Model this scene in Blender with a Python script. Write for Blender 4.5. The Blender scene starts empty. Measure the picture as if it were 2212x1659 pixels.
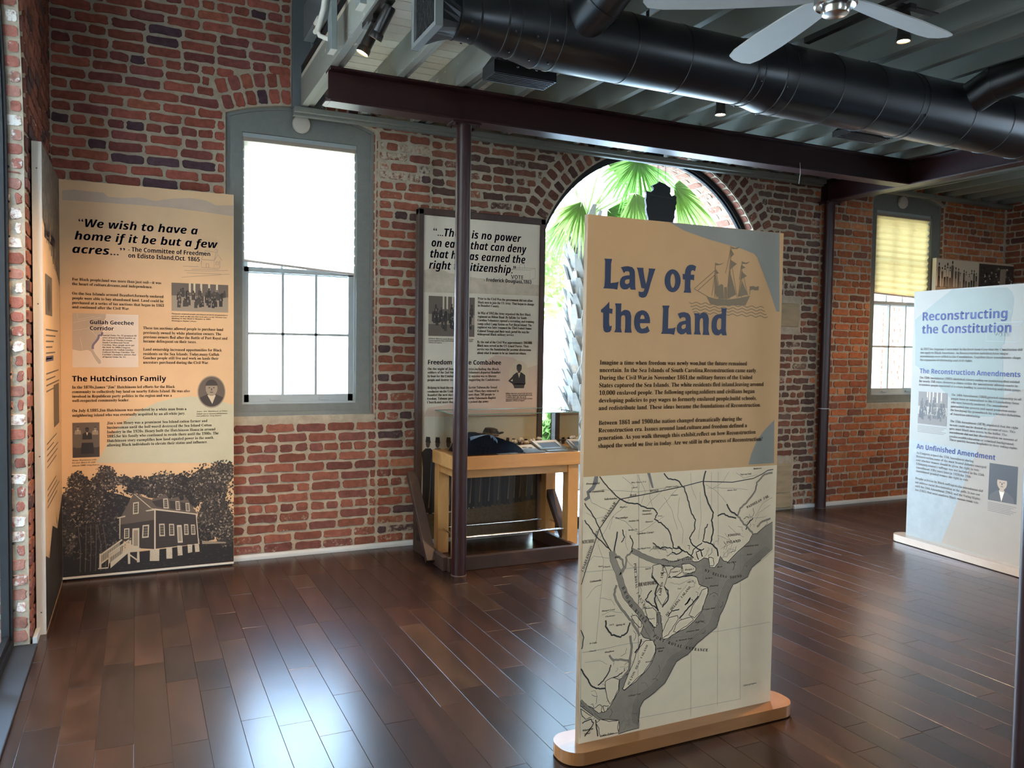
import bpy, bmesh, math, random
from mathutils import Vector, Matrix
from mathutils.geometry import tessellate_polygon
S = bpy.context.scene
COL = S.collection
PI = math.pi
# ------------------------------------------------------------------ camera
cam_d = bpy.data.cameras.new('camera')
cam_d.sensor_width = 36.0
cam_d.lens = 36.0 * 1734.45 / 2212
cam_d.clip_start = 0.05
cam = bpy.data.objects.new('camera', cam_d)
COL.objects.link(cam)
YAW, PITCH, ROLL = 0.439056272, -0.0432530720, 0.0147396675
_f = Vector((math.sin(YAW) * math.cos(PITCH), math.cos(YAW) * math.cos(PITCH), math.sin(PITCH)))
_r = Vector((math.cos(YAW), -math.sin(YAW), 0))
_u = _r.cross(_f)
_r2 = _r * math.cos(ROLL) + _u * math.sin(ROLL)
_u2 = -_r * math.sin(ROLL) + _u * math.cos(ROLL)
cam.matrix_world = Matrix(((_r2.x, _u2.x, -_f.x, 0), (_r2.y, _u2.y, -_f.y, 0), (_r2.z, _u2.z, -_f.z, 1.55), (0, 0, 0, 1)))
S.camera = cam
# ------------------------------------------------------------------ view, world, sun
S.view_settings.view_transform = 'Standard'
S.view_settings.look = 'None'
S.view_settings.gamma = 1.0
S.view_settings.use_curve_mapping = False
S.view_settings.exposure = 0.32
S.cycles.use_denoising = True
S.cycles.max_bounces = 10
S.cycles.diffuse_bounces = 5
S.cycles.glossy_bounces = 4
S.cycles.transparent_max_bounces = 12
S.cycles.sample_clamp_indirect = 8.0
S.cycles.caustics_reflective = False
S.cycles.caustics_refractive = False
W = bpy.data.worlds.new('sky')
S.world = W
W.use_nodes = True
_n = W.node_tree.nodes
_bg = _n['Background']
_tc = _n.new('ShaderNodeTexCoord'); _sp = _n.new('ShaderNodeSeparateXYZ'); _rp = _n.new('ShaderNodeValToRGB')
W.node_tree.links.new(_tc.outputs['Generated'], _sp.inputs[0])
W.node_tree.links.new(_sp.outputs['Z'], _rp.inputs[0])
W.node_tree.links.new(_rp.outputs[0], _bg.inputs[0])
_rp.color_ramp.elements[0].position = 0.0; _rp.color_ramp.elements[0].color = (0.82, 0.90, 1.0, 1)
_rp.color_ramp.elements[1].position = 0.6; _rp.color_ramp.elements[1].color = (0.36, 0.63, 1.0, 1)
SKY = 26.0
_bg.inputs[1].default_value = SKY
sun_d = bpy.data.lights.new('sun', 'SUN'); sun_d.energy = 16.0; sun_d.angle = 0.01; sun_d.color = (1, .95, .86)
sun = bpy.data.objects.new('sun', sun_d); COL.objects.link(sun)
sun.rotation_euler = Vector((-0.30, 0.50, -0.81)).to_track_quat('-Z', 'Y').to_euler()
def portal(name, c, sx, sy, n):
    d = bpy.data.lights.new(name, 'AREA'); d.shape = 'RECTANGLE'; d.size = sx; d.size_y = sy
    d.cycles.is_portal = True
    o = bpy.data.objects.new(name, d); COL.objects.link(o); o.location = c
    o.rotation_euler = Vector(n).to_track_quat('-Z', 'Z' if abs(n[2]) < .5 else 'Y').to_euler()
WALL_T = 0.46
portal('daylight_portal', (1.12, 6.20, 2.15), 1.1, 2.3, (0, -1, 0))
portal('daylight_portal', (4.257, 6.20, 1.68), 2.5, 3.36, (0, -1, 0))
portal('daylight_portal', (7.44, 6.20, 2.15), 1.1, 2.3, (0, -1, 0))
portal('daylight_portal', (-0.62, 2.94, 2.08), 3.5, 4.16, (1, 0, 0))
for _x in (1.2, 7.0):
    portal('daylight_portal', (_x, -3.62, 2.0), 0.9, 1.9, (0, 1, 0))
portal('daylight_portal', (9.2, 1.0, 2.1), 0.9, 2.1, (-1, 0, 0))
TITLE=[[[(0.0737,1.8935),(0.107,1.8941),(0.1032,1.8774),(0.1028,1.8039),(0.1286,1.8076),(0.1381,1.811),(0.1328,1.7803),(0.1168,1.7826),(0.0709,1.7829),(0.076,1.7898),(0.0778,1.8191),(0.0774,1.8848)]],[[(0.1468,1.8649),(0.1628,1.8694),(0.179,1.8712),(0.1971,1.8683),(0.2064,1.8606),(0.2099,1.8517),(0.211,1.838),(0.2128,1.7955),(0.2156,1.784),(0.1938,1.7833),(0.1889,1.7929),(0.1775,1.7841),(0.1632,1.7823),(0.1523,1.7854),(0.1464,1.7924),(0.1437,1.8013),(0.1438,1.8119),(0.1471,1.8226),(0.1548,1.8306),(0.1691,1.8352),(0.187,1.8374),(0.1861,1.8474),(0.1824,1.8514),(0.1777,1.8521),(0.1669,1.8503),(0.1617,1.8439),(0.1572,1.8488),(0.1524,1.8576)],[(0.1874,1.8222),(0.1748,1.821),(0.1684,1.8183),(0.166,1.8139),(0.1661,1.8085),(0.1706,1.8035),(0.1788,1.8039),(0.1859,1.8088)]],[[(0.2179,1.8679),(0.2489,1.8688),(0.2484,1.8614),(0.2547,1.8311),(0.2616,1.8069),(0.2661,1.8194),(0.2743,1.8598),(0.2729,1.868),(0.3045,1.8682),(0.3003,1.8596),(0.283,1.811),(0.2779,1.7923),(0.2728,1.7767),(0.2657,1.7626),(0.2603,1.7578),(0.253,1.7553),(0.2438,1.7549),(0.2383,1.7563),(0.2327,1.7597),(0.2307,1.7642),(0.2296,1.7788),(0.2359,1.7767),(0.2451,1.7768),(0.2506,1.7782),(0.2541,1.783),(0.2565,1.7898),(0.241,1.7922),(0.2368,1.8119),(0.2268,1.848),(0.2228,1.86)]],[[(0.4244,1.8282),(0.4238,1.8181),(0.4212,1.8085),(0.4169,1.7998),(0.411,1.7925),(0.4039,1.7868),(0.3959,1.7832),(0.3874,1.7817),(0.3789,1.7824),(0.3707,1.7854),(0.3634,1.7904),(0.3572,1.7971),(0.3525,1.8053),(0.3494,1.8146),(0.3482,1.8244),(0.3488,1.8343),(0.3514,1.8438),(0.3556,1.8525),(0.3614,1.8598),(0.3685,1.8655),(0.3764,1.8692),(0.3848,1.8708),(0.3934,1.8701),(0.4015,1.8673),(0.409,1.8624),(0.4152,1.8556),(0.4201,1.8474),(0.4232,1.8381)],[(0.3983,1.8269),(0.3982,1.8207),(0.3975,1.8149),(0.3963,1.8096),(0.3946,1.8052),(0.3925,1.8018),(0.3902,1.7997),(0.3877,1.7989),(0.3851,1.7995),(0.3826,1.8014),(0.3804,1.8045),(0.3784,1.8088),(0.3769,1.8139),(0.3759,1.8197),(0.3755,1.8257),(0.3756,1.8319),(0.3762,1.8377),(0.3775,1.8429),(0.3791,1.8474),(0.3812,1.8507),(0.3836,1.8529),(0.3861,1.8537),(0.3887,1.8532),(0.3911,1.8513),(0.3934,1.8481),(0.3953,1.8439),(0.3969,1.8387),(0.3979,1.833)]],[[(0.4333,1.8559),(0.443,1.8548),(0.4447,1.8628),(0.4464,1.8723),(0.4518,1.8836),(0.4587,1.8893),(0.4671,1.893),(0.4827,1.8939),(0.4978,1.8884),(0.4925,1.8685),(0.4853,1.8729),(0.4775,1.8715),(0.4734,1.8675),(0.4722,1.8548),(0.4898,1.8551),(0.4885,1.832),(0.4826,1.8348),(0.4716,1.8343),(0.4716,1.8074),(0.4763,1.783),(0.4393,1.783),(0.4448,1.7936),(0.4456,1.8339),(0.4347,1.8346)]],[[(0.0984,1.7345),(0.1,1.7088),(0.114,1.7073),(0.1126,1.6886),(0.0995,1.6909),(0.0994,1.6552),(0.1015,1.6433),(0.1053,1.6418),(0.1122,1.6444),(0.1093,1.6276),(0.1034,1.6203),(0.0895,1.6184),(0.0825,1.6198),(0.0768,1.6261),(0.0737,1.6387),(0.073,1.692),(0.0632,1.6937),(0.063,1.7024),(0.0758,1.7119),(0.0894,1.7242)]],[[(0.1243,1.7287),(0.1525,1.7294),(0.1517,1.7046),(0.1519,1.6966),(0.1626,1.7042),(0.1706,1.706),(0.1792,1.7055),(0.1888,1.7018),(0.1937,1.696),(0.1979,1.682),(0.198,1.6377),(0.2014,1.6197),(0.1694,1.6198),(0.1723,1.6371),(0.1713,1.6772),(0.1693,1.6828),(0.1654,1.685),(0.1583,1.6848),(0.1537,1.6807),(0.1524,1.6766),(0.1524,1.6366),(0.1566,1.6199),(0.1231,1.62),(0.1289,1.6321),(0.1279,1.7157)]],[[(0.2843,1.6582),(0.238,1.657),(0.2393,1.6448),(0.2434,1.638),(0.2502,1.6358),(0.2628,1.6393),(0.2733,1.6477),(0.2841,1.6276),(0.2706,1.62),(0.2487,1.6179),(0.2366,1.6192),(0.2268,1.6243),(0.2168,1.6362),(0.2121,1.6502),(0.2113,1.6643),(0.2133,1.6805),(0.2188,1.6919),(0.2282,1.7011),(0.244,1.7069),(0.2561,1.7065),(0.267,1.702),(0.276,1.6934),(0.2822,1.6805),(0.2845,1.6684)],[(0.2386,1.6732),(0.2594,1.6738),(0.2577,1.6831),(0.2537,1.6878),(0.2493,1.6897),(0.2431,1.6871),(0.2398,1.6813)]],[[(0.3402,1.7282),(0.3742,1.7294),(0.3695,1.7161),(0.3691,1.6399),(0.3918,1.6413),(0.4058,1.6457),(0.3991,1.6158),(0.3823,1.6187),(0.3372,1.6186),(0.3429,1.629),(0.3445,1.7152)]],[[(0.4144,1.699),(0.4306,1.7045),(0.4458,1.7063),(0.4639,1.7027),(0.4729,1.6955),(0.4773,1.6843),(0.4796,1.6447),(0.4829,1.6188),(0.4612,1.6191),(0.4559,1.6274),(0.4458,1.6197),(0.4305,1.6177),(0.4176,1.6244),(0.4123,1.6326),(0.411,1.643),(0.4142,1.6555),(0.424,1.6661),(0.4392,1.6707),(0.4535,1.6732),(0.4527,1.6823),(0.449,1.6856),(0.4439,1.6862),(0.4337,1.6851),(0.4272,1.6787),(0.4209,1.6868)],[(0.4549,1.6586),(0.4421,1.6575),(0.4346,1.6519),(0.4333,1.6456),(0.4376,1.6395),(0.4478,1.6405),(0.4543,1.6461)]],[[(0.4933,1.7036),(0.5183,1.7036),(0.5211,1.6982),(0.5313,1.7057),(0.5418,1.7077),(0.5524,1.7056),(0.5621,1.6983),(0.5673,1.6828),(0.5666,1.6383),(0.572,1.6185),(0.5382,1.6187),(0.5414,1.6335),(0.539,1.6777),(0.5373,1.6832),(0.5325,1.6851),(0.5268,1.6837),(0.5233,1.6785),(0.5219,1.6709),(0.523,1.6373),(0.5288,1.6193),(0.4948,1.6199),(0.4996,1.6326),(0.4989,1.6913)]],[[(0.6288,1.7285),(0.6558,1.7281),(0.6536,1.7131),(0.6543,1.6404),(0.6594,1.6191),(0.6378,1.6186),(0.631,1.627),(0.6189,1.6182),(0.6029,1.6187),(0.5936,1.6237),(0.5864,1.6324),(0.5822,1.6472),(0.5816,1.6684),(0.5849,1.6812),(0.5914,1.692),(0.6003,1.6986),(0.6135,1.7029),(0.6322,1.7047)],[(0.6302,1.6846),(0.6221,1.6878),(0.6151,1.6859),(0.61,1.6785),(0.6077,1.6691),(0.6071,1.6542),(0.6106,1.6445),(0.6166,1.6399),(0.6236,1.6405),(0.6304,1.6462)]]]
MAPNAMES=[('CHARLESTON',(0.0076,0.7174),(0.0429,0.8021),0.0113,0.0),('AND',(0.0586,0.8441),(0.065,0.8595),0.0075,0.0),('SAVANNAH',(0.0909,0.898),(0.1402,0.9599),0.0113,0.0),('BROAD',(0.1797,0.6371),(0.2171,0.5628),0.0132,0.0),('RIVER',(0.2405,0.5374),(0.2859,0.4909),0.0132,0.0),('PORT ROYAL',(0.234,0.7263),(0.2433,0.6343),0.0103,0.0),('ISLAND',(0.2493,0.6075),(0.2845,0.5454),0.0103,0.0),('LADIES',(0.3644,0.5841),(0.3723,0.6273),0.0113,0.0),('ISLAND',(0.3715,0.654),(0.3777,0.6951),0.0113,0.0),('ST HELENA ISLAND',(0.396,0.4963),(0.5028,0.5933),0.0113,0.0),('ST HELENA SOUND',(0.5768,0.6605),(0.7612,0.614),0.0113,-0.0132),('PORT ROYAL ENTRANCE',(0.3307,0.4227),(0.5931,0.3259),0.0122,-0.0132),('HILTON HEAD ISLAND',(0.2232,0.247),(0.3048,0.3839),0.0103,0.0),('WADMELAW ISL',(0.7896,0.9003),(0.9,0.9393),0.0113,0.0),('COOSAW RIVER',(0.3954,0.7123),(0.5021,0.7131),0.0075,0.0),('COMBAHEE',(0.3212,0.7792),(0.3775,0.7649),0.0085,0.0)]
TEXTS={'c': {'body_lettering': [('Imagine a time when freedom was newly won,but the future remained','b',0.0625,0.7686,1.4975,0.0172),('uncertain. In the Sea Islands of South Carolina,Reconstruction came early.','b',0.062,0.8224,1.4693,0.0172),('During the Civil War,in November 1861,the military forces of the United','b',0.0626,0.7995,1.4407,0.0172),('States captured the Sea Islands. The white residents fled inland,leaving around','b',0.0617,0.861,1.412,0.0172),('10,000 enslaved people. The following spring,soldiers and civilians began','b',0.0624,0.8138,1.3833,0.0172),('developing policies to pay wages to formerly enslaved people,build schools,','b',0.0618,0.8252,1.3545,0.0172),('and redistribute land. These ideas became the foundations of Reconstruction.','b',0.0617,0.8485,1.3258,0.0172),('Between 1861 and 1900,the nation changed dramatically during the','b',0.0626,0.7511,1.27,0.0173),('Reconstruction era. Issues around land,culture,and freedom defined a','b',0.0625,0.7786,1.2415,0.0173),('generation. As you walk through this exhibit,reflect on how Reconstruction','b',0.0619,0.8256,1.2132,0.0173),('shaped the world we live in today. Are we still in the process of Reconstruction?','b',0.0626,0.8632,1.1828,0.0173)],'title_lettering': [('Lay','t',0.0721,0.3054,1.7841,0.1104),('of','t',0.3503,0.4993,1.7819,0.1147),('the','t',0.0652,0.2852,1.6198,0.1108),('Land','t',0.3383,0.6588,1.6184,0.1151)],'map_lettering': [('BEAUFORT','b',0.2565,0.3432,0.6328,0.015),('ATCHIE','b',-0.0005,0.0524,0.8246,0.013),('ISLAND','b',0.6864,0.7601,0.7635,0.0111),('EDISTO','b',0.6924,0.7571,0.7919,0.0095),('Gardens Corner','bi',0.246,0.3241,0.8379,0.0082),('Pocotaligo','bi',0.1448,0.2016,0.9066,0.0073),('Salkehatchie','bi',0.0931,0.1516,0.9834,0.0073),('Brookfield','bi',0.012,0.0725,1.0466,0.0072),('H. Coosawville','bi',0.025,0.0941,1.0153,0.0072),('Port Royal Ferry','bi',0.2467,0.3105,0.7783,0.0067),('Hall I.','bi',0.1451,0.1708,0.7546,0.0074),('Morgan I.','bi',0.4779,0.5251,0.6719,0.0077),('Coosaw I.','bi',0.4103,0.4548,0.6699,0.0077),('Spring Id.','bi',0.1574,0.2006,0.4895,0.0074),('Hilton','b',0.3502,0.3868,0.3688,0.0077),('Head','b',0.3578,0.3797,0.3577,0.0069),('Grahamville','bi',0.0374,0.0876,0.6734,0.0073),('Parry','bi',0.3082,0.3379,0.4936,0.0076),('Little Tybee','bi',0.0963,0.1571,0.0653,0.009),('Wilmington','bi',0.0182,0.0643,0.1015,0.0081),('Island','bi',0.0252,0.052,0.0876,0.0074),('Library of Congress','bi',0.7955,0.8676,0.1466,0.0065),('RAIL','b',0.21,0.243,0.9894,0.0089),('ROAD','b',0.3019,0.342,1.0011,0.009),('Adams Run','bi',0.6811,0.7326,0.9813,0.0063),('Rantowles','bi',0.8183,0.8644,1.0639,0.0064),('Church','bi',0.2161,0.2423,1.0207,0.0059),('Blue House P.O.','bi',0.2138,0.284,1.0404,0.0059),('Arlington Landing','bi',0.3733,0.4374,1.0139,0.006),('Paul and Dale','bi',0.7484,0.8089,1.0436,0.0063),('Ashepoo','bi',0.3989,0.4356,0.9793,0.0061),('Whitehall','bi',0.2684,0.3083,0.9258,0.006),('Combahee','bi',0.2687,0.3131,0.913,0.006),('Ferry','bi',0.3403,0.3629,0.9005,0.006),('Heyward','bi',0.2828,0.3184,0.8822,0.006),('Sheldon Ch.','bi',0.2054,0.2535,0.8911,0.0059),('Mackays','bi',0.1635,0.198,0.9483,0.0059),('Bridge Ch.','bi',0.2045,0.2482,0.8564,0.0059),('Bluffton','bi',0.1084,0.1512,0.3912,0.0059),('St. Luke','bi',0.0401,0.0737,0.4356,0.0059),('Church','bi',0.0408,0.0701,0.4049,0.0059),('Church','bi',0.0966,0.1262,0.7232,0.0059),('Daws','bi',0.0729,0.0939,0.7281,0.0058),('Fripps Inlet','bi',0.5751,0.6382,0.4986,0.0063),('Skull Inlet','bi',0.5354,0.5834,0.451,0.0063),('Johnsons Inlet','bi',0.4919,0.5586,0.4185,0.0062),('St. Michaels Point','bi',0.4414,0.5261,0.3882,0.0062),('Bay Point','bi',0.6911,0.7409,0.6795,0.0064),('South Edisto Inlet','bi',0.781,0.8577,0.7395,0.0064),('Inlet','bi',0.7955,0.824,0.7033,0.0064),('Calibogue Point','bi',0.2207,0.2784,0.2015,0.0061),('Rock','bi',0.6405,0.668,0.6671,0.0063),('The Horns','bi',0.5808,0.6195,0.626,0.0063),('Hunting','bi',0.6059,0.6498,0.5916,0.0063),('Mitchelville','bi',0.2974,0.3334,0.3238,0.0061),('Ladies','bi',0.3601,0.3874,0.6733,0.0061),('Fort','bi',0.4447,0.4633,0.5993,0.0062),('Coffin Pt.','bi',0.4907,0.5238,0.6205,0.0062),('Mungen Creek','bi',0.092,0.1516,0.5537,0.0059),('Chechessee','bi',0.1094,0.1522,0.5301,0.0059),('Foot Pt.','bi',0.1273,0.1487,0.4954,0.0059),('Sam’s Pt.','bi',0.2877,0.3145,0.6961,0.006)]},'l': {'quotation_lettering': [('“We wish to have a','si',0.1088,0.8244,2.2974,0.0517),('home if it be but a few','si',0.0859,0.9526,2.2132,0.0517),('acres...”','si',0.0727,0.3765,2.127,0.0517)],'attribution_lettering': [('- The Committee of Freedmen','s',0.3963,0.9026,2.1573,0.0289),('on Edisto Island,Oct. 1865','s',0.3961,0.8357,2.1164,0.0289)],'body_lettering': [('For Black people,land was more than just soil—it was','b',0.0699,0.5944,1.9505,0.0188),('the heart of culture,dreams,and independence.','b',0.0697,0.5398,1.9207,0.0188),('On the Sea Islands around Beaufort,formerly enslaved','b',0.0692,0.6083,1.8594,0.0189),('people were able to buy abandoned land. Land could be','b',0.0689,0.6082,1.8293,0.0189),('purchased at a series of tax auctions that began in 1863','b',0.0687,0.6105,1.8001,0.0189),('and continued after the Civil War.','b',0.0685,0.4013,1.7718,0.0189),('These tax auctions allowed people to purchase land','b',0.4831,0.9865,1.6473,0.0196),('previously owned by white plantation owners. The','b',0.4829,0.9738,1.6163,0.0196),('previous owners fled after the Battle of Port Royal and','b',0.4828,1.0144,1.5872,0.0196),('became delinquent on their taxes.','b',0.4826,0.8137,1.5593,0.0196),('Land ownership increased opportunities for Black','b',0.4824,0.9777,1.5049,0.0196),('residents on the Sea Islands. Today,many Gullah','b',0.4822,0.9595,1.4751,0.0196),('Geechee people still live and work on lands their','b',0.4821,0.9559,1.4475,0.0196),('ancestors purchased during the Civil War.','b',0.482,0.892,1.4179,0.0196),('In the 1870s,James “Jim” Hutchinson led efforts for the Black','b',0.0644,0.6769,1.2545,0.019),('community to collectively buy land on nearby Edisto Island. He was also','b',0.0642,0.7711,1.225,0.019),('involved in Republican party politics in the region and was a','b',0.064,0.6578,1.1955,0.019),('well-respected community leader.','b',0.0637,0.3972,1.1676,0.0191),('On July 4,1885,Jim Hutchinson was murdered by a white man from a','b',0.0632,0.7487,1.1023,0.0191),('neighboring island who was eventually acquitted by an all-white jury.','b',0.0643,0.7412,1.0719,0.0191),('Jim’s son Henry was a prominent Sea Island cotton farmer and','b',0.264,0.8824,1.0171,0.0194),('businessman until the boll weevil destroyed the Sea Island Cotton','b',0.2638,0.91,0.9875,0.0194),('Industry in the 1920s. Henry built the Hutchinson House,in around','b',0.2636,0.9342,0.958,0.0194),('1885,for his family who continued to reside there until the 1980s. The','b',0.2634,0.9554,0.9293,0.0194),('Hutchinson story exemplifies how land equaled power in the south,','b',0.2632,0.925,0.8999,0.0194),('allowing Black individuals to elevate their status and influence.','b',0.263,0.8832,0.8712,0.0195)],'heading_lettering': [('Gullah Geechee','s',0.1693,0.4263,1.6732,0.0251),('Corridor','s',0.1691,0.3074,1.6345,0.0251),('The Hutchinson Family','s',0.0648,0.6221,1.3012,0.035)],'caption_lettering': [('Special Order No. 15 promised 40','b',0.2414,0.4422,1.5975,0.0101),('acres of land to Black families on','b',0.2413,0.436,1.5818,0.0101),('the coasts of Florida,Georgia,','b',0.2412,0.4188,1.5659,0.0101),('South Carolina,and North','b',0.2411,0.3978,1.5501,0.0101),('Carolina. Most people never got','b',0.241,0.4288,1.5346,0.0101),('the land. In 2006,Congress','b',0.2409,0.4046,1.5188,0.0101),('designated the Gullah Geechee','b',0.2408,0.4231,1.5032,0.0101),('Cultural Heritage Corridor. The','b',0.2407,0.43,1.4875,0.0101),('Corridor’s boundary mirrors that','b',0.2406,0.4392,1.4719,0.0101),('of Special Order No. 15.','b',0.2405,0.3788,1.4559,0.0101),('Formerly enslaved people purchased property at government','bi',0.6573,1.017,1.7521,0.0089),('auctions,such as the one that took place at the Thomas Law','bi',0.6572,1.0119,1.7359,0.0089),('Building on Bay Street in Beaufort in 1865.','bi',0.6572,0.9085,1.721,0.0089),('Huntington Digital Library','bi',0.6571,0.8131,1.7047,0.0089),('James ‘Jim’ Hutchinson of Edisto','bi',0.8127,1.0141,1.0874,0.0091),('Island was a veteran,entrepreneur,','bi',0.8127,1.0166,1.0713,0.0091),('and politician. Greg Estevez','bi',0.8127,0.9743,1.0567,0.0091),('Henry Hutchinson with','bi',0.06,0.1999,0.7843,0.0087),('his sons Henry Jr. and','bi',0.0599,0.1939,0.768,0.0087),('John,in 1902. Greg Estevez','bi',0.0597,0.2182,0.7496,0.0087)]},'d': {'quotation_lettering': [('“...There is no power','si',0.0804,0.8173,2.4017,0.0597),('on earth that can deny','si',0.0659,0.8665,2.3186,0.0598),('that he has earned the','si',0.0565,0.8565,2.2352,0.0598),('right to citizenship."','si',0.0473,0.7728,2.1509,0.0598)],'attribution_lettering': [('- Frederick Douglass,1863','s',0.4999,0.9143,2.0764,0.0279)],'heading_lettering': [('Freedom on the Combahee','s',0.0469,0.6575,1.4257,0.0341)],'body_lettering': [('Prior to the Civil War,the government did not allow','b',0.4499,0.9283,1.9324,0.0199),('Black men to join the US Army. That began to change','b',0.4503,0.9404,1.9038,0.0199),('in Beaufort County.','b',0.4506,0.6349,1.8782,0.0199),('In May of 1862,the Army organized the first Black','b',0.4514,0.9118,1.8208,0.0199),('regiment on Hilton Head. By fall,the 1st South','b',0.4518,0.8755,1.7924,0.02),('Carolina Volunteers opened a recruiting and training','b',0.45,0.9429,1.7644,0.02),('camp called Camp Saxton on Port Royal Island. The','b',0.4504,0.9226,1.7362,0.02),('regiment was later renamed the 33rd United States','b',0.4508,0.9207,1.7098,0.02),('Colored Troops,and their work paved the way for','b',0.4512,0.9028,1.6802,0.02),('widespread Black military service.','b',0.4494,0.7674,1.6549,0.02),('By the end of the Civil War,approximately 200,000','b',0.4502,0.9274,1.594,0.02),('Black men served in the US Armed Forces. Their','b',0.4506,0.9002,1.5663,0.02),('service was the foundation for postwar discussions','b',0.451,0.9203,1.538,0.02),('about what it means to be an American citizen.','b',0.4514,0.8782,1.5093,0.02),('On the night of June 1,Union forces,including the Black','b',0.0452,0.6392,1.3828,0.0195),('soldiers of the 2nd South Carolina Volunteers,departed Beaufort','b',0.0455,0.653,1.3564,0.0195),('by boat for the Combahee River. Their mission was to liberate','b',0.0438,0.6178,1.3275,0.0195),('people and destroy rice plantations supporting the Confederates.','b',0.0441,0.6516,1.2986,0.0195),('Helping to lead the expedition was Harriet Tubman,the famed','b',0.0447,0.6247,1.2388,0.0196),('conductor on the Underground Railroad. When they returned to','b',0.045,0.6396,1.2108,0.0196),('Beaufort the next day,they brought more than 700 people to','b',0.0453,0.6055,1.1835,0.0196),('freedom. Tubman gave a speech at nearby Tabernacle Baptist','b',0.0436,0.6148,1.1555,0.0196),('Church,and more than 100 of them joined the army.','b',0.0439,0.5565,1.128,0.0196)],'caption_lettering': [('Prince Rivers and Robert Sutton speak at the','bi',0.0479,0.4218,1.6167,0.0107),('Emancipation Day celebration at Camp Saxton,1863.','bi',0.048,0.4144,1.6023,0.0107),('Library of Congress','bi',0.0482,0.1568,1.5874,0.0107),('William Morrison served in the 2nd South','bi',0.7015,0.9345,1.1919,0.0113),('Carolina Volunteers and participated in the','bi',0.7017,0.9382,1.1774,0.0113),('Combahee Raid. After the war,he','bi',0.7019,0.8841,1.1633,0.0113),('represented Beaufort in the South Carolina','bi',0.7022,0.9387,1.149,0.0113),('legislature. Library of Congress','bi',0.7024,0.8696,1.135,0.0113)],'sketch_lettering': [('VOTE','s',0.734,0.8415,2.1095,0.0304)]},'r': {'title_lettering': [('Reconstructing','t',0.0916,0.8446,1.8296,0.0684),('the Constitution','t',0.0887,0.8786,1.7256,0.0684)],'heading_lettering': [('The Reconstruction Amendments','s',0.0823,0.9637,1.405,0.0381),('An Unfinished Amendment','s',0.0782,0.7938,0.7886,0.0392)],'body_lettering': [('In 1857,the Supreme Court ruled in the Dred Scott Case that the Constitution did','b',0.0831,0.9702,1.5922,0.019),('not apply to Black Americans. As Reconstruction unfolded,three major','b',0.0814,0.8637,1.563,0.0191),('amendments were added to the Constitution. Together,these amendments shape','b',0.0811,0.9609,1.534,0.0191),('the expansion of citizenship and civil rights.','b',0.081,0.5711,1.5051,0.0191),('The 13th Amendment (1865) abolished slavery,ending an institution that existed','b',0.0812,0.9597,1.3612,0.0191),('for nearly 250 years. However,a clause within the amendment allowed courts to','b',0.0793,0.946,1.3323,0.0191),('re-enslave people convicted of a crime,leading to convict leasing and chain gangs.','b',0.079,0.9743,1.3034,0.0191),('The 14th Amendment (1868),granted citizenship to all','b',0.3933,0.9788,1.2388,0.0182),('people born or naturalized in the US,including those','b',0.3906,0.963,1.2094,0.0182),('who were formerly enslaved. The amendment','b',0.3919,0.8792,1.1805,0.0182),('guaranteed due process and equal protection under','b',0.3912,0.946,1.1497,0.0182),('the law,laying the groundwork for a broader definition','b',0.3905,0.9773,1.1206,0.0182),('of American citizenship.','b',0.3908,0.6551,1.09,0.0183),('The 15th Amendment (1870),stipulated that the right','b',0.3904,0.964,1.0337,0.0183),('to vote could not be denied on account of race. This','b',0.3896,0.9439,1.0034,0.0183),('gave most Black men access to the ballot. The','b',0.3889,0.8796,0.9751,0.0183),('amendment did not bar discrimination on account of','b',0.3882,0.9637,0.9459,0.0183),('gender,wealth,education,or criminal background.','b',0.3896,0.9375,0.9143,0.0183),('These quickly became loopholes to deny voting rights.','b',0.3909,0.9689,0.8879,0.0183),('As Congress argued the 15th Amendment during','b',0.0798,0.6133,0.7463,0.0192),('Reconstruction,some of the most heated debates emerged','b',0.079,0.7217,0.7169,0.0192),('over whether women should be given the right to vote.','b',0.0794,0.6684,0.6865,0.0192),('Ultimately,women’s suffrage was not included in the 15th','b',0.0796,0.7075,0.6563,0.0192),('Amendment. Fifty years later,in 1920,the 19th','b',0.0798,0.5944,0.6256,0.0192),('Amendment granted women the right to vote.','b',0.08,0.5762,0.5967,0.0192),('Despite activism by Black suffragists,the amendment did','b',0.0772,0.7016,0.5363,0.0192),('not address racial discrimination at the polls. It was not','b',0.0775,0.6794,0.504,0.0192),('until the 24th Amendment (1964) and the Voting Rights','b',0.0778,0.6828,0.4723,0.0192),('Act (1965) that most southern Black women could vote.','b',0.078,0.6728,0.4414,0.0192)],'sketch_lettering': [('VOTE','s',0.7401,0.8687,1.6965,0.0287)]}}
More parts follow.
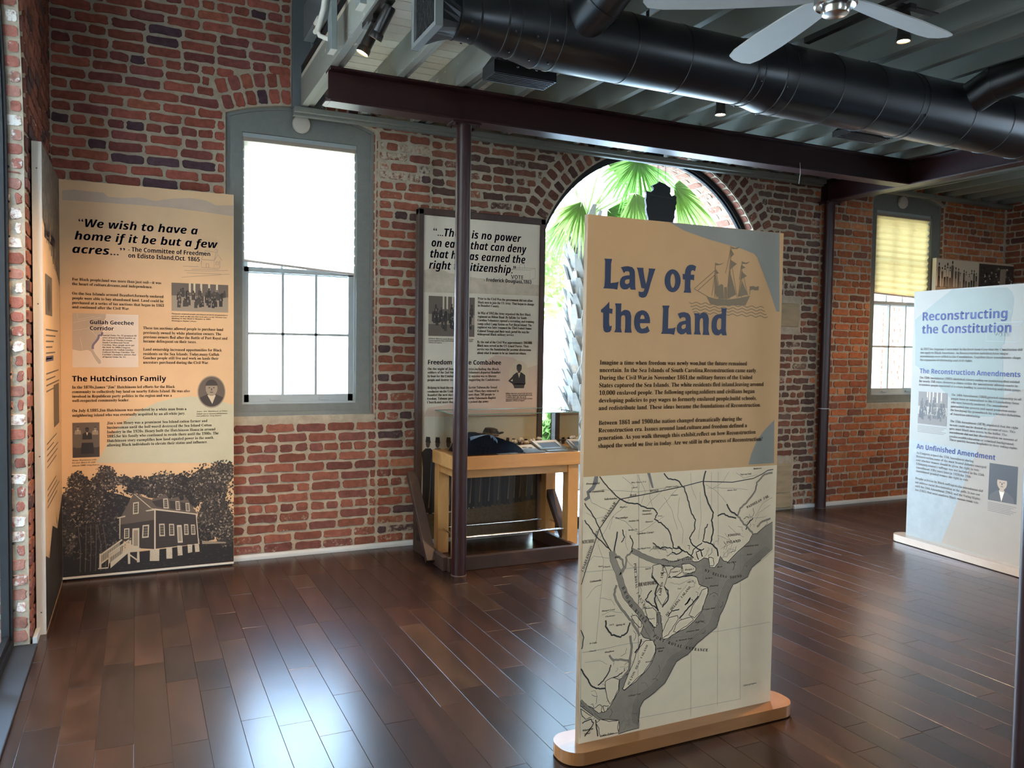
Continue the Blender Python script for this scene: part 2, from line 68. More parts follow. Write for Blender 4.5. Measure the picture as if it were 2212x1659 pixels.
MAP={'sea': [(0.9321,0.8349),(0.8889,0.8165),(0.8465,0.7918),(0.826,0.792),(0.8067,0.7616),(0.7494,0.7245),(0.6959,0.686),(0.676,0.692),(0.6556,0.7137),(0.6467,0.687),(0.6278,0.6693),(0.6034,0.6742),(0.6004,0.7073),(0.5732,0.7154),(0.545,0.7027),(0.5212,0.7035),(0.4922,0.7295),(0.4505,0.7182),(0.4137,0.7143),(0.3767,0.7294),(0.3586,0.7274),(0.35,0.7131),(0.3774,0.7027),(0.4142,0.6974),(0.4422,0.6846),(0.4654,0.686),(0.4716,0.6969),(0.5073,0.6956),(0.5344,0.6751),(0.5273,0.6603),(0.471,0.6547),(0.523,0.6452),(0.5422,0.6377),(0.5527,0.607),(0.5964,0.5904),(0.5991,0.5665),(0.5835,0.5409),(0.5705,0.4956),(0.5333,0.4613),(0.4869,0.4325),(0.4405,0.4234),(0.404,0.4078),(0.3765,0.4071),(0.3776,0.4322),(0.369,0.483),(0.3607,0.5184),(0.3489,0.5199),(0.353,0.4699),(0.3388,0.4596),(0.3156,0.4824),(0.297,0.5114),(0.2792,0.5099),(0.286,0.4864),(0.2805,0.4607),(0.272,0.4468),(0.2858,0.4275),(0.3129,0.4184),(0.3452,0.3871),(0.3486,0.3637),(0.3289,0.3209),(0.2984,0.2877),(0.2547,0.2569),(0.2027,0.2279),(0.192,0.2372),(0.2277,0.2764),(0.2491,0.3031),(0.2272,0.2991),(0.1926,0.2821),(0.1797,0.2767),(0.1765,0.2323),(0.1598,0.2053),(0.1348,0.1724),(0.1095,0.1583),(0.1009,0.1636),(0.0752,0.1757),(0.0075,0.2172),(0.0062,0.2028),(0.0673,0.1512),(0.093,0.1353),(0.1793,0.1156),(0.1843,0.0883),(0.1789,0.0607),(0.2746,0.0673),(0.2719,0.1021),(0.277,0.1468),(0.2942,0.1742),(0.3459,0.1959),(0.3925,0.2264),(0.4217,0.268),(0.4485,0.3063),(0.5042,0.325),(0.5505,0.3651),(0.5949,0.3902),(0.6456,0.4188),(0.6636,0.4679),(0.6871,0.5046),(0.7054,0.5501),(0.729,0.5872),(0.7638,0.5977),(0.8038,0.611),(0.8249,0.649),(0.8733,0.6764),(0.9242,0.708),(0.9366,0.715)],'islands': [[(0.41,0.6841),(0.442,0.6923),(0.4608,0.6865),(0.4632,0.6671),(0.443,0.6577),(0.4109,0.6497),(0.4014,0.6622)],[(0.4623,0.6979),(0.4978,0.6997),(0.5314,0.6808),(0.5319,0.6652),(0.5037,0.6574),(0.4708,0.6624)],[(0.226,0.5205),(0.248,0.5215),(0.2752,0.4916),(0.2775,0.4724),(0.267,0.4678),(0.2443,0.4919)],[(0.2918,0.5399),(0.3276,0.54),(0.3442,0.5242),(0.3489,0.4856),(0.3459,0.4617),(0.3341,0.4633),(0.3109,0.4906),(0.2996,0.5148)],[(0.374,0.4327),(0.3887,0.4612),(0.4063,0.4896),(0.4477,0.4942),(0.4528,0.4796),(0.4304,0.4518),(0.4036,0.4209),(0.3782,0.4114)],[(0.4577,0.4713),(0.5138,0.4794),(0.5284,0.4658),(0.4959,0.4468),(0.4451,0.4251),(0.4292,0.4304),(0.4396,0.4544)],[(0.5219,0.5251),(0.5496,0.5528),(0.5678,0.5819),(0.5964,0.5904),(0.5953,0.563),(0.5791,0.5258),(0.5656,0.4962),(0.5329,0.473),(0.5041,0.4885)],[(0.252,0.363),(0.269,0.3906),(0.2951,0.4133),(0.3311,0.4082),(0.3453,0.3833),(0.3432,0.3607),(0.32,0.3185),(0.2895,0.2853),(0.2458,0.2583),(0.2043,0.2314),(0.1955,0.2366),(0.2103,0.2717),(0.2354,0.3203)],[(0.1152,0.2799),(0.1449,0.2899),(0.1771,0.2771),(0.1763,0.2399),(0.1555,0.206),(0.1388,0.1866),(0.1254,0.2113),(0.1159,0.2501)],[(0.0625,0.1817),(0.0917,0.1949),(0.1022,0.1819),(0.0967,0.1607),(0.0857,0.1604)],[(0.1055,0.1851),(0.1303,0.1806),(0.1248,0.163),(0.1137,0.1598)],[(0.0081,0.1915),(0.0377,0.1677),(0.0589,0.1528),(0.0298,0.1471),(0.0128,0.1649)],[(0.0973,0.1346),(0.1361,0.1184),(0.181,0.1152),(0.1756,0.09),(0.1787,0.0668),(0.1373,0.0673),(0.0963,0.0678),(0.0896,0.0988),(0.0764,0.1236)],[(0.5973,0.7154),(0.6216,0.7091),(0.6246,0.6775),(0.6013,0.6783)],[(0.3231,0.7083),(0.3591,0.7107),(0.3822,0.6946),(0.3968,0.6627),(0.3798,0.6188),(0.3992,0.5785),(0.3727,0.5435),(0.3539,0.5686),(0.3397,0.5931),(0.3615,0.6209),(0.3335,0.6543),(0.3223,0.6706)]],'rivers': [([(0.1333,0.7827),(0.1384,0.7492),(0.1609,0.7027),(0.1794,0.649),(0.1977,0.606),(0.2292,0.5687),(0.2654,0.5305),(0.2885,0.4936),(0.3119,0.4526),(0.34,0.4145)],34),([(0.2239,0.7778),(0.2684,0.755),(0.3225,0.7294),(0.3679,0.7173),(0.4324,0.7048),(0.4786,0.7155),(0.5161,0.7156)],24),([(0.1464,0.7704),(0.1814,0.7449),(0.1864,0.7148),(0.1698,0.687)],7),([(0.2283,0.7774),(0.1984,0.7543),(0.1951,0.7139),(0.1741,0.6902)],7),([(0.1578,0.6514),(0.1458,0.6159),(0.1684,0.5688),(0.204,0.5271),(0.2265,0.5018),(0.2678,0.4361)],9),([(0.1098,0.5172),(0.1147,0.487),(0.141,0.4576),(0.18,0.4447),(0.2102,0.4554),(0.2223,0.4949)],6),([(0.2236,0.4423),(0.2335,0.3958),(0.2259,0.3519),(0.2226,0.3073),(0.1926,0.2821)],10),([(0.277,0.4235),(0.269,0.3906),(0.2474,0.3712)],6),([(0.3504,0.6979),(0.3237,0.6856),(0.3225,0.6631),(0.3522,0.6295),(0.3393,0.6083),(0.336,0.5632),(0.3551,0.5229)],6),([(0.3212,0.6104),(0.2908,0.5762),(0.3273,0.5491),(0.3504,0.5311)],4),([(0.3613,0.6285),(0.3985,0.6014),(0.3996,0.5631),(0.373,0.5359)],5),([(0.5208,0.719),(0.487,0.7454),(0.4492,0.7643),(0.4213,0.7707),(0.4161,0.7902),(0.3916,0.8493),(0.3546,0.875),(0.3271,0.8922),(0.3399,0.9175),(0.3215,0.9338),(0.2813,0.9404),(0.2456,0.9578),(0.1931,0.9687),(0.167,0.9815)],4),([(0.167,0.9815),(0.1279,1.0132),(0.0976,1.0441),(0.0718,1.0744)],3),([(-0.0006,0.9855),(0.0331,0.9472),(0.0632,0.9017),(0.0853,0.8491),(0.1203,0.7949)],3),([(0.0008,0.9209),(0.0345,0.8823),(0.0645,0.8436),(0.103,0.8111),(0.1291,0.7831)],3),([(0.5634,0.7226),(0.5531,0.7469),(0.5047,0.7823),(0.4993,0.8059),(0.522,0.8347),(0.5255,0.873),(0.5008,0.9133),(0.4853,0.9603),(0.4653,1.0074),(0.432,1.0397),(0.386,1.0499),(0.358,1.0777)],4),([(0.6458,0.7146),(0.6399,0.7466),(0.6052,0.7694),(0.6179,0.8268),(0.6069,0.8667),(0.6156,0.8972),(0.5854,0.9382),(0.5696,0.9857),(0.5587,1.0288),(0.5717,1.0705)],6),([(0.6052,0.7694),(0.5663,0.7845),(0.5744,0.8304),(0.5881,0.8526)],4),([(0.828,0.7934),(0.8122,0.8067),(0.7756,0.8377),(0.7443,0.8719),(0.7533,0.9029),(0.7926,0.932),(0.8319,0.9693),(0.8407,1.0088),(0.8808,1.0386),(0.9242,1.0443)],7),([(0.7443,0.8719),(0.7036,0.8986),(0.6829,0.9276)],6),([(0.6356,0.8801),(0.6646,0.8897),(0.6945,0.8756),(0.7346,0.8647)],5),([(0.8257,0.8577),(0.7959,0.836),(0.7866,0.8129)],4),([(0.4122,0.7678),(0.3753,0.7788),(0.3574,0.7729),(0.3206,0.7988)],3),([(0.4397,0.7728),(0.4681,0.7549),(0.4406,0.7422),(0.4126,0.7525)],4),([(0.5448,0.7089),(0.5343,0.7409),(0.5721,0.7529)],3),([(0.5063,0.7282),(0.5243,0.7573),(0.5617,0.7772)],3),([(0.1299,0.3814),(0.1477,0.3564),(0.1909,0.3535),(0.2217,0.3413)],7),([(0.0048,0.3455),(0.0304,0.3085),(0.0564,0.2675),(0.0904,0.2544),(0.133,0.2509),(0.1496,0.2742)],5),([(0.1394,0.3428),(0.1315,0.3143),(0.1067,0.2813),(0.0815,0.2707)],4),([(0.1921,0.3047),(0.175,0.2924),(0.1492,0.2892)],3),([(0.0074,0.2245),(0.0499,0.1802),(0.0845,0.1406),(0.1363,0.1086)],11),([(0.0761,0.1385),(0.0811,0.1005),(0.086,0.0698)],4),([(0.0176,0.1347),(0.0507,0.1432),(0.0679,0.1252),(0.0433,0.1003),(0.027,0.0813)],3),([(0.0016,0.4952),(0.0147,0.4643),(0.0073,0.4217)],3),([(0.4575,0.479),(0.4847,0.5064),(0.5216,0.5329),(0.5493,0.5607)],5),([(0.4016,0.494),(0.4194,0.5147),(0.4564,0.5177)],3),([(0.484,0.5297),(0.5115,0.5574),(0.4932,0.5363)],6),([(0.397,0.655),(0.4525,0.649),(0.5181,0.6496)],4),([(0.9189,0.8506),(0.8777,0.8416),(0.8475,0.8199)],7),([(0.1571,0.8576),(0.1496,0.8142),(0.1419,0.7782)],5),([(0.1754,0.8119),(0.1878,0.8329),(0.1785,0.8632)],3),([(0.2238,0.7816),(0.2276,0.8072),(0.2137,0.838)],3)],'roads': [[(0.0002,0.9496),(0.0587,0.9165),(0.1174,0.9193),(0.167,0.9815)],[(-0.0012,1.0141),(0.0897,1.0228),(0.2444,1.006),(0.3779,1.0127)],[(0.0718,1.0744),(0.1323,1.0057),(0.167,0.9815)],[(0.2427,1.0726),(0.2796,1.0038),(0.2631,0.9603)],[(0.1735,1.0689),(0.2263,1.0292),(0.2015,0.9792)],[(0.2962,1.0474),(0.3024,0.98),(0.317,0.9341)],[(0.3779,1.0127),(0.316,0.9716),(0.2813,0.9404)],[(0.4419,1.0164),(0.3883,0.9668),(0.3442,0.9247)],[(0.2102,0.9786),(0.1765,0.9442),(0.1344,0.918),(0.1186,0.8681)],[(0.1344,0.918),(0.195,0.8913),(0.2396,0.8507),(0.266,0.8485)],[(0.266,0.8485),(0.3186,0.8741),(0.372,0.9)],[(0.1344,0.918),(0.0935,0.8556),(0.065,0.8218)],[(0.196,0.8543),(0.1927,0.8103),(0.2065,0.7795)],[(0.2427,1.0726),(0.2524,0.9313),(0.2601,0.6324),(0.2685,0.0647)],[(0.0052,0.7155),(0.252,0.7081),(0.4699,0.6933)],[(0.0118,0.4064),(0.2244,0.4122),(0.3311,0.4082)],[(0.0693,0.8141),(0.0959,0.7534),(0.0898,0.6517),(0.0762,0.5069),(0.0694,0.4345)],[(0.0129,0.7399),(0.0536,0.7721),(0.1211,0.7582)],[(0.0238,0.6157),(0.0645,0.6546),(0.0896,0.6591)],[(0.6006,1.0651),(0.6057,0.9057)],[(0.6345,1.0634),(0.6443,0.7619)],[(0.4962,1.0667),(0.5027,1.0052),(0.5277,0.9575)],[(0.6884,1.0606),(0.6603,1.0191),(0.6124,0.9985)],[(0.7281,1.0546),(0.769,1.0287),(0.8396,1.0408)],[(0.5734,1.0163),(0.6323,0.9818),(0.6828,0.9315)],[(0.9261,0.9392),(0.8749,0.9184),(0.8356,0.865)],[(0.9168,0.9074),(0.8556,0.8795),(0.8365,0.8408)],[(0.6958,0.8361),(0.7368,0.8011),(0.7776,0.7817)],[(0.6771,0.8062),(0.7181,0.7631),(0.6998,0.7173)],[(0.6381,0.8016),(0.6878,0.7816),(0.7482,0.7604)],[(0.6595,0.7448),(0.6985,0.757),(0.7577,0.7755)],[(0.6704,0.7122),(0.699,0.7411),(0.7392,0.7294)],[(0.5457,0.9872),(0.5541,0.8708),(0.5422,0.7944)],[(0.4432,0.9707),(0.4362,0.8952),(0.4656,0.8394),(0.4625,0.7861)],[(0.3699,0.9755),(0.4079,0.92),(0.4377,0.8417)],[(0.5835,1.0003),(0.6906,0.9938),(0.7909,0.9798)],[(0.4909,0.614),(0.4546,0.5796),(0.4099,0.5236)],[(0.4069,0.631),(0.4534,0.6182),(0.5091,0.6351)],[(0.2779,0.3893),(0.3144,0.3612),(0.2804,0.2905)],[(0.2537,0.2948),(0.2974,0.3258),(0.3327,0.3509)],[(0.0208,0.3686),(0.0878,0.3656),(0.1222,0.3455)],[(0.1584,0.2653),(0.142,0.2308)],[(0.3241,0.6705),(0.3696,0.658)],[(0.2428,0.7239),(0.2528,0.6781),(0.272,0.616),(0.2558,0.558)],[(0.1987,0.7432),(0.2344,0.7099),(0.2447,0.6491)],[(0.3719,0.5741),(0.3271,0.5567)],[(0.0923,0.5415),(0.1345,0.5508),(0.1864,0.5368)],[(0.0823,0.6087),(0.1335,0.5952),(0.1511,0.5709)],[(0.3781,0.6799),(0.3752,0.6194)],[(0.0151,1.0203),(0.0408,0.9755),(0.1169,0.9412)],[(0.8977,0.8603),(0.8359,0.8569),(0.7948,0.8681)]],'rail': [(0.0004,0.6691),(0.0213,0.7319),(0.0605,0.8367),(0.0722,0.8719),(0.1627,0.9818),(0.3064,0.9961),(0.4605,1.0138),(0.554,1.0283),(0.7096,1.0163),(0.8197,1.0259),(0.8703,1.0432),(0.8957,1.0555),(0.9268,1.0587)],'grid': [[(0.2488,1.0722),(0.2683,0.0724)],[(0.5166,0.4479),(0.5262,0.0667)],[(0.6468,0.6831),(0.6612,0.0859)],[(0.7616,0.7193),(0.7811,0.0929)],[(0.1882,0.1086),(0.7811,0.0946)],[(0.3674,0.4068),(0.6609,0.4008),(0.9356,0.4025)],[(0.7501,0.7045),(0.9241,0.7121)],[(-0.001,1.082),(0.0071,0.0779)]],'waves': [[(0.9368,0.7092),(0.8786,0.6742),(0.8281,0.647),(0.8059,0.6091),(0.7659,0.5959),(0.7321,0.5853),(0.7074,0.5483),(0.6891,0.5028),(0.6656,0.4661),(0.6476,0.4169),(0.5969,0.3884),(0.5525,0.3633),(0.5062,0.3232),(0.4504,0.3045),(0.4237,0.2661),(0.3944,0.2246),(0.3477,0.194),(0.296,0.1724),(0.2789,0.145),(0.2738,0.1002),(0.279,0.0688)],[(0.9303,0.7131),(0.8722,0.6781),(0.8218,0.6509),(0.7997,0.613),(0.7597,0.5998),(0.726,0.5891),(0.7013,0.5522),(0.683,0.5067),(0.6596,0.47),(0.6416,0.4209),(0.591,0.3923),(0.5466,0.3672),(0.5004,0.3272),(0.4447,0.3085),(0.418,0.2701),(0.3888,0.2286),(0.3422,0.198),(0.2905,0.1764),(0.2734,0.149),(0.2683,0.1043),(0.2736,0.0729)],[(0.9239,0.717),(0.8659,0.682),(0.8155,0.6548),(0.7934,0.6169),(0.7535,0.6036),(0.7199,0.593),(0.6953,0.5561),(0.677,0.5106),(0.6536,0.4739),(0.6356,0.4249),(0.5851,0.3963),(0.5408,0.3712),(0.4946,0.3312),(0.439,0.3124),(0.4123,0.2741),(0.3832,0.2326),(0.3366,0.202),(0.2851,0.1804),(0.268,0.153),(0.2629,0.1084),(0.2681,0.0769)],[(0.9175,0.7208),(0.8596,0.6858),(0.8093,0.6586),(0.7872,0.6208),(0.7474,0.6075),(0.7138,0.5969),(0.6892,0.56),(0.6709,0.5145),(0.6476,0.4779),(0.6296,0.4288),(0.5792,0.4003),(0.535,0.3752),(0.4888,0.3351),(0.4333,0.3164),(0.4067,0.2781),(0.3776,0.2366),(0.3311,0.206),(0.2796,0.1844),(0.2625,0.157),(0.2575,0.1124),(0.2627,0.081)],[(0.9111,0.7247),(0.8532,0.6897),(0.803,0.6625),(0.781,0.6247),(0.7412,0.6114),(0.7077,0.6007),(0.6831,0.5638),(0.6649,0.5185),(0.6416,0.4818),(0.6237,0.4328),(0.5733,0.4043),(0.5291,0.3791),(0.4831,0.3391),(0.4277,0.3203),(0.4011,0.2821),(0.372,0.2406),(0.3256,0.21),(0.2742,0.1884),(0.2571,0.161),(0.252,0.1164),(0.2573,0.0851)],[(0.9047,0.7285),(0.8469,0.6935),(0.7968,0.6663),(0.7748,0.6285),(0.7351,0.6152),(0.7016,0.6046),(0.6771,0.5677),(0.6589,0.5224),(0.6356,0.4857),(0.6177,0.4368),(0.5674,0.4082),(0.5233,0.3831),(0.4773,0.3431),(0.422,0.3243),(0.3954,0.286),(0.3664,0.2446),(0.3201,0.214),(0.2687,0.1924),(0.2517,0.165),(0.2466,0.1205),(0.2519,0.0891)],[(0.8983,0.7323),(0.8406,0.6973),(0.7906,0.6701),(0.7686,0.6324),(0.7289,0.6191),(0.6955,0.6084),(0.6711,0.5716),(0.6529,0.5263),(0.6296,0.4896),(0.6117,0.4407),(0.5615,0.4122),(0.5175,0.387),(0.4716,0.347),(0.4163,0.3282),(0.3898,0.29),(0.3608,0.2486),(0.3146,0.218),(0.2633,0.1963),(0.2463,0.169),(0.2412,0.1245),(0.2464,0.0932)]],'mtn': [[(0.0508,1.0828),(0.065,1.0806),(0.064,1.0533),(0.048,1.0254),(0.0275,1.0159),(0.0321,0.994),(0.0117,0.9846),(0.0034,0.9924),(0.0196,1.002),(0.0151,1.0203),(0.0393,1.0403)],[(0.2847,1.0815),(0.2998,1.0792),(0.3193,1.0162),(0.3103,1.0168)]],'mapbox': [(-0.0042,1.0823),(0.9277,1.0736)],'grey_top': [(0.3562,2.0539),(0.4405,2.0235),(0.5502,2.0003),(0.663,1.9828),(0.7291,1.9722),(0.7908,1.9568),(0.8082,1.9427),(0.8385,1.8877),(0.8753,1.8194),(0.9204,1.724),(0.9367,1.7245),(0.9236,2.0687)],'grey_low': [(0.9256,1.2687),(0.8723,1.2257),(0.8343,1.1861),(0.8059,1.1295),(0.7905,1.076),(0.9313,1.0691)],'ship_fill': [[(0.552,1.7731),(0.6001,1.7644),(0.6703,1.7651),(0.7249,1.7737),(0.7757,1.7844),(0.7536,1.7445),(0.6064,1.737),(0.5715,1.7442)],[(0.6103,1.8159),(0.625,1.8251),(0.6348,1.8213),(0.6404,1.766),(0.6119,1.7649)],[(0.6405,1.813),(0.6534,1.8145),(0.6566,1.7667),(0.642,1.7661)],[(0.7732,1.8213),(0.7927,1.8252),(0.8013,1.8213),(0.8209,1.8257),(0.8198,1.809),(0.799,1.8072),(0.7904,1.8103),(0.7749,1.8061)],[(0.674,1.978),(0.6905,1.974),(0.7177,1.9809),(0.7016,1.9704),(0.6744,1.9686)],[(0.5955,1.9076),(0.6117,1.9043),(0.6383,1.9109),(0.6171,1.9012),(0.5958,1.8979)],[(0.7308,1.9215),(0.7476,1.9174),(0.7707,1.9239),(0.7533,1.9125),(0.7311,1.9121)],[(0.6689,1.9682),(0.6871,1.9481),(0.6674,1.9319)],[(0.6677,1.9255),(0.7026,1.9104),(0.6674,1.8849)],[(0.5963,1.8831),(0.6118,1.8669),(0.5959,1.864)],[(0.7258,1.9075),(0.7483,1.898),(0.7264,1.8903)],[(0.7267,1.8817),(0.7561,1.8638),(0.7267,1.8493)],[(0.5959,1.8619),(0.6182,1.7864),(0.6054,1.7689),(0.594,1.7896)],[(0.6664,1.8827),(0.7024,1.7857),(0.6594,1.7668)],[(0.7308,1.8431),(0.7632,1.7883),(0.7165,1.7777)]],'ship_line': [[(0.5928,1.9083),(0.5947,1.7684)],[(0.6697,1.979),(0.6702,1.7672)],[(0.7291,1.9227),(0.7304,1.7739)],[(0.491,1.7999),(0.56,1.7713)],[(0.491,1.7999),(0.5938,1.8787)],[(0.5094,1.7944),(0.5943,1.8618)],[(0.5784,1.7763),(0.5939,1.8745)],[(0.6268,1.7697),(0.5966,1.8746)],[(0.6538,1.7708),(0.6694,1.9213)],[(0.7084,1.773),(0.6716,1.9214)],[(0.7137,1.7776),(0.7294,1.8818)],[(0.7634,1.7839),(0.7322,1.882)],[(0.7733,1.7887),(0.7743,1.8235)],[(0.6689,1.9682),(0.6451,1.8687)],[(0.7259,1.9032),(0.7168,1.8467)]],'ship_waves': [[(0.4693,1.7446),(0.4787,1.7408),(0.488,1.7423),(0.4973,1.7467),(0.5066,1.7473),(0.5162,1.743),(0.5257,1.7399),(0.5351,1.7423),(0.5444,1.7465),(0.5539,1.7461),(0.5636,1.7415),(0.5732,1.7391),(0.5827,1.7423),(0.5922,1.7461),(0.6018,1.7448),(0.6116,1.74),(0.6214,1.7386),(0.6309,1.7424),(0.6405,1.7456),(0.6504,1.7433),(0.6603,1.7386),(0.6701,1.7382),(0.6798,1.7424),(0.6895,1.7449),(0.6995,1.7417),(0.7096,1.7373),(0.7195,1.7379),(0.7293,1.7424),(0.7392,1.744),(0.7493,1.7401),(0.7595,1.7362),(0.7695,1.7377),(0.7794,1.7423),(0.7895,1.7429),(0.7998,1.7384),(0.81,1.7352),(0.8201,1.7377),(0.8302,1.742),(0.8404,1.7416),(0.8509,1.7368)],[(0.476,1.7291),(0.4853,1.7293),(0.4945,1.7336),(0.5039,1.7355),(0.5134,1.7319),(0.5229,1.7279),(0.5323,1.7291),(0.5417,1.7335),(0.5511,1.7344),(0.5608,1.7303),(0.5704,1.7268),(0.5799,1.7289),(0.5894,1.7332),(0.599,1.7332),(0.6088,1.7286),(0.6185,1.7259),(0.6281,1.7288),(0.6377,1.7328),(0.6475,1.7318),(0.6574,1.727),(0.6673,1.7252),(0.677,1.7288),(0.6867,1.7323),(0.6966,1.7303),(0.7067,1.7255),(0.7166,1.7246),(0.7264,1.7288),(0.7363,1.7316),(0.7464,1.7286),(0.7566,1.724),(0.7666,1.7242),(0.7765,1.7287),(0.7865,1.7306),(0.7968,1.7269),(0.8071,1.7227),(0.8172,1.7239),(0.8273,1.7285),(0.8374,1.7295),(0.8479,1.7252),(0.8583,1.7216)],[(0.4826,1.7165),(0.4918,1.7203),(0.5011,1.7233),(0.5106,1.7208),(0.5201,1.7162),(0.5296,1.716),(0.5389,1.7202),(0.5483,1.7224),(0.558,1.7191),(0.5676,1.7148),(0.5772,1.7156),(0.5866,1.7201),(0.5962,1.7214),(0.6059,1.7174),(0.6157,1.7136),(0.6253,1.7154),(0.6349,1.7198),(0.6446,1.7201),(0.6545,1.7156),(0.6644,1.7126),(0.6741,1.7152),(0.6838,1.7194),(0.6937,1.7187),(0.7038,1.7139),(0.7137,1.7117),(0.7236,1.7151),(0.7334,1.7188),(0.7434,1.7171),(0.7536,1.7122),(0.7637,1.711),(0.7736,1.7149),(0.7836,1.718),(0.7938,1.7154),(0.8041,1.7106),(0.8143,1.7104),(0.8243,1.7148),(0.8345,1.7171),(0.8449,1.7136),(0.8553,1.7092),(0.8656,1.71)],[(0.4891,1.707),(0.4984,1.7108),(0.5078,1.7096),(0.5173,1.7048),(0.5268,1.7032),(0.5362,1.7069),(0.5456,1.7101),(0.5551,1.7079),(0.5648,1.7032),(0.5744,1.7026),(0.5838,1.7067),(0.5934,1.7092),(0.6031,1.7061),(0.6129,1.7017),(0.6226,1.7021),(0.6321,1.7065),(0.6418,1.7081),(0.6517,1.7043),(0.6616,1.7003),(0.6713,1.7017),(0.681,1.7061),(0.6908,1.7068),(0.7009,1.7024),(0.7109,1.6991),(0.7207,1.7014),(0.7305,1.7057),(0.7405,1.7054),(0.7507,1.7006),(0.7608,1.698),(0.7708,1.7011),(0.7807,1.7051),(0.7909,1.7037),(0.8012,1.6988),(0.8114,1.6971),(0.8214,1.7009),(0.8315,1.7043),(0.8419,1.702),(0.8523,1.697),(0.8626,1.6964),(0.8728,1.7007)]]}
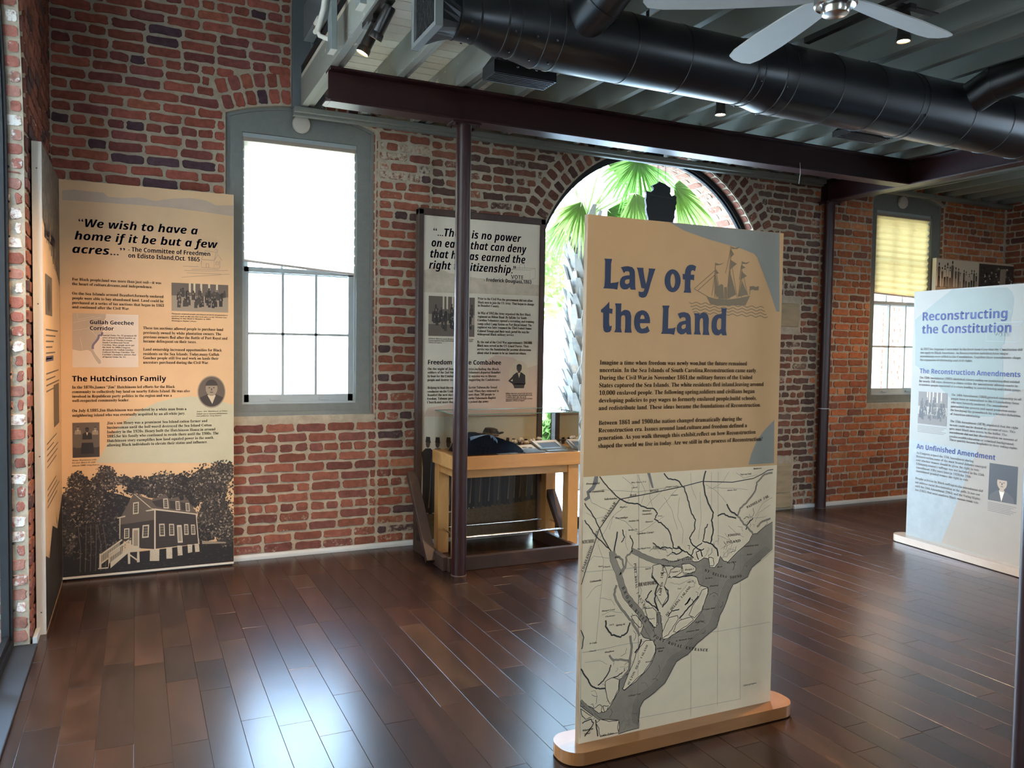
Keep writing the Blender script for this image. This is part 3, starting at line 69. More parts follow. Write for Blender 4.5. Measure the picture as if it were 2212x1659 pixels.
HOUSE={'wallL': [(0.3372,0.3901),(0.5459,0.4369),(0.5448,0.1628),(0.4523,0.1771),(0.3364,0.2497)],'wallR': [(0.5459,0.4369),(0.8068,0.3775),(0.8264,0.1745),(0.7607,0.1717),(0.5551,0.1647),(0.5448,0.1628)],'gable': [(0.3372,0.3873),(0.4185,0.5475),(0.5253,0.4412),(0.5459,0.434),(0.5456,0.3628),(0.3369,0.3452)],'roof': [(0.4186,0.5487),(0.5307,0.5006),(0.6138,0.5351),(0.6398,0.4991),(0.6978,0.5096),(0.7083,0.483),(0.7562,0.4884),(0.7721,0.4555),(0.8203,0.3823),(0.5511,0.4365),(0.5253,0.4441)],'dormers': [[(0.5306,0.4892),(0.6032,0.5015),(0.603,0.4385),(0.5563,0.4533)],[(0.6398,0.4876),(0.6818,0.479),(0.6817,0.4243),(0.6448,0.4298)],[(0.7109,0.4713),(0.7428,0.4633),(0.7426,0.4112),(0.7134,0.4191)]],'trim': [[[(0.3197,0.3943),(0.3674,0.4047),(0.3698,0.3961),(0.3222,0.3885)]],[[(0.4918,0.4294),(0.5511,0.4394),(0.8203,0.3834),(0.8203,0.3765),(0.551,0.428),(0.4969,0.4234)]],[[(0.5448,0.4313),(0.5541,0.4306),(0.553,0.162),(0.5437,0.1629)]],[[(0.3332,0.3904),(0.3397,0.3899),(0.3374,0.2496),(0.3324,0.2501)]],[[(0.8068,0.3775),(0.8122,0.3771),(0.8275,0.1744),(0.822,0.1749)]],[[(0.4186,0.5487),(0.4261,0.547),(0.5253,0.4469),(0.5176,0.4475)]]],'windows': [[(0.3618,0.3179),(0.3931,0.3182),(0.3917,0.2517),(0.3605,0.2487)],[(0.4734,0.3315),(0.5135,0.3328),(0.51,0.2459),(0.4695,0.2449)],[(0.4172,0.4884),(0.4513,0.4918),(0.4493,0.4127),(0.4148,0.4096)],[(0.5745,0.3331),(0.6089,0.332),(0.6117,0.2457),(0.5762,0.2476)],[(0.6366,0.3281),(0.6682,0.3256),(0.6705,0.2446),(0.6379,0.2463)],[(0.7317,0.3182),(0.7573,0.3162),(0.7609,0.2427),(0.7331,0.2439)],[(0.7755,0.3118),(0.8002,0.3098),(0.8049,0.2401),(0.778,0.2412)],[(0.6006,0.5028),(0.6294,0.5026),(0.6354,0.4334),(0.603,0.4374)],[(0.6776,0.4804),(0.7019,0.4788),(0.707,0.4167),(0.6806,0.4198)],[(0.7412,0.4634),(0.7641,0.4618),(0.7693,0.4035),(0.7442,0.4065)]],'doors': [[(0.4113,0.3139),(0.4529,0.315),(0.4523,0.1799),(0.4091,0.1839)],[(0.6866,0.3155),(0.7157,0.3137),(0.7234,0.1914),(0.6915,0.1925)]],'piers': [[(0.5179,0.1641),(0.5759,0.161),(0.5745,0.0796),(0.5165,0.0842)],[(0.6187,0.1685),(0.6555,0.1669),(0.6568,0.0887),(0.62,0.0895)],[(0.6888,0.1736),(0.718,0.171),(0.7215,0.1045),(0.6913,0.1039)],[(0.7538,0.1753),(0.7832,0.1738),(0.7831,0.1201),(0.7563,0.1157)],[(0.7983,0.1759),(0.8264,0.1745),(0.8306,0.1185),(0.8025,0.1183)]],'stairs': [[(0.2143,0.1629),(0.2256,0.1618),(0.225,0.0652),(0.2112,0.0666)],[(0.2241,0.162),(0.3464,0.2489),(0.3514,0.24),(0.2255,0.1507)],[(0.2237,0.1033),(0.2709,0.1379),(0.2708,0.1267),(0.2251,0.092)],[(0.2686,0.1605),(0.4018,0.2525),(0.4043,0.2409),(0.271,0.1491)],[(0.2661,0.1607),(0.276,0.1598),(0.2779,0.0597),(0.2655,0.0599)],[(0.2706,0.093),(0.3863,0.1804),(0.4599,0.1792),(0.4583,0.1594),(0.3912,0.1573),(0.2804,0.0612),(0.2704,0.0622)],[(0.2038,0.0674),(0.2779,0.0687),(0.2754,0.06),(0.2062,0.0604)],[(0.3821,0.1581),(0.3963,0.1568),(0.3969,0.0774),(0.3837,0.0771)],[(0.4395,0.1612),(0.4522,0.1612),(0.4544,0.083),(0.4375,0.083)],[(0.3962,0.1427),(0.4392,0.1044),(0.4391,0.0931),(0.3961,0.1313)],[(0.3917,0.2477),(0.4043,0.2466),(0.404,0.1815),(0.3913,0.1771)]],'balusters': [[(0.2759,0.1497),(0.2766,0.0924)],[(0.2814,0.1536),(0.2821,0.0964)],[(0.2869,0.1575),(0.2876,0.1003)],[(0.2924,0.1614),(0.2931,0.1042)],[(0.2979,0.1653),(0.2986,0.1082)],[(0.3034,0.1693),(0.3041,0.1121)],[(0.3089,0.1732),(0.3096,0.1161)],[(0.3145,0.1771),(0.3151,0.1201)],[(0.32,0.181),(0.3206,0.124)],[(0.3255,0.185),(0.3262,0.128)],[(0.331,0.1889),(0.3317,0.1319)],[(0.3366,0.1928),(0.3372,0.1359)],[(0.3421,0.1968),(0.3428,0.1399)],[(0.3476,0.2007),(0.3483,0.1439)],[(0.3532,0.2046),(0.3539,0.1478)],[(0.3587,0.2086),(0.3594,0.1518)],[(0.3643,0.2125),(0.365,0.1558)],[(0.3698,0.2165),(0.3705,0.1598)],[(0.3754,0.2205),(0.3761,0.1638)],[(0.381,0.2244),(0.3817,0.1678)],[(0.3865,0.2284),(0.3873,0.1718)],[(0.3921,0.2323),(0.3928,0.1758)],[(0.229,0.1542),(0.2291,0.0983)],[(0.2344,0.158),(0.2346,0.102)],[(0.2399,0.1617),(0.24,0.1057)],[(0.2453,0.1654),(0.2455,0.1094)],[(0.2508,0.1691),(0.2509,0.1132)],[(0.2563,0.1729),(0.2564,0.1169)],[(0.2617,0.1766),(0.2619,0.1206)],[(0.2672,0.1804),(0.2674,0.1243)],[(0.2727,0.1841),(0.2728,0.128)],[(0.2782,0.1878),(0.2783,0.1318)],[(0.2837,0.1916),(0.2838,0.1355)],[(0.2891,0.1953),(0.2893,0.1392)],[(0.2946,0.1991),(0.2948,0.143)],[(0.3001,0.2029),(0.3003,0.1467)],[(0.3056,0.2066),(0.3058,0.1504)],[(0.3112,0.2104),(0.3113,0.1542)],[(0.3167,0.2142),(0.3168,0.1579)],[(0.3222,0.2179),(0.3224,0.1617)],[(0.3277,0.2217),(0.3279,0.1654)],[(0.3332,0.2255),(0.3334,0.1692)]],'ground': [(-0.0398,0.0203),(-0.0384,0.1734),(0.1046,0.1596),(0.2117,0.1492),(0.3308,0.1546),(0.4522,0.1543),(0.6072,0.1598),(0.8253,0.1717),(1.062,0.1919),(1.0536,0.011),(0.0076,0.0151)],'understory': [(-0.0068,0.5582),(0.0599,0.5867),(0.1656,0.547),(0.2539,0.5747),(0.3431,0.5467),(0.4032,0.5204),(0.3421,0.3785),(0.3357,0.1316),(-0.0199,0.1333)],'fence': [(0.847,0.1932),(1.0034,0.1704),(1.0034,0.1615),(0.8469,0.1697)],'trees': [[0.1072,0.5068,0.1117,0.1596,1,260],[0.1153,0.2968,0.1466,0.1824,0,240],[0.2494,0.6471,0.0693,0.0944,2,170],[0.0891,0.6507,0.053,0.0603,1,90],[0.263,0.4627,0.1146,0.1227,0,160],[0.1799,0.5019,0.0735,0.1439,1,120],[0.3536,0.6413,0.0553,0.0336,2,40],[0.4543,0.5961,0.0922,0.0621,0,150],[0.6088,0.5869,0.121,0.0972,1,260],[0.7456,0.5441,0.102,0.1273,0,220],[0.902,0.5811,0.1434,0.1463,2,330],[0.9844,0.6645,0.0777,0.0764,1,150],[0.9291,0.3624,0.133,0.153,2,300],[0.8688,0.2499,0.0711,0.088,0,100],[1.0063,0.2383,0.0614,0.1067,1,120],[0.0385,0.2924,0.0527,0.1208,1,90],[0.2324,0.2979,0.1092,0.1562,0,150],[0.3015,0.2696,0.0701,0.1459,0,80]],'sky': [(0.108,0.6057),(0.1667,0.7069),(0.2549,0.7412),(0.3337,0.6592),(0.4187,0.5869),(0.4193,0.6938),(0.5058,0.6893),(0.821,0.7078),(1.0566,0.7316),(1.0564,0.1567),(-0.0013,0.0875),(-0.0204,0.6352)],'hill': [(0.0175,2.5164),(0.0829,2.5305),(0.1663,2.5268),(0.2509,2.527),(0.2793,2.5021),(0.3655,2.5021),(0.4751,2.5163),(0.5565,2.4996),(0.662,2.5255),(0.7768,2.5402),(0.878,2.5329),(0.9411,2.5053),(1.057,2.5156),(1.057,2.4398),(0.8936,2.4512),(0.6618,2.4642),(0.4381,2.4647),(0.2222,2.4613),(0.017,2.4582)],'house_line': [[(0.8459,2.123),(0.8458,2.0772),(0.9287,2.076),(0.9287,2.128),(0.846,2.1314)],[(0.8459,2.1297),(0.8696,2.1912),(0.9407,2.1858),(0.9287,2.128)],[(0.9287,2.128),(0.9526,2.1714),(0.9789,2.131)],[(0.9645,2.1301),(0.9645,2.078),(0.9287,2.076)],[(0.7294,2.0789),(0.8302,2.0788)],[(0.737,2.0504),(0.893,2.0547),(1.0206,2.0659)],[(0.7524,2.0347),(0.9724,2.038)],[(0.7834,2.0612),(0.9565,2.0691)],[(0.8773,2.104),(0.8773,2.0765),(0.893,2.0773),(0.8931,2.1041),(0.8773,2.104)],[(0.9406,2.1203),(0.9549,2.1212),(0.9549,2.1002),(0.9406,2.0993),(0.9406,2.1203)],[(0.9328,2.2037),(0.9487,2.2047),(0.9486,2.1796)],[(0.7215,2.0041),(0.893,2.0238),(1.0286,2.041)]],'photo1': [(0.658,1.9647),(1.0197,1.962),(1.0196,1.7748),(0.6574,1.7749)],'inset': [(0.0696,1.7413),(0.4545,1.7409),(0.4528,1.3939),(0.0668,1.3899)],'insetland': [(0.0696,1.7413),(0.2618,1.7415),(0.2607,1.7197),(0.2387,1.6636),(0.2429,1.6233),(0.2203,1.6026),(0.2111,1.5772),(0.1863,1.5415),(0.1838,1.5113),(0.2015,1.4762),(0.2304,1.4361),(0.2317,1.4183),(0.219,1.4132),(0.1968,1.4459),(0.1725,1.496),(0.1526,1.5058),(0.1126,1.4978),(0.0677,1.5072)],'corridor': [(0.2429,1.6208),(0.2338,1.6029),(0.2203,1.6001),(0.2134,1.5773),(0.1907,1.5441),(0.183,1.5289),(0.1847,1.5113)],'statelines': [[(0.0687,1.6293),(0.158,1.644)],[(0.0968,1.7397),(0.1009,1.6999),(0.1942,1.7227)],[(0.1132,1.5804),(0.1259,1.5055)],[(0.158,1.6515),(0.2112,1.5924)],[(0.0691,1.6791),(0.1584,1.7016),(0.2346,1.7189)]],'photo2': [(0.0636,1.0324),(0.2196,1.0335),(0.2172,0.8056),(0.0618,0.8049)],'oval': [0.9103,1.2258,0.0911,0.1115],'green': [(0.1966,0.7652),(0.2332,0.8228),(0.2631,0.8882),(0.307,0.9636),(0.3812,1.0464),(0.4749,1.1143),(0.5698,1.1595),(0.666,1.1844),(0.7883,1.1956),(0.9128,1.177),(0.9937,1.1533),(1.0628,1.1295),(1.0628,0.7245)]}
DOUG={'photo': [(0.0474,1.9459),(0.4249,1.9437),(0.4236,1.6427),(0.0476,1.642)],'oval': [0.8168,1.3444,0.0895,0.1154],'band': [(0.0066,2.1343),(0.0984,2.1684),(0.2131,2.126),(0.4476,2.0988),(0.7568,2.0942),(1.0001,2.065),(1.0016,1.9824),(0.4276,1.9786),(0.0084,1.9704)],'box': [[(0.7328,2.1821),(0.8974,2.1851),(0.8988,2.1063),(0.7341,2.1032),(0.7328,2.1821)],[(0.8974,2.1851),(0.9466,2.2012),(0.948,2.1242),(0.8988,2.1063)],[(0.7328,2.1821),(0.7833,2.1971),(0.9466,2.2012)],[(0.8059,2.1984),(0.8111,2.2292),(0.8509,2.2295),(0.8514,2.1989)]],'pink': [(0.4787,1.43),(0.6096,1.5017),(0.7668,1.4828),(0.8823,1.4012),(1.0117,1.4329),(1.0195,1.0056),(0.0182,1.028),(0.0484,1.095),(0.2464,1.1213),(0.394,1.2794)],'ground': [(0.0035,0.2802),(0.2181,0.2734),(0.4936,0.3091),(0.8005,0.3399),(1.007,0.3503),(1.0133,0.0017),(0.0056,0.0702)],'men': [[0.0537,0.8739,0.276],[0.1315,0.8677,0.2839],[0.2206,0.8647,0.2865],[0.308,0.8591,0.2847],[0.3964,0.8561,0.2921],[0.476,0.8526,0.2958],[0.5563,0.8489,0.2994],[0.6376,0.8453,0.3031],[0.7248,0.8452,0.3065],[0.7767,0.8368,0.3124],[0.829,0.8322,0.3183],[0.8868,0.8293,0.3211],[0.9397,0.8313,0.3252],[0.9878,0.822,0.3268]]}
RECON={'teal': [(0.3683,2.0684),(0.8342,2.0491),(0.8726,2.0158),(0.8901,1.9645),(0.8825,1.8643),(0.8422,1.7361),(0.8277,1.6458),(0.8049,1.6231),(0.8211,1.5835),(0.825,1.4302),(0.8433,1.3003),(0.8402,1.232),(0.807,1.1325),(0.7764,1.1076),(0.5932,1.0922),(0.4074,1.2038),(0.2869,1.2951),(0.2234,1.3793),(0.1459,1.408),(0.0337,1.4684),(0.0169,1.8394),(0.093,1.8941),(0.2261,1.9819)],'box': [[(0.678,1.7852),(0.929,1.7736),(0.9254,1.654),(0.677,1.6635),(0.678,1.7852)],[(0.929,1.7736),(0.9725,1.8002)],[(0.7677,1.7916),(0.9725,1.8002)],[(0.7989,1.8674),(0.8725,1.8814),(0.87,1.803)],[(0.678,1.7852),(0.7451,1.7979),(0.9725,1.8002)]],'photo': [(0.0804,1.2562),(0.3586,1.2538),(0.3566,1.0013),(0.081,0.9953)],'portrait': [(0.7494,0.7629),(0.9764,0.7649),(0.9757,0.4939),(0.7479,0.4892)],'tan': [(0.8355,1.2664),(0.9954,1.3233),(1.0527,0.0573),(0.3514,0.0742),(0.4401,0.2948),(0.5468,0.6002),(0.6508,0.8696),(0.7204,0.9943),(0.7706,1.1064)],'blue': [(0.0075,0.8572),(0.536,0.8387),(0.6334,0.8338),(0.5468,0.6002),(0.4401,0.2948),(0.3514,0.0742),(0.0031,0.0563)]}
FARP={'left': [(0.0326,2.5808),(0.7244,2.5889),(0.7282,2.3112),(0.0364,2.2462)],'right': [(0.7314,2.5807),(1.4575,2.6324),(1.4749,2.3722),(0.7337,2.3286)]}
# ------------------------------------------------------------------ helpers
class MB:
    def __init__(self):
        self.v = []; self.f = []; self.m = []; self.c = []; self.col = None
    def add(self, vs, fs, m=0):
        b = len(self.v); self.v += [tuple(p) for p in vs]
        for f in fs:
            self.f.append([i + b for i in f]); self.m.append(m); self.c.append(self.col)
    def box(self, x0, y0, z0, x1, y1, z1, m=0):
        self.add([(x0,y0,z0),(x1,y0,z0),(x1,y1,z0),(x0,y1,z0),(x0,y0,z1),(x1,y0,z1),(x1,y1,z1),(x0,y1,z1)],
                 [(0,3,2,1),(4,5,6,7),(0,1,5,4),(1,2,6,5),(2,3,7,6),(3,0,4,7)], m)
    def beam(self, a, b, w, h, m=0, up=(0,0,1)):
        a = Vector(a); b = Vector(b); d = (b - a).normalized(); s = d.cross(Vector(up)).normalized(); t = s.cross(d)
        vs = []
        for p in (a, b):
            for i, j in ((-1,-1),(1,-1),(1,1),(-1,1)):
                vs.append(p + s * (w/2*i) + t * (h/2*j))
        self.add(vs, [(0,1,2,3),(7,6,5,4),(0,4,5,1),(1,5,6,2),(2,6,7,3),(3,7,4,0)], m)
    def prism(self, loops, fn, d0, d1, m=0):
        """loops of (u,v), first the outline then holes; fn(u,v,d) gives a point"""
        flat = [p for l in loops for p in l]
        tri = tessellate_polygon([[Vector((p[0], p[1], 0)) for p in l] for l in loops])
        n = len(flat)
        vs = [fn(p[0], p[1], d0) for p in flat] + [fn(p[0], p[1], d1) for p in flat]
        fs = [tuple(t) for t in tri] + [tuple(i + n for i in reversed(t)) for t in tri]
        k = 0
        for l in loops:
            L = len(l)
            for i in range(L):
                a, b = k + i, k + (i + 1) % L
                fs.append((a, b, b + n, a + n))
            k += L
        self.add(vs, fs, m)
    def flat(self, pts, fn, d, m=0):
        tri = tessellate_polygon([[Vector((p[0], p[1], 0)) for p in pts]])
        self.add([fn(p[0], p[1], d) for p in pts], [tuple(t) for t in tri], m)
    def stroke(self, pts, w, fn, d, m=0):
        n = len(pts); L = []; R = []
        for i, p in enumerate(pts):
            a = pts[max(0, i-1)]; b = pts[min(n-1, i+1)]
            dx, dy = b[0]-a[0], b[1]-a[1]; l = math.hypot(dx, dy) or 1
            ww = w if not isinstance(w, (list, tuple)) else w[i]
            nx, ny = -dy/l*ww/2, dx/l*ww/2
            L.append(fn(p[0]+nx, p[1]+ny, d)); R.append(fn(p[0]-nx, p[1]-ny, d))
        self.add(L + R, [(i, i+1, n+i+1, n+i) for i in range(n-1)], m)
    def ell(self, cx, cy, rx, ry, fn, d, m=0, n=28, a0=0, a1=2*PI):
        k = n if abs(a1-a0-2*PI) < 1e-6 else n+1
        self.add([fn(cx+rx*math.cos(a0+(a1-a0)*i/n), cy+ry*math.sin(a0+(a1-a0)*i/n), d) for i in range(k)], [tuple(range(k))], m)
    def tube(self, path, r, n=10, m=0, caps=True):
        path = [Vector(p) for p in path]; rs = r if isinstance(r, (list, tuple)) else [r]*len(path)
        vs = []; ref = None
        for i, p in enumerate(path):
            d = (path[min(i+1, len(path)-1)] - path[max(i-1, 0)]).normalized()
            if ref is None:
                ref = Vector((0,0,1)) if abs(d.z) < .9 else Vector((1,0,0))
            s = d.cross(ref).normalized(); t = s.cross(d); ref = t
            for k in range(n):
                a = 2*PI*k/n; vs.append(p + (s*math.cos(a) + t*math.sin(a))*rs[i])
        fs = []
        for i in range(len(path)-1):
            for k in range(n):
                a = i*n+k; b = i*n+(k+1)%n; fs.append((a, b, b+n, a+n))
        if caps:
            fs.append(tuple(reversed(range(n)))); fs.append(tuple(range((len(path)-1)*n, len(path)*n)))
        self.add(vs, fs, m)
    def lathe(self, prof, c, axis='Z', n=24, m=0):
        """prof: list of (radius, height) along the axis from c"""
        c = Vector(c)
        ax = {'Z': (Vector((1,0,0)), Vector((0,1,0)), Vector((0,0,1))), 'X': (Vector((0,1,0)), Vector((0,0,1)), Vector((1,0,0))), 'Y': (Vector((0,0,1)), Vector((1,0,0)), Vector((0,1,0)))}
        if isinstance(axis, str): s, t, d = ax[axis]
        else:
            d = Vector(axis).normalized(); s = d.cross(Vector((0,0,1)) if abs(d.z) < .9 else Vector((1,0,0))).normalized(); t = d.cross(s)
        vs = []
        for r, h in prof:
            for k in range(n):
                a = 2*PI*k/n; vs.append(c + d*h + (s*math.cos(a) + t*math.sin(a))*max(r, 1e-5))
        fs = []
        for i in range(len(prof)-1):
            for k in range(n):
                a = i*n+k; b = i*n+(k+1)%n; fs.append((a, b, b+n, a+n))
        fs.append(tuple(reversed(range(n)))); fs.append(tuple(range((len(prof)-1)*n, len(prof)*n)))
        self.add(vs, fs, m)
    def build(self, name, mats, parent=None, smooth=False, bevel=0, world=True, label=None):
        me = bpy.data.meshes.new(name)
        off = Vector((0,0,0))
        if parent is not None and world:
            p = parent
            while p is not None: off = off + p.location; p = p.parent
        me.from_pydata([Vector(q) - off for q in self.v], [], self.f)
        if not isinstance(mats, (list, tuple)): mats = [mats]
        for mt in mats: me.materials.append(mt)
        me.polygons.foreach_set('material_index', self.m)
        if any(c is not None for c in self.c):
            at = me.attributes.new('tint', 'FLOAT_COLOR', 'FACE')
            fl = []
            for c in self.c: fl += list(c) if c is not None else [.5,.5,.5,0]
            at.data.foreach_set('color', fl)
        me.update()
        if smooth:
            me.polygons.foreach_set('use_smooth', [True]*len(me.polygons))
            try: me.set_sharp_from_angle(angle=math.radians(38))
            except Exception: pass
        o = bpy.data.objects.new(name, me); COL.objects.link(o)
        if parent is not None: o.parent = parent
        if bevel:
            md = o.modifiers.new('edge', 'BEVEL'); md.width = bevel; md.segments = 2; md.limit_method = 'ANGLE'
        if label: o['label'] = label
        return o
def tag(o, label, cat, group=None, kind=None):
    o['label'] = label; o['category'] = cat
    if group: o['group'] = group
    if kind: o['kind'] = kind
    return o
def struct(o): o['kind'] = 'structure'; return o
def thing(name, label, cat, loc=(0,0,0), group=None):
    o = bpy.data.objects.new(name, None); COL.objects.link(o); o.location = loc; o.empty_display_size = .1
    return tag(o, label, cat, group)
def root(name, loc=(0,0,0)):
    o = bpy.data.objects.new(name, None); COL.objects.link(o); o.location = loc; o.empty_display_size = .1
    return struct(o)
# ------------------------------------------------------------------ materials
MATS = {}
def mat(name, col, rough=.6, metal=0, var=0, scale=8, bump=0, bscale=60, spec=.5, coat=0, stretch=None, col2=None):
    if name in MATS: return MATS[name]
    m = bpy.data.materials.new(name); m.use_nodes = True; nt = m.node_tree; N = nt.nodes; L = nt.links
    b = N['Principled BSDF']; b.inputs['Base Color'].default_value = (*col, 1); b.inputs['Roughness'].default_value = rough
    b.inputs['Metallic'].default_value = metal; b.inputs['Specular IOR Level'].default_value = spec
    if coat: b.inputs['Coat Weight'].default_value = coat; b.inputs['Coat Roughness'].default_value = .15
    if var or bump or col2:
        tc = N.new('ShaderNodeTexCoord'); mp = N.new('ShaderNodeMapping'); L.new(tc.outputs['Object'], mp.inputs[0])
        if stretch: mp.inputs['Scale'].default_value = stretch
    if var or col2:
        nz = N.new('ShaderNodeTexNoise'); nz.inputs['Scale'].default_value = scale; nz.inputs['Detail'].default_value = 6; nz.inputs['Roughness'].default_value = .65
        L.new(mp.outputs[0], nz.inputs[0]); rp = N.new('ShaderNodeValToRGB'); L.new(nz.outputs[0], rp.inputs[0])
        c2 = col2 or tuple(min(1, c*(1+var)) for c in col); c1 = col if col2 else tuple(c*(1-var) for c in col)
        rp.color_ramp.elements[0].position = .32; rp.color_ramp.elements[1].position = .68
        rp.color_ramp.elements[0].color = (*c1, 1); rp.color_ramp.elements[1].color = (*c2, 1)
        L.new(rp.outputs[0], b.inputs['Base Color'])
    if bump:
        n2 = N.new('ShaderNodeTexNoise'); n2.inputs['Scale'].default_value = bscale; n2.inputs['Detail'].default_value = 5
        L.new(mp.outputs[0], n2.inputs[0]); bp = N.new('ShaderNodeBump'); bp.inputs['Strength'].default_value = bump; bp.inputs['Distance'].default_value = .01
        L.new(n2.outputs[0], bp.inputs['Height']); L.new(bp.outputs[0], b.inputs['Normal'])
    MATS[name] = m; return m
def emit(name, col, s):
    m = bpy.data.materials.new(name); m.use_nodes = True; nt = m.node_tree
    b = nt.nodes['Principled BSDF']; b.inputs['Base Color'].default_value = (*col, 1)
    b.inputs['Emission Color'].default_value = (*col, 1); b.inputs['Emission Strength'].default_value = s
    return m
def glass(name, tint=(1,1,1), refl=1.0):
    m = bpy.data.materials.new(name); m.use_nodes = True; nt = m.node_tree; N = nt.nodes; L = nt.links
    N.remove(N['Principled BSDF']); out = N['Material Output']
    t = N.new('ShaderNodeBsdfTransparent'); t.inputs[0].default_value = (*tint, 1)
    g = N.new('ShaderNodeBsdfGlossy'); g.inputs['Roughness'].default_value = .02
    fr = N.new('ShaderNodeFresnel'); fr.inputs[0].default_value = 1.45
    mu = N.new('ShaderNodeMath'); mu.operation = 'MULTIPLY'; mu.inputs[1].default_value = refl; L.new(fr.outputs[0], mu.inputs[0])
    mx = N.new('ShaderNodeMixShader'); L.new(mu.outputs[0], mx.inputs[0]); L.new(t.outputs[0], mx.inputs[1]); L.new(g.outputs[0], mx.inputs[2])
    L.new(mx.outputs[0], out.inputs[0]); return m
def translucent(name, col, tcol, f=.6, bump=0):
    m = bpy.data.materials.new(name); m.use_nodes = True; nt = m.node_tree; N = nt.nodes; L = nt.links
    N.remove(N['Principled BSDF']); out = N['Material Output']
    d = N.new('ShaderNodeBsdfDiffuse'); d.inputs[0].default_value = (*col, 1); t = N.new('ShaderNodeBsdfTranslucent'); t.inputs[0].default_value = (*tcol, 1)
    mx = N.new('ShaderNodeMixShader'); mx.inputs[0].default_value = f; L.new(d.outputs[0], mx.inputs[1]); L.new(t.outputs[0], mx.inputs[2]); L.new(mx.outputs[0], out.inputs[0])
    return m
def brick_mat(name, mortar):
    """colour of each brick comes from the mesh; alpha of tint is how much old mortar smears the face"""
    m = bpy.data.materials.new(name); m.use_nodes = True; nt = m.node_tree; N = nt.nodes; L = nt.links
    b = N['Principled BSDF']; b.inputs['Roughness'].default_value = .85; b.inputs['Specular IOR Level'].default_value = .25
    at = N.new('ShaderNodeAttribute'); at.attribute_name = 'tint'
    tc = N.new('ShaderNodeTexCoord')
    n1 = N.new('ShaderNodeTexNoise'); n1.inputs['Scale'].default_value = 22; n1.inputs['Detail'].default_value = 7; n1.inputs['Roughness'].default_value = .7
    L.new(tc.outputs['Object'], n1.inputs[0])
    mr = N.new('ShaderNodeMapRange'); mr.inputs[1].default_value = .25; mr.inputs[2].default_value = .75; mr.inputs[3].default_value = .6; mr.inputs[4].default_value = 1.35
    L.new(n1.outputs[0], mr.inputs[0])
    mul = N.new('ShaderNodeVectorMath'); mul.operation = 'SCALE'; L.new(at.outputs['Color'], mul.inputs[0]); L.new(mr.outputs[0], mul.inputs['Scale'])
    n2 = N.new('ShaderNodeTexNoise'); n2.inputs['Scale'].default_value = 34; n2.inputs['Detail'].default_value = 8; n2.inputs['Roughness'].default_value = .72
    L.new(tc.outputs['Object'], n2.inputs[0])
    ad = N.new('ShaderNodeMath'); ad.operation = 'ADD'; L.new(n2.outputs[0], ad.inputs[0]); L.new(at.outputs['Alpha'], ad.inputs[1])
    m2 = N.new('ShaderNodeMapRange'); m2.inputs[1].default_value = .72; m2.inputs[2].default_value = .86; L.new(ad.outputs[0], m2.inputs[0])
    mx = N.new('ShaderNodeMix'); mx.data_type = 'RGBA'; L.new(m2.outputs[0], mx.inputs[0]); L.new(mul.outputs[0], mx.inputs[6]); mx.inputs[7].default_value = (*[min(1, c*1.15) for c in mortar], 1)
    L.new(mx.outputs[2], b.inputs['Base Color'])
    n3 = N.new('ShaderNodeTexNoise'); n3.inputs['Scale'].default_value = 90; n3.inputs['Detail'].default_value = 4; L.new(tc.outputs['Object'], n3.inputs[0])
    bp = N.new('ShaderNodeBump'); bp.inputs['Strength'].default_value = .45; bp.inputs['Distance'].default_value = .006; L.new(n3.outputs[0], bp.inputs['Height']); L.new(bp.outputs[0], b.inputs['Normal'])
    return m
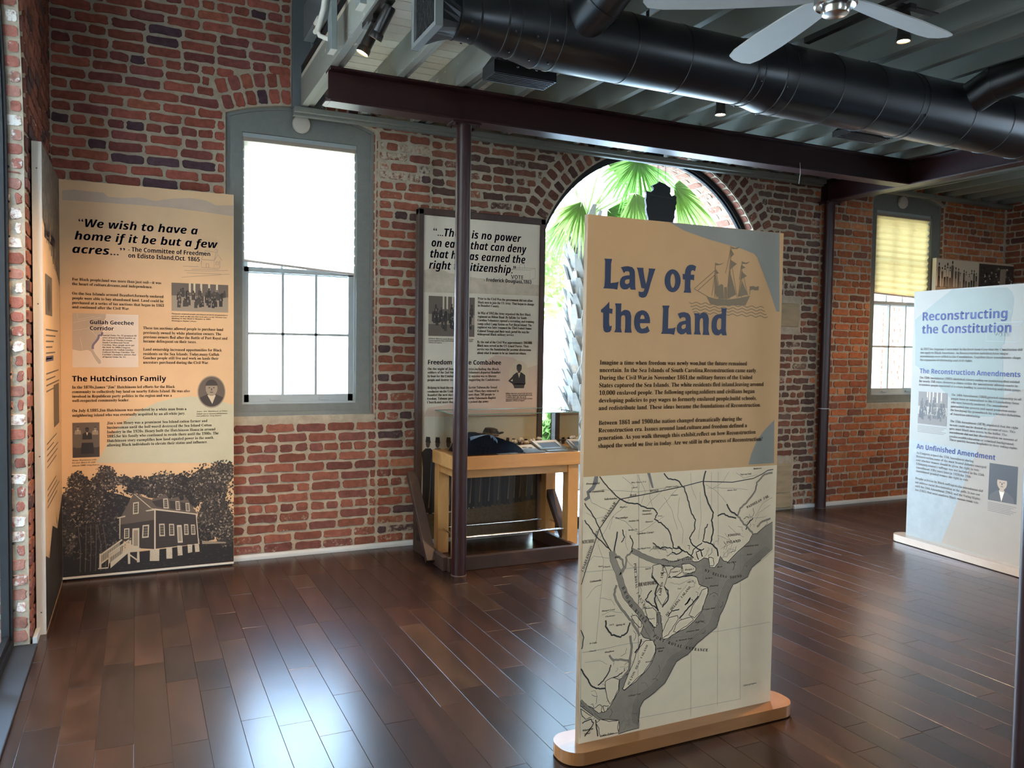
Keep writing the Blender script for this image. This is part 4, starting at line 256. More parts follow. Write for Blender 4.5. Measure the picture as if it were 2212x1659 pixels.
def floor_mat():
    m = bpy.data.materials.new('stained_floorboards'); m.use_nodes = True; nt = m.node_tree; N = nt.nodes; L = nt.links
    b = N['Principled BSDF']
    at = N.new('ShaderNodeAttribute'); at.attribute_name = 'tint'
    tc = N.new('ShaderNodeTexCoord'); mp = N.new('ShaderNodeMapping'); mp.inputs['Scale'].default_value = (1, .28, 1); L.new(tc.outputs['Object'], mp.inputs[0])
    sc = N.new('ShaderNodeVectorMath'); sc.operation = 'SCALE'; sc.inputs['Scale'].default_value = 40; L.new(at.outputs['Color'], sc.inputs[0])
    av = N.new('ShaderNodeVectorMath'); av.operation = 'ADD'; L.new(mp.outputs[0], av.inputs[0]); L.new(sc.outputs[0], av.inputs[1])
    nz = N.new('ShaderNodeTexNoise'); nz.inputs['Scale'].default_value = 3.2; nz.inputs['Detail'].default_value = 3; nz.inputs['Roughness'].default_value = .5; nz.inputs['Distortion'].default_value = .6
    L.new(av.outputs[0], nz.inputs[0])
    ms = N.new('ShaderNodeMath'); ms.operation = 'MULTIPLY'; ms.inputs[1].default_value = 46; L.new(nz.outputs[0], ms.inputs[0])
    si = N.new('ShaderNodeMath'); si.operation = 'SINE'; L.new(ms.outputs[0], si.inputs[0])
    mr = N.new('ShaderNodeMapRange'); mr.inputs[1].default_value = -1; mr.inputs[2].default_value = 1; mr.inputs[3].default_value = .86; mr.inputs[4].default_value = 1.16; L.new(si.outputs[0], mr.inputs[0])
    n2 = N.new('ShaderNodeTexNoise'); n2.inputs['Scale'].default_value = 7; n2.inputs['Detail'].default_value = 6; n2.inputs['Roughness'].default_value = .7; L.new(av.outputs[0], n2.inputs[0])
    mr2 = N.new('ShaderNodeMapRange'); mr2.inputs[1].default_value = .3; mr2.inputs[2].default_value = .7; mr2.inputs[3].default_value = .55; mr2.inputs[4].default_value = 1.45; L.new(n2.outputs[0], mr2.inputs[0])
    mm = N.new('ShaderNodeMath'); mm.operation = 'MULTIPLY'; L.new(mr.outputs[0], mm.inputs[0]); L.new(mr2.outputs[0], mm.inputs[1])
    mul = N.new('ShaderNodeVectorMath'); mul.operation = 'SCALE'; L.new(at.outputs['Color'], mul.inputs[0]); L.new(mm.outputs[0], mul.inputs['Scale'])
    L.new(mul.outputs[0], b.inputs['Base Color'])
    b.inputs['Roughness'].default_value = .27; b.inputs['Specular IOR Level'].default_value = .5
    n3 = N.new('ShaderNodeTexNoise'); n3.inputs['Scale'].default_value = 5; n3.inputs['Detail'].default_value = 3; L.new(tc.outputs['Object'], n3.inputs[0])
    bp = N.new('ShaderNodeBump'); bp.inputs['Strength'].default_value = .05; bp.inputs['Distance'].default_value = .01; L.new(n3.outputs[0], bp.inputs['Height']); L.new(bp.outputs[0], b.inputs['Normal'])
    return m
def wood(name, c1, c2, rough=.4, sc=(1,1,1), coat=0, scale=6):
    m = bpy.data.materials.new(name); m.use_nodes = True; nt = m.node_tree; N = nt.nodes; L = nt.links
    b = N['Principled BSDF']; b.inputs['Roughness'].default_value = rough
    if coat: b.inputs['Coat Weight'].default_value = coat; b.inputs['Coat Roughness'].default_value = .12
    tc = N.new('ShaderNodeTexCoord'); mp = N.new('ShaderNodeMapping'); mp.inputs['Scale'].default_value = sc; L.new(tc.outputs['Object'], mp.inputs[0])
    nz = N.new('ShaderNodeTexNoise'); nz.inputs['Scale'].default_value = scale; nz.inputs['Detail'].default_value = 8; nz.inputs['Roughness'].default_value = .62; nz.inputs['Distortion'].default_value = .8; L.new(mp.outputs[0], nz.inputs[0])
    rp = N.new('ShaderNodeValToRGB'); L.new(nz.outputs[0], rp.inputs[0]); rp.color_ramp.elements[0].position = .3; rp.color_ramp.elements[1].position = .7
    rp.color_ramp.elements[0].color = (*c1, 1); rp.color_ramp.elements[1].color = (*c2, 1); L.new(rp.outputs[0], b.inputs['Base Color'])
    return m
def peeling_mat(name, col, under, amt=.62):
    m = bpy.data.materials.new(name); m.use_nodes = True; nt = m.node_tree; N = nt.nodes; L = nt.links
    b = N['Principled BSDF']; b.inputs['Roughness'].default_value = .7
    tc = N.new('ShaderNodeTexCoord'); mp = N.new('ShaderNodeMapping'); mp.inputs['Scale'].default_value = (1, .35, 1); L.new(tc.outputs['Object'], mp.inputs[0])
    nz = N.new('ShaderNodeTexNoise'); nz.inputs['Scale'].default_value = 28; nz.inputs['Detail'].default_value = 7; nz.inputs['Roughness'].default_value = .75; L.new(mp.outputs[0], nz.inputs[0])
    n2 = N.new('ShaderNodeTexNoise'); n2.inputs['Scale'].default_value = 1.6; n2.inputs['Detail'].default_value = 3; L.new(mp.outputs[0], n2.inputs[0])
    ad = N.new('ShaderNodeMath'); ad.operation = 'MULTIPLY_ADD'; ad.inputs[1].default_value = .5; L.new(n2.outputs[0], ad.inputs[0]); L.new(nz.outputs[0], ad.inputs[2])
    mr = N.new('ShaderNodeMapRange'); mr.inputs[1].default_value = amt + .25; mr.inputs[2].default_value = amt + .29; L.new(ad.outputs[0], mr.inputs[0])
    mx = N.new('ShaderNodeMix'); mx.data_type = 'RGBA'; L.new(mr.outputs[0], mx.inputs[0]); mx.inputs[6].default_value = (*col, 1); mx.inputs[7].default_value = (*under, 1)
    L.new(mx.outputs[2], b.inputs['Base Color'])
    bp = N.new('ShaderNodeBump'); bp.inputs['Strength'].default_value = .3; bp.inputs['Distance'].default_value = .004; L.new(nz.outputs[0], bp.inputs['Height']); L.new(bp.outputs[0], b.inputs['Normal'])
    return m
# ------------------------------------------------------------------ lettering
def styled(s, k):
    if k == 'b': A, a, d = 0x1D400, 0x1D41A, 0x1D7CE
    elif k == 'bi': A, a, d = 0x1D468, 0x1D482, 0x1D7CE
    elif k == 'si': A, a, d = 0x1D63C, 0x1D656, 0x1D7EC
    else: A, a, d = 0x1D5D4, 0x1D5EE, 0x1D7EC
    o = ''
    for ch in s.replace(', ', ',  '):
        if 'A' <= ch <= 'Z': o += chr(A + ord(ch) - 65)
        elif 'a' <= ch <= 'z': o += chr(a + ord(ch) - 97)
        elif '0' <= ch <= '9': o += chr(d + ord(ch) - 48)
        else: o += ch
    return o
def glyphs(lines, res=2):
    """lines of (string, style, u0, u1, v, cap height) as flat outlines: verts (u,v) and faces"""
    V = []; F = []
    for s, k, u0, u1, v, h in lines:
        c = bpy.data.curves.new('lettering', 'FONT'); c.body = styled(s, k); c.resolution_u = res if h < .05 else 5
        c.offset = 0
        o = bpy.data.objects.new('lettering', c)
        me = bpy.data.meshes.new_from_object(o)
        xs = [q.co.x for q in me.vertices]
        if xs:
            x0, x1 = min(xs), max(xs); sx = (u1 - u0) / max(1e-6, x1 - x0); sy = h / .715; b = len(V)
            for e in ((-.014, .014) if k == 't' else (-.006, .006) if k in ('s', 'si') else (-.004, .006)):
                b = len(V); kx = 1 - 2*.014*h/max(1e-6, u1-u0) if k == 't' else 1
                V += [(u0 + (.014*h if k == 't' else 0) + (q.co.x - x0) * sx * kx + e*h*1.6, v + q.co.y * sy) for q in me.vertices]
                F += [[i + b for i in p.vertices] for p in me.polygons]
        bpy.data.objects.remove(o); bpy.data.meshes.remove(me); bpy.data.curves.remove(c)
    return V, F
def letter_part(name, lines, fn, d, m, parent):
    V, F = glyphs(lines); mb = MB(); mb.add([fn(u, v, d) for u, v in V], F)
    return mb.build(name, m, parent)
# ------------------------------------------------------------------ bricks
rnd = random.Random(7)
def brick(mb, pts, fn, h, col, jit=.004, inset=.003):
    """one irregular brick: outline pts (u,v) laid on the mortar at depth 0, face at h"""
    n = len(pts); cu = sum(p[0] for p in pts)/n; cv = sum(p[1] for p in pts)/n
    P = []
    for i in range(n):
        a, b = pts[i], pts[(i+1) % n]; l = math.hypot(b[0]-a[0], b[1]-a[1])
        if l < 1e-4: continue
        k = max(2, min(4, int(l/.05)+1)); cut = min(.012, l*.18)
        ts = [cut/l] + [j/k for j in range(1, k)] + [1-cut/l]
        for t in ts:
            P.append((a[0]+(b[0]-a[0])*t + rnd.uniform(-jit, jit), a[1]+(b[1]-a[1])*t + rnd.uniform(-jit, jit)))
    m = len(P); I = []
    for p in P:
        dx, dy = cu-p[0], cv-p[1]; l = math.hypot(dx, dy) or 1
        I.append((p[0]+dx/l*inset*1.4, p[1]+dy/l*inset*1.4))
    mb.col = col
    vs = [fn(p[0], p[1], -.002) for p in P] + [fn(p[0], p[1], h+rnd.uniform(-.001, .001)) for p in I]
    mb.add(vs, [tuple(range(m, 2*m))] + [(i, (i+1) % m, (i+1) % m + m, i + m) for i in range(m)])
    mb.col = None
def brick_rows(mb, fn, u0, u1, v0, v1, blocked, pal, course=.0735, L=.222, joint=.014, headers=6, seed=1, phase=0, relief=(.004, .009), jit=.004, start=0):
    r = random.Random(seed); row = start; v = v0
    while v < v1 - .02:
        vt = min(v + course, v1); vm = (v + vt)/2
        jv = joint/2
        segs = [(u0, u1)]
        for a, b in blocked(v + .005, vt - .005):
            ns = []
            for s, e in segs:
                if b <= s or a >= e: ns.append((s, e))
                else:
                    if a > s + .02: ns.append((s, a))
                    if b < e - .02: ns.append((b, e))
            segs = ns
        hd = (row + phase) % headers == 0
        step = (L/2 if hd else L)
        for s, e in segs:
            u = u0 - (step*.5 if row % 2 else 0) + r.uniform(-.02, .02)
            while u + step < s + .03: u += step
            a = s
            while a < e - .02:
                w = step
                if not hd and r.random() < .06: w = step/2
                b = u + w + r.uniform(-.006, .006)
                u += w
                if e - b < .045: b = e
                b = min(b, e)
                if b - a < .02: continue
                j = joint/2 * r.uniform(.6, 1.5)
                dv = r.uniform(-.0025, .0025); tl = r.uniform(-.003, .003)
                pts = [(a + j, v + jv + dv), (b - j, v + jv + dv + tl), (b - j, vt - jv + dv + tl), (a + j, vt - jv + dv)]
                c = pal((a+b)/2, vm, r)
                if c is not None: brick(mb, pts, fn, r.uniform(*relief), c, jit)
                a = b
        v = vt; row += 1
def ring(mb, fn, cu, cv, r0, r1, a0, a1, n, pal, r, gap=.2, relief=(.004, .009)):
    for i in range(n):
        t0 = a0 + (a1-a0)*(i + gap/2)/n; t1 = a0 + (a1-a0)*(i + 1 - gap/2)/n
        pts = [(cu+r0*math.cos(t0), cv+r0*math.sin(t0)), (cu+r1*math.cos(t0), cv+r1*math.sin(t0)), (cu+r1*math.cos(t1), cv+r1*math.sin(t1)), (cu+r0*math.cos(t1), cv+r0*math.sin(t1))]
        c = pal((pts[0][0]+pts[2][0])/2, (pts[0][1]+pts[2][1])/2, r)
        brick(mb, pts, fn, r.uniform(*relief), c, .004)
def arc(cx, cy, r, a0, a1, n):
    return [(cx + r*math.cos(a0+(a1-a0)*i/n), cy + r*math.sin(a0+(a1-a0)*i/n)) for i in range(n+1)]
# ------------------------------------------------------------------ shared materials
MORTAR = (.40, .33, .24)
M_mortar = mat('lime_mortar', MORTAR, .9, var=.18, scale=14, bump=.5, bscale=70)
M_brick = brick_mat('old_brick', MORTAR)
M_white_mortar = mat('limewashed_mortar', (.55, .50, .42), .9, var=.2, scale=12, bump=.5)
M_brick_white = brick_mat('limewashed_brick', (.62, .58, .52))
M_plaster = mat('painted_wall', (.46, .42, .36), .85, var=.06)
M_casing = mat('grey_casing_paint', (.17, .175, .155), .5, var=.08, scale=20)
M_sash = mat('grey_sash_paint', (.36, .39, .38), .5)
M_trim = mat('pale_grey_trim', (.52, .54, .53), .5)
M_steel = mat('maroon_steel', (.026, .0055, .0060), .38, var=.12, scale=5, spec=.5)
M_blacksteel = mat('black_steel', (.009, .0095, .010), .55, spec=.3)
M_duct = mat('black_duct', (.007, .0075, .009), .32, var=.15, scale=3, spec=.5)
M_joist_lit = peeling_mat('lit_peeling_joist_paint', (.30, .30, .255), (.66, .60, .48), .60)  # joists near the open edge: brighter light there is put into the paint
M_joist_shaded = peeling_mat('shaded_joist_paint', (.19, .195, .165), (.42, .40, .33), .70)  # same grey paint, darkened for the shade further in; less peeling
M_boards = mat('pale_ceiling_boards', (.74, .68, .55), .75, var=.08, scale=5)
M_black = mat('matt_black', (.008, .008, .009), .5)
M_white = mat('white_plastic', (.62, .58, .50), .5)
M_glass = glass('window_glass', (.97, .99, .98))
M_oak = wood('honey_oak', (.46, .215, .062), (.66, .35, .115), .38, (1, 1, .25), .2)
M_oak_h = wood('honey_oak_rail', (.46, .215, .062), (.66, .35, .115), .38, (.2, 1, 1), .2)
M_base = wood('cherry_plinth', (.25, .098, .030), (.40, .17, .055), .3, (.25, 1, 1), .4)
M_darkwood = wood('dark_rough_timber', (.020, .010, .007), (.065, .032, .02), .55, (.2, .2, .2), 0, 14)
M_white_edge = mat('bare_panel_edge', (.72, .66, .55), .5)
# ------------------------------------------------------------------ back wall
YW = 6.013
WIN = ((.58, 1.655), (6.925, 8.015))
SILL, SPRING, RISE = 1.038, 3.178, .105
def seg_arch(x0, x1, z0, grow=0):
    w = (x1 - x0); R = w*w/8/RISE + RISE/2; c = (x0+x1)/2; cz = z0 + RISE - R
    a = math.asin(w/2/R)
    return c, cz, R, a
ACX, ACZ, AR = 4.257, 2.096, 1.25
TOPZ = 6.4
def win_loop(x0, x1, z0, zs, rise=RISE, inset=0):
    c, cz, R, a = seg_arch(x0, x1, zs)
    return [(x0+inset, z0+inset), (x1-inset, z0+inset)] + arc(c, cz, R-inset, PI/2 - a + inset/R, PI/2 + a - inset/R, 14)
mb = MB()
holes = [win_loop(a, b, SILL, SPRING) for a, b in WIN]
holes.append([(ACX-AR, .0), (ACX+AR, .0)] + arc(ACX, ACZ, AR, 0, PI, 40))
# the great arch runs down to the floor, so it is cut from the lower edge of the outline
outer = [(-1.2, -.3), (ACX-AR, -.3)] + [(ACX-AR, 0.0)] + list(reversed(arc(ACX, ACZ, AR, 0, PI, 40))) + [(ACX+AR, 0.0), (ACX+AR, -.3), (9.6, -.3), (9.6, TOPZ), (-1.2, TOPZ)]
mb.prism([outer, holes[0], holes[1]], lambda u, v, d: (u, YW + d, v), 0, WALL_T)
wall_back = struct(mb.build('wall_back', [M_mortar]))
STONES = [(5.515, 5.945, 1.81, 2.04), (5.515, 5.915, .015, .155), (5.515, 5.905, .165, .455)]
def blocked_back(va, vb):
    B = []; v = (va+vb)/2
    for x0, x1 in WIN:
        c, cz, R, a = seg_arch(x0, x1, SPRING)
        if SILL - .01 < vb and va < SPRING: B.append((x0, x1))
        if vb > SPRING and v < cz + R + .235:
            hw = min(math.sqrt(max(0, (R+.235)**2 - (v-cz)**2)), (v-cz)*math.tan(a) + .02)
            if hw > 0: B.append((c-hw, c+hw))
    if v < ACZ: B.append((ACX-AR, ACX+AR))
    elif v < ACZ + AR + .235:
        hw = math.sqrt((AR+.235)**2 - (v-ACZ)**2); B.append((ACX-hw, ACX+hw))
    for x0, x1, z0, z1 in STONES:
        if vb > z0 - .02 and va < z1 + .02: B.append((x0-.02, x1+.02))
    if v > 3.30: B.append((1.03, 9.1))
    return B
def pick(r, opts):
    t = r.random(); s = 0
    for p, c in opts:
        s += p
        if t <= s: break
    k = r.uniform(.78, 1.22)
    return tuple(q*k for q in c)
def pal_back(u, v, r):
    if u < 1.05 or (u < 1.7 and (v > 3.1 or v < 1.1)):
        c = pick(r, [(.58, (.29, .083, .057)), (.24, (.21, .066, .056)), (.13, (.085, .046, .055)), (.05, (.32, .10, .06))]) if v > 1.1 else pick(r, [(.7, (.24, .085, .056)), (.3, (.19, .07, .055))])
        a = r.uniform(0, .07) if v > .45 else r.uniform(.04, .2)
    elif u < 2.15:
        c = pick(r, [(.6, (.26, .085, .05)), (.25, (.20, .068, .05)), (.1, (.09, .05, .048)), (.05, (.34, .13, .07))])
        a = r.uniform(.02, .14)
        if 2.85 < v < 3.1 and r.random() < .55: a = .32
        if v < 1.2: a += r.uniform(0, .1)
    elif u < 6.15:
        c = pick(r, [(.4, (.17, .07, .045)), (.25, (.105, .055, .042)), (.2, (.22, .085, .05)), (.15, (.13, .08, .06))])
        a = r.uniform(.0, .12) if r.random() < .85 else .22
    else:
        c = pick(r, [(.5, (.42, .135, .055)), (.25, (.33, .105, .052)), (.15, (.21, .085, .055)), (.1, (.48, .19, .08))])  # orange brick, with warm lamp light on this stretch put into the reds
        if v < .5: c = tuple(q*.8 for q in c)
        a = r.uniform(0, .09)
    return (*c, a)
fb = lambda u, v, d: (u, YW - d, v)
mb = MB()
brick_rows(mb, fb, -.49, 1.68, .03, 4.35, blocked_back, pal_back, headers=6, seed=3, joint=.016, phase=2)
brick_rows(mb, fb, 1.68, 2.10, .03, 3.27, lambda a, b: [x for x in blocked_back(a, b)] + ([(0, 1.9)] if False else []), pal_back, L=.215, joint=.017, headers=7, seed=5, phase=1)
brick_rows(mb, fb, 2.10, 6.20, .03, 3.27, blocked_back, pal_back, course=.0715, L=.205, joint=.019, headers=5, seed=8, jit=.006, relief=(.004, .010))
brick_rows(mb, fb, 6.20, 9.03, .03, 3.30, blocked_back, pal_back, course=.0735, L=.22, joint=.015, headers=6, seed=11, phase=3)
r_ = random.Random(5)
for x0, x1 in WIN:
    c, cz, R, a = seg_arch(x0, x1, SPRING)
    for k in (0, 1):
        ring(mb, fb, c, cz, R + .012 + k*.115, R + .112 + k*.115, PI/2 - a, PI/2 + a, 14, pal_back, r_, .18)
pal_arch = lambda u, v, r: (*pick(r, [(.5, (.15, .06, .04)), (.3, (.10, .05, .04)), (.2, (.2, .08, .05))]), r.uniform(.02, .17))
for k in (0, 1):
    ring(mb, fb, ACX, ACZ, AR + .012 + k*.115, AR + .108 + k*.115, 0, PI, 44 + 3*k, pal_arch, r_, .3)
bricks = mb.build('brickwork', [M_brick], wall_back)
M_stone = mat('sandstone', (.36, .27, .16), .85, var=.16, scale=9, bump=.35, bscale=30, stretch=(.4, 1, 2))
for i, (x0, x1, z0, z1) in enumerate(STONES):
    mb = MB(); mb.box(x0, YW - .014, z0, x1, YW + .05, z1); mb.build('sandstone_block', [M_stone], wall_back, bevel=.012)
# brick faces inside the arch, in front of the glass and behind it
mb = MB()
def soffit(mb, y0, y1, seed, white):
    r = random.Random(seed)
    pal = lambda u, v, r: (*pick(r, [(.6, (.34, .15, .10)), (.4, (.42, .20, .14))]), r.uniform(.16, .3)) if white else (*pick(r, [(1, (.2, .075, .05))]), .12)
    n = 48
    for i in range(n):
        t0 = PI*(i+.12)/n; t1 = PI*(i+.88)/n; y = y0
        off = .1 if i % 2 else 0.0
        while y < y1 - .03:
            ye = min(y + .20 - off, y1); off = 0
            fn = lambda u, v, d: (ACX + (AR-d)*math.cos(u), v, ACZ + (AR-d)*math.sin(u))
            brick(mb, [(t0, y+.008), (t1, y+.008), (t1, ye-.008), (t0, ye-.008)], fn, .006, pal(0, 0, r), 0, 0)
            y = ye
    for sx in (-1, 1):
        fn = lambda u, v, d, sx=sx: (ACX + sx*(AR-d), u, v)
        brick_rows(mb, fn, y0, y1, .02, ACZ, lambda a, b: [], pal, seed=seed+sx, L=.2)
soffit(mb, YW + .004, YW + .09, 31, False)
soffit(mb, YW + .165, YW + WALL_T, 32, True)  # outer reveal: same brick made paler, daylight put into its colour
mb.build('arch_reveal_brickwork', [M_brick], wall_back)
mb = MB()
r_ = random.Random(77)
for x0, x1 in WIN:
    for sx, x in ((1, x0), (-1, x1)):
        fn = lambda u, v, d, sx=sx, x=x: (x + sx*d*.5, u, v)
        brick_rows(mb, fn, YW + .003, YW + .05, SILL, SPRING, lambda a, b: [], lambda u, v, r: (*pick(r, [(1, (.26, .09, .055))]), r.uniform(0, .12)), seed=int(x*10)+sx, L=.3, headers=99, jit=.001)
mb.build('window_reveal_brickwork', [M_brick], wall_back)
# ------------------------------------------------------------------ left wall with its great glazed arch
XL = -.495
LY, LZ, LR = 2.94, 2.4, 1.75
mb = MB()
outer = [(-3.6, -.3), (LY-LR, -.3), (LY-LR, 0)] + list(reversed(arc(LY, LZ, LR, 0, PI, 40))) + [(LY+LR, 0), (LY+LR, -.3), (YW + WALL_T, -.3), (YW + WALL_T, TOPZ), (-3.6, TOPZ)]
mb.prism([outer], lambda u, v, d: (XL - d, u, v), 0, WALL_T)
wall_left = struct(mb.build('wall_left', [M_mortar]))
def blocked_left(va, vb):
    v = (va+vb)/2
    if v < LZ: return [(-9, LY+LR)]
    if v < LZ+LR+.12: return [(-9, LY + math.sqrt(max(0, (LR+.12)**2-(v-LZ)**2)))]
    return [(-9, 3.6)]
mb = MB()
pal_l = lambda u, v, r: (*pick(r, [(.6, (.24, .085, .055)), (.25, (.17, .062, .05)), (.15, (.085, .045, .045))]), r.uniform(0, .12))
brick_rows(mb, lambda u, v, d: (XL + d, u, v), 3.6, 6.0, .03, 4.5, blocked_left, pal_l, seed=21, relief=(.006, .012))
ring(mb, lambda u, v, d: (XL + d, u, v), LY, LZ, LR + .012, LR + .11, 0, PI/2, 30, pal_l, random.Random(3), .2)
mb.build('brickwork', [M_brick], wall_left)
mb = MB()
pal_w = lambda u, v, r: (*pick(r, [(.6, (.30, .11, .08)), (.4, (.34, .16, .12))]), r.choice((.05, .12, .2, .34)))
brick_rows(mb, lambda u, v, d: (u, LY + LR - d, v), XL - WALL_T, XL, .02, LZ, lambda a, b: [], pal_w, seed=22, L=.2, relief=(.005, .011), joint=.02)
n = 40
for i in range(n):
    t0 = PI/2*(i+.14)/n; t1 = PI/2*(i+.86)/n; x = XL - WALL_T; rr = random.Random(i)
    off = .1 if i % 2 else 0
    while x < XL - .02:
        xe = min(x + .2 - off, XL); off = 0
        brick(mb, [(t0, x+.008), (t1, x+.008), (t1, xe-.008), (t0, xe-.008)], lambda u, v, d: (v, LY + (LR-d)*math.cos(u), LZ + (LR-d)*math.sin(u)), .007, pal_w(0, 0, rr), 0, 0)
        x = xe
mb.build('arch_reveal_brickwork', [M_brick_white], wall_left)
# ------------------------------------------------------------------ right and front walls, roof
XR = 9.04
mb = MB()
mb.prism([[(-3.6, -.3), (YW + WALL_T, -.3), (YW + WALL_T, TOPZ), (-3.6, TOPZ)], [(.5, 1.04), (1.5, 1.04), (1.5, 3.2), (.5, 3.2)]], lambda u, v, d: (XR + d, u, v), 0, WALL_T)
wall_right = struct(mb.build('wall_right', [M_mortar]))
mb = MB()
pal_r = lambda u, v, r: (*pick(r, [(.5, (.25, .085, .045)), (.3, (.19, .07, .045)), (.2, (.13, .055, .045))]), r.uniform(0, .1))
brick_rows(mb, lambda u, v, d: (XR - d, u, v), 2.6, 6.0, .03, 3.35, lambda a, b: [], pal_r, seed=41, phase=3)
mb.build('brickwork', [M_brick], wall_right)
mb = MB()
hs = []
FW = (('window_5', 1.2), ('window_6', 7.0))
for nm, x in FW: hs.append([(x-.45, 1.04), (x+.45, 1.04), (x+.45, 3.0), (x-.45, 3.0)])
mb.prism([[(-1.2, -.3), (9.6, -.3), (9.6, TOPZ), (-1.2, TOPZ)]] + hs, lambda u, v, d: (u, -3.5 - d, v), 0, .3)
wall_front = struct(mb.build('wall_front', [M_mortar]))
mb = MB(); mb.box(-1.2, -3.8, TOPZ, 9.6, YW + WALL_T + .4, TOPZ + .25)
struct(mb.build('roof', [M_plaster]))
for nm, x in FW:
    o = root(nm, (x, -3.6, 1.0)); mb = MB()
    mb.prism([[(x-.45, 1.04), (x+.45, 1.04), (x+.45, 3.0), (x-.45, 3.0)], [(x-.39, 1.10), (x+.39, 1.10), (x+.39, 2.94), (x-.39, 2.94)]], lambda u, v, d: (u, -3.62 - d, v), 0, .06)
    mb.box(x-.39, -3.68, 1.99, x+.39, -3.62, 2.03)
    mb.build('window_frame', [M_casing], o)
    mb = MB(); mb.flat([(x-.4, 1.09), (x+.4, 1.09), (x+.4, 2.95), (x-.4, 2.95)], lambda u, v, d: (u, -3.65, v), 0); mb.build('glazing', [M_glass], o)
# ------------------------------------------------------------------ floor
mb = MB(); r_ = random.Random(12)
mb.col = (.01, .006, .004, 0)
mb.box(-.5, -3.5, -.3, XR, YW, -.002)
mb.box(ACX-AR, YW, -.3, ACX+AR, YW+WALL_T, -.005)
PW = .1335; x = -.146 - PW*3
while x < XR:
    y = -3.5 - r_.uniform(0, .8)
    while y < YW:
        l = r_.choice((.35, .5, .62, .75, .9, 1.05, 1.2)) * r_.uniform(.85, 1.15); y1 = min(y + l, YW); ya = max(y, -3.5)
        if y1 - ya > .05:
            t = r_.random()
            c = (.030, .0125, .0068) if t < .4 else (.040, .0165, .0085) if t < .7 else (.021, .0095, .0065) if t < .9 else (.050, .023, .0115)
            k = r_.uniform(.85, 1.15)
            mb.col = (c[0]*k, c[1]*k*r_.uniform(.95, 1.05), c[2]*k, r_.random())
            xa, xb = max(x, -.5), min(x + PW, XR); g = .0006; q = .0009
            z = [r_.uniform(-.0003, .0003) for _ in range(4)]
            vs = [(xa+g, ya+g, -.0006), (xb-g, ya+g, -.0006), (xb-g, y1-g, -.0006), (xa+g, y1-g, -.0006), (xa+g+q, ya+g+q, z[0]), (xb-g-q, ya+g+q, z[1]), (xb-g-q, y1-g-q, z[2]), (xa+g+q, y1-g-q, z[3])]
            if xb - xa > .02: mb.add(vs, [(4, 5, 6, 7), (0, 1, 5, 4), (1, 2, 6, 5), (2, 3, 7, 6), (3, 0, 4, 7)])
        y = y1
    x += PW
floor = struct(mb.build('floor', [floor_mat()]))
# baseboard: pale quarter-round along the brick
def qround(mb, x0, x1):
    P = [(0, 0), (.02, 0)] + [(.02*math.cos(a)**.7, .006+.03*math.sin(a)) for a in (.2, .5, .8, 1.1, 1.4)] + [(0, .038)]
    vs = [(x, YW - .009 - p[0], p[1] + .0005) for x in (x0, x1) for p in P]; n = len(P)
    mb.add(vs, [(i, (i+1) % n, (i+1) % n + n, i + n) for i in range(n)] + [tuple(range(n)), tuple(range(n, 2*n))])
mb = MB(); qround(mb, .1, 2.985); qround(mb, 5.94, 9.02)
struct(mb.build('baseboard_back', [M_trim]))
mb = MB(); mb.box(XL + .012, 4.70, .0005, XL + .032, 5.98, .038)
struct(mb.build('baseboard_left', [M_trim]))
mb = MB(); mb.box(XL - .07, LY-LR, .0, XL + .035, LY+LR - .005, .014)
struct(mb.build('trim_1', [mat('dark_threshold_rubber', (.020, .021, .023), .65)], bevel=.004))
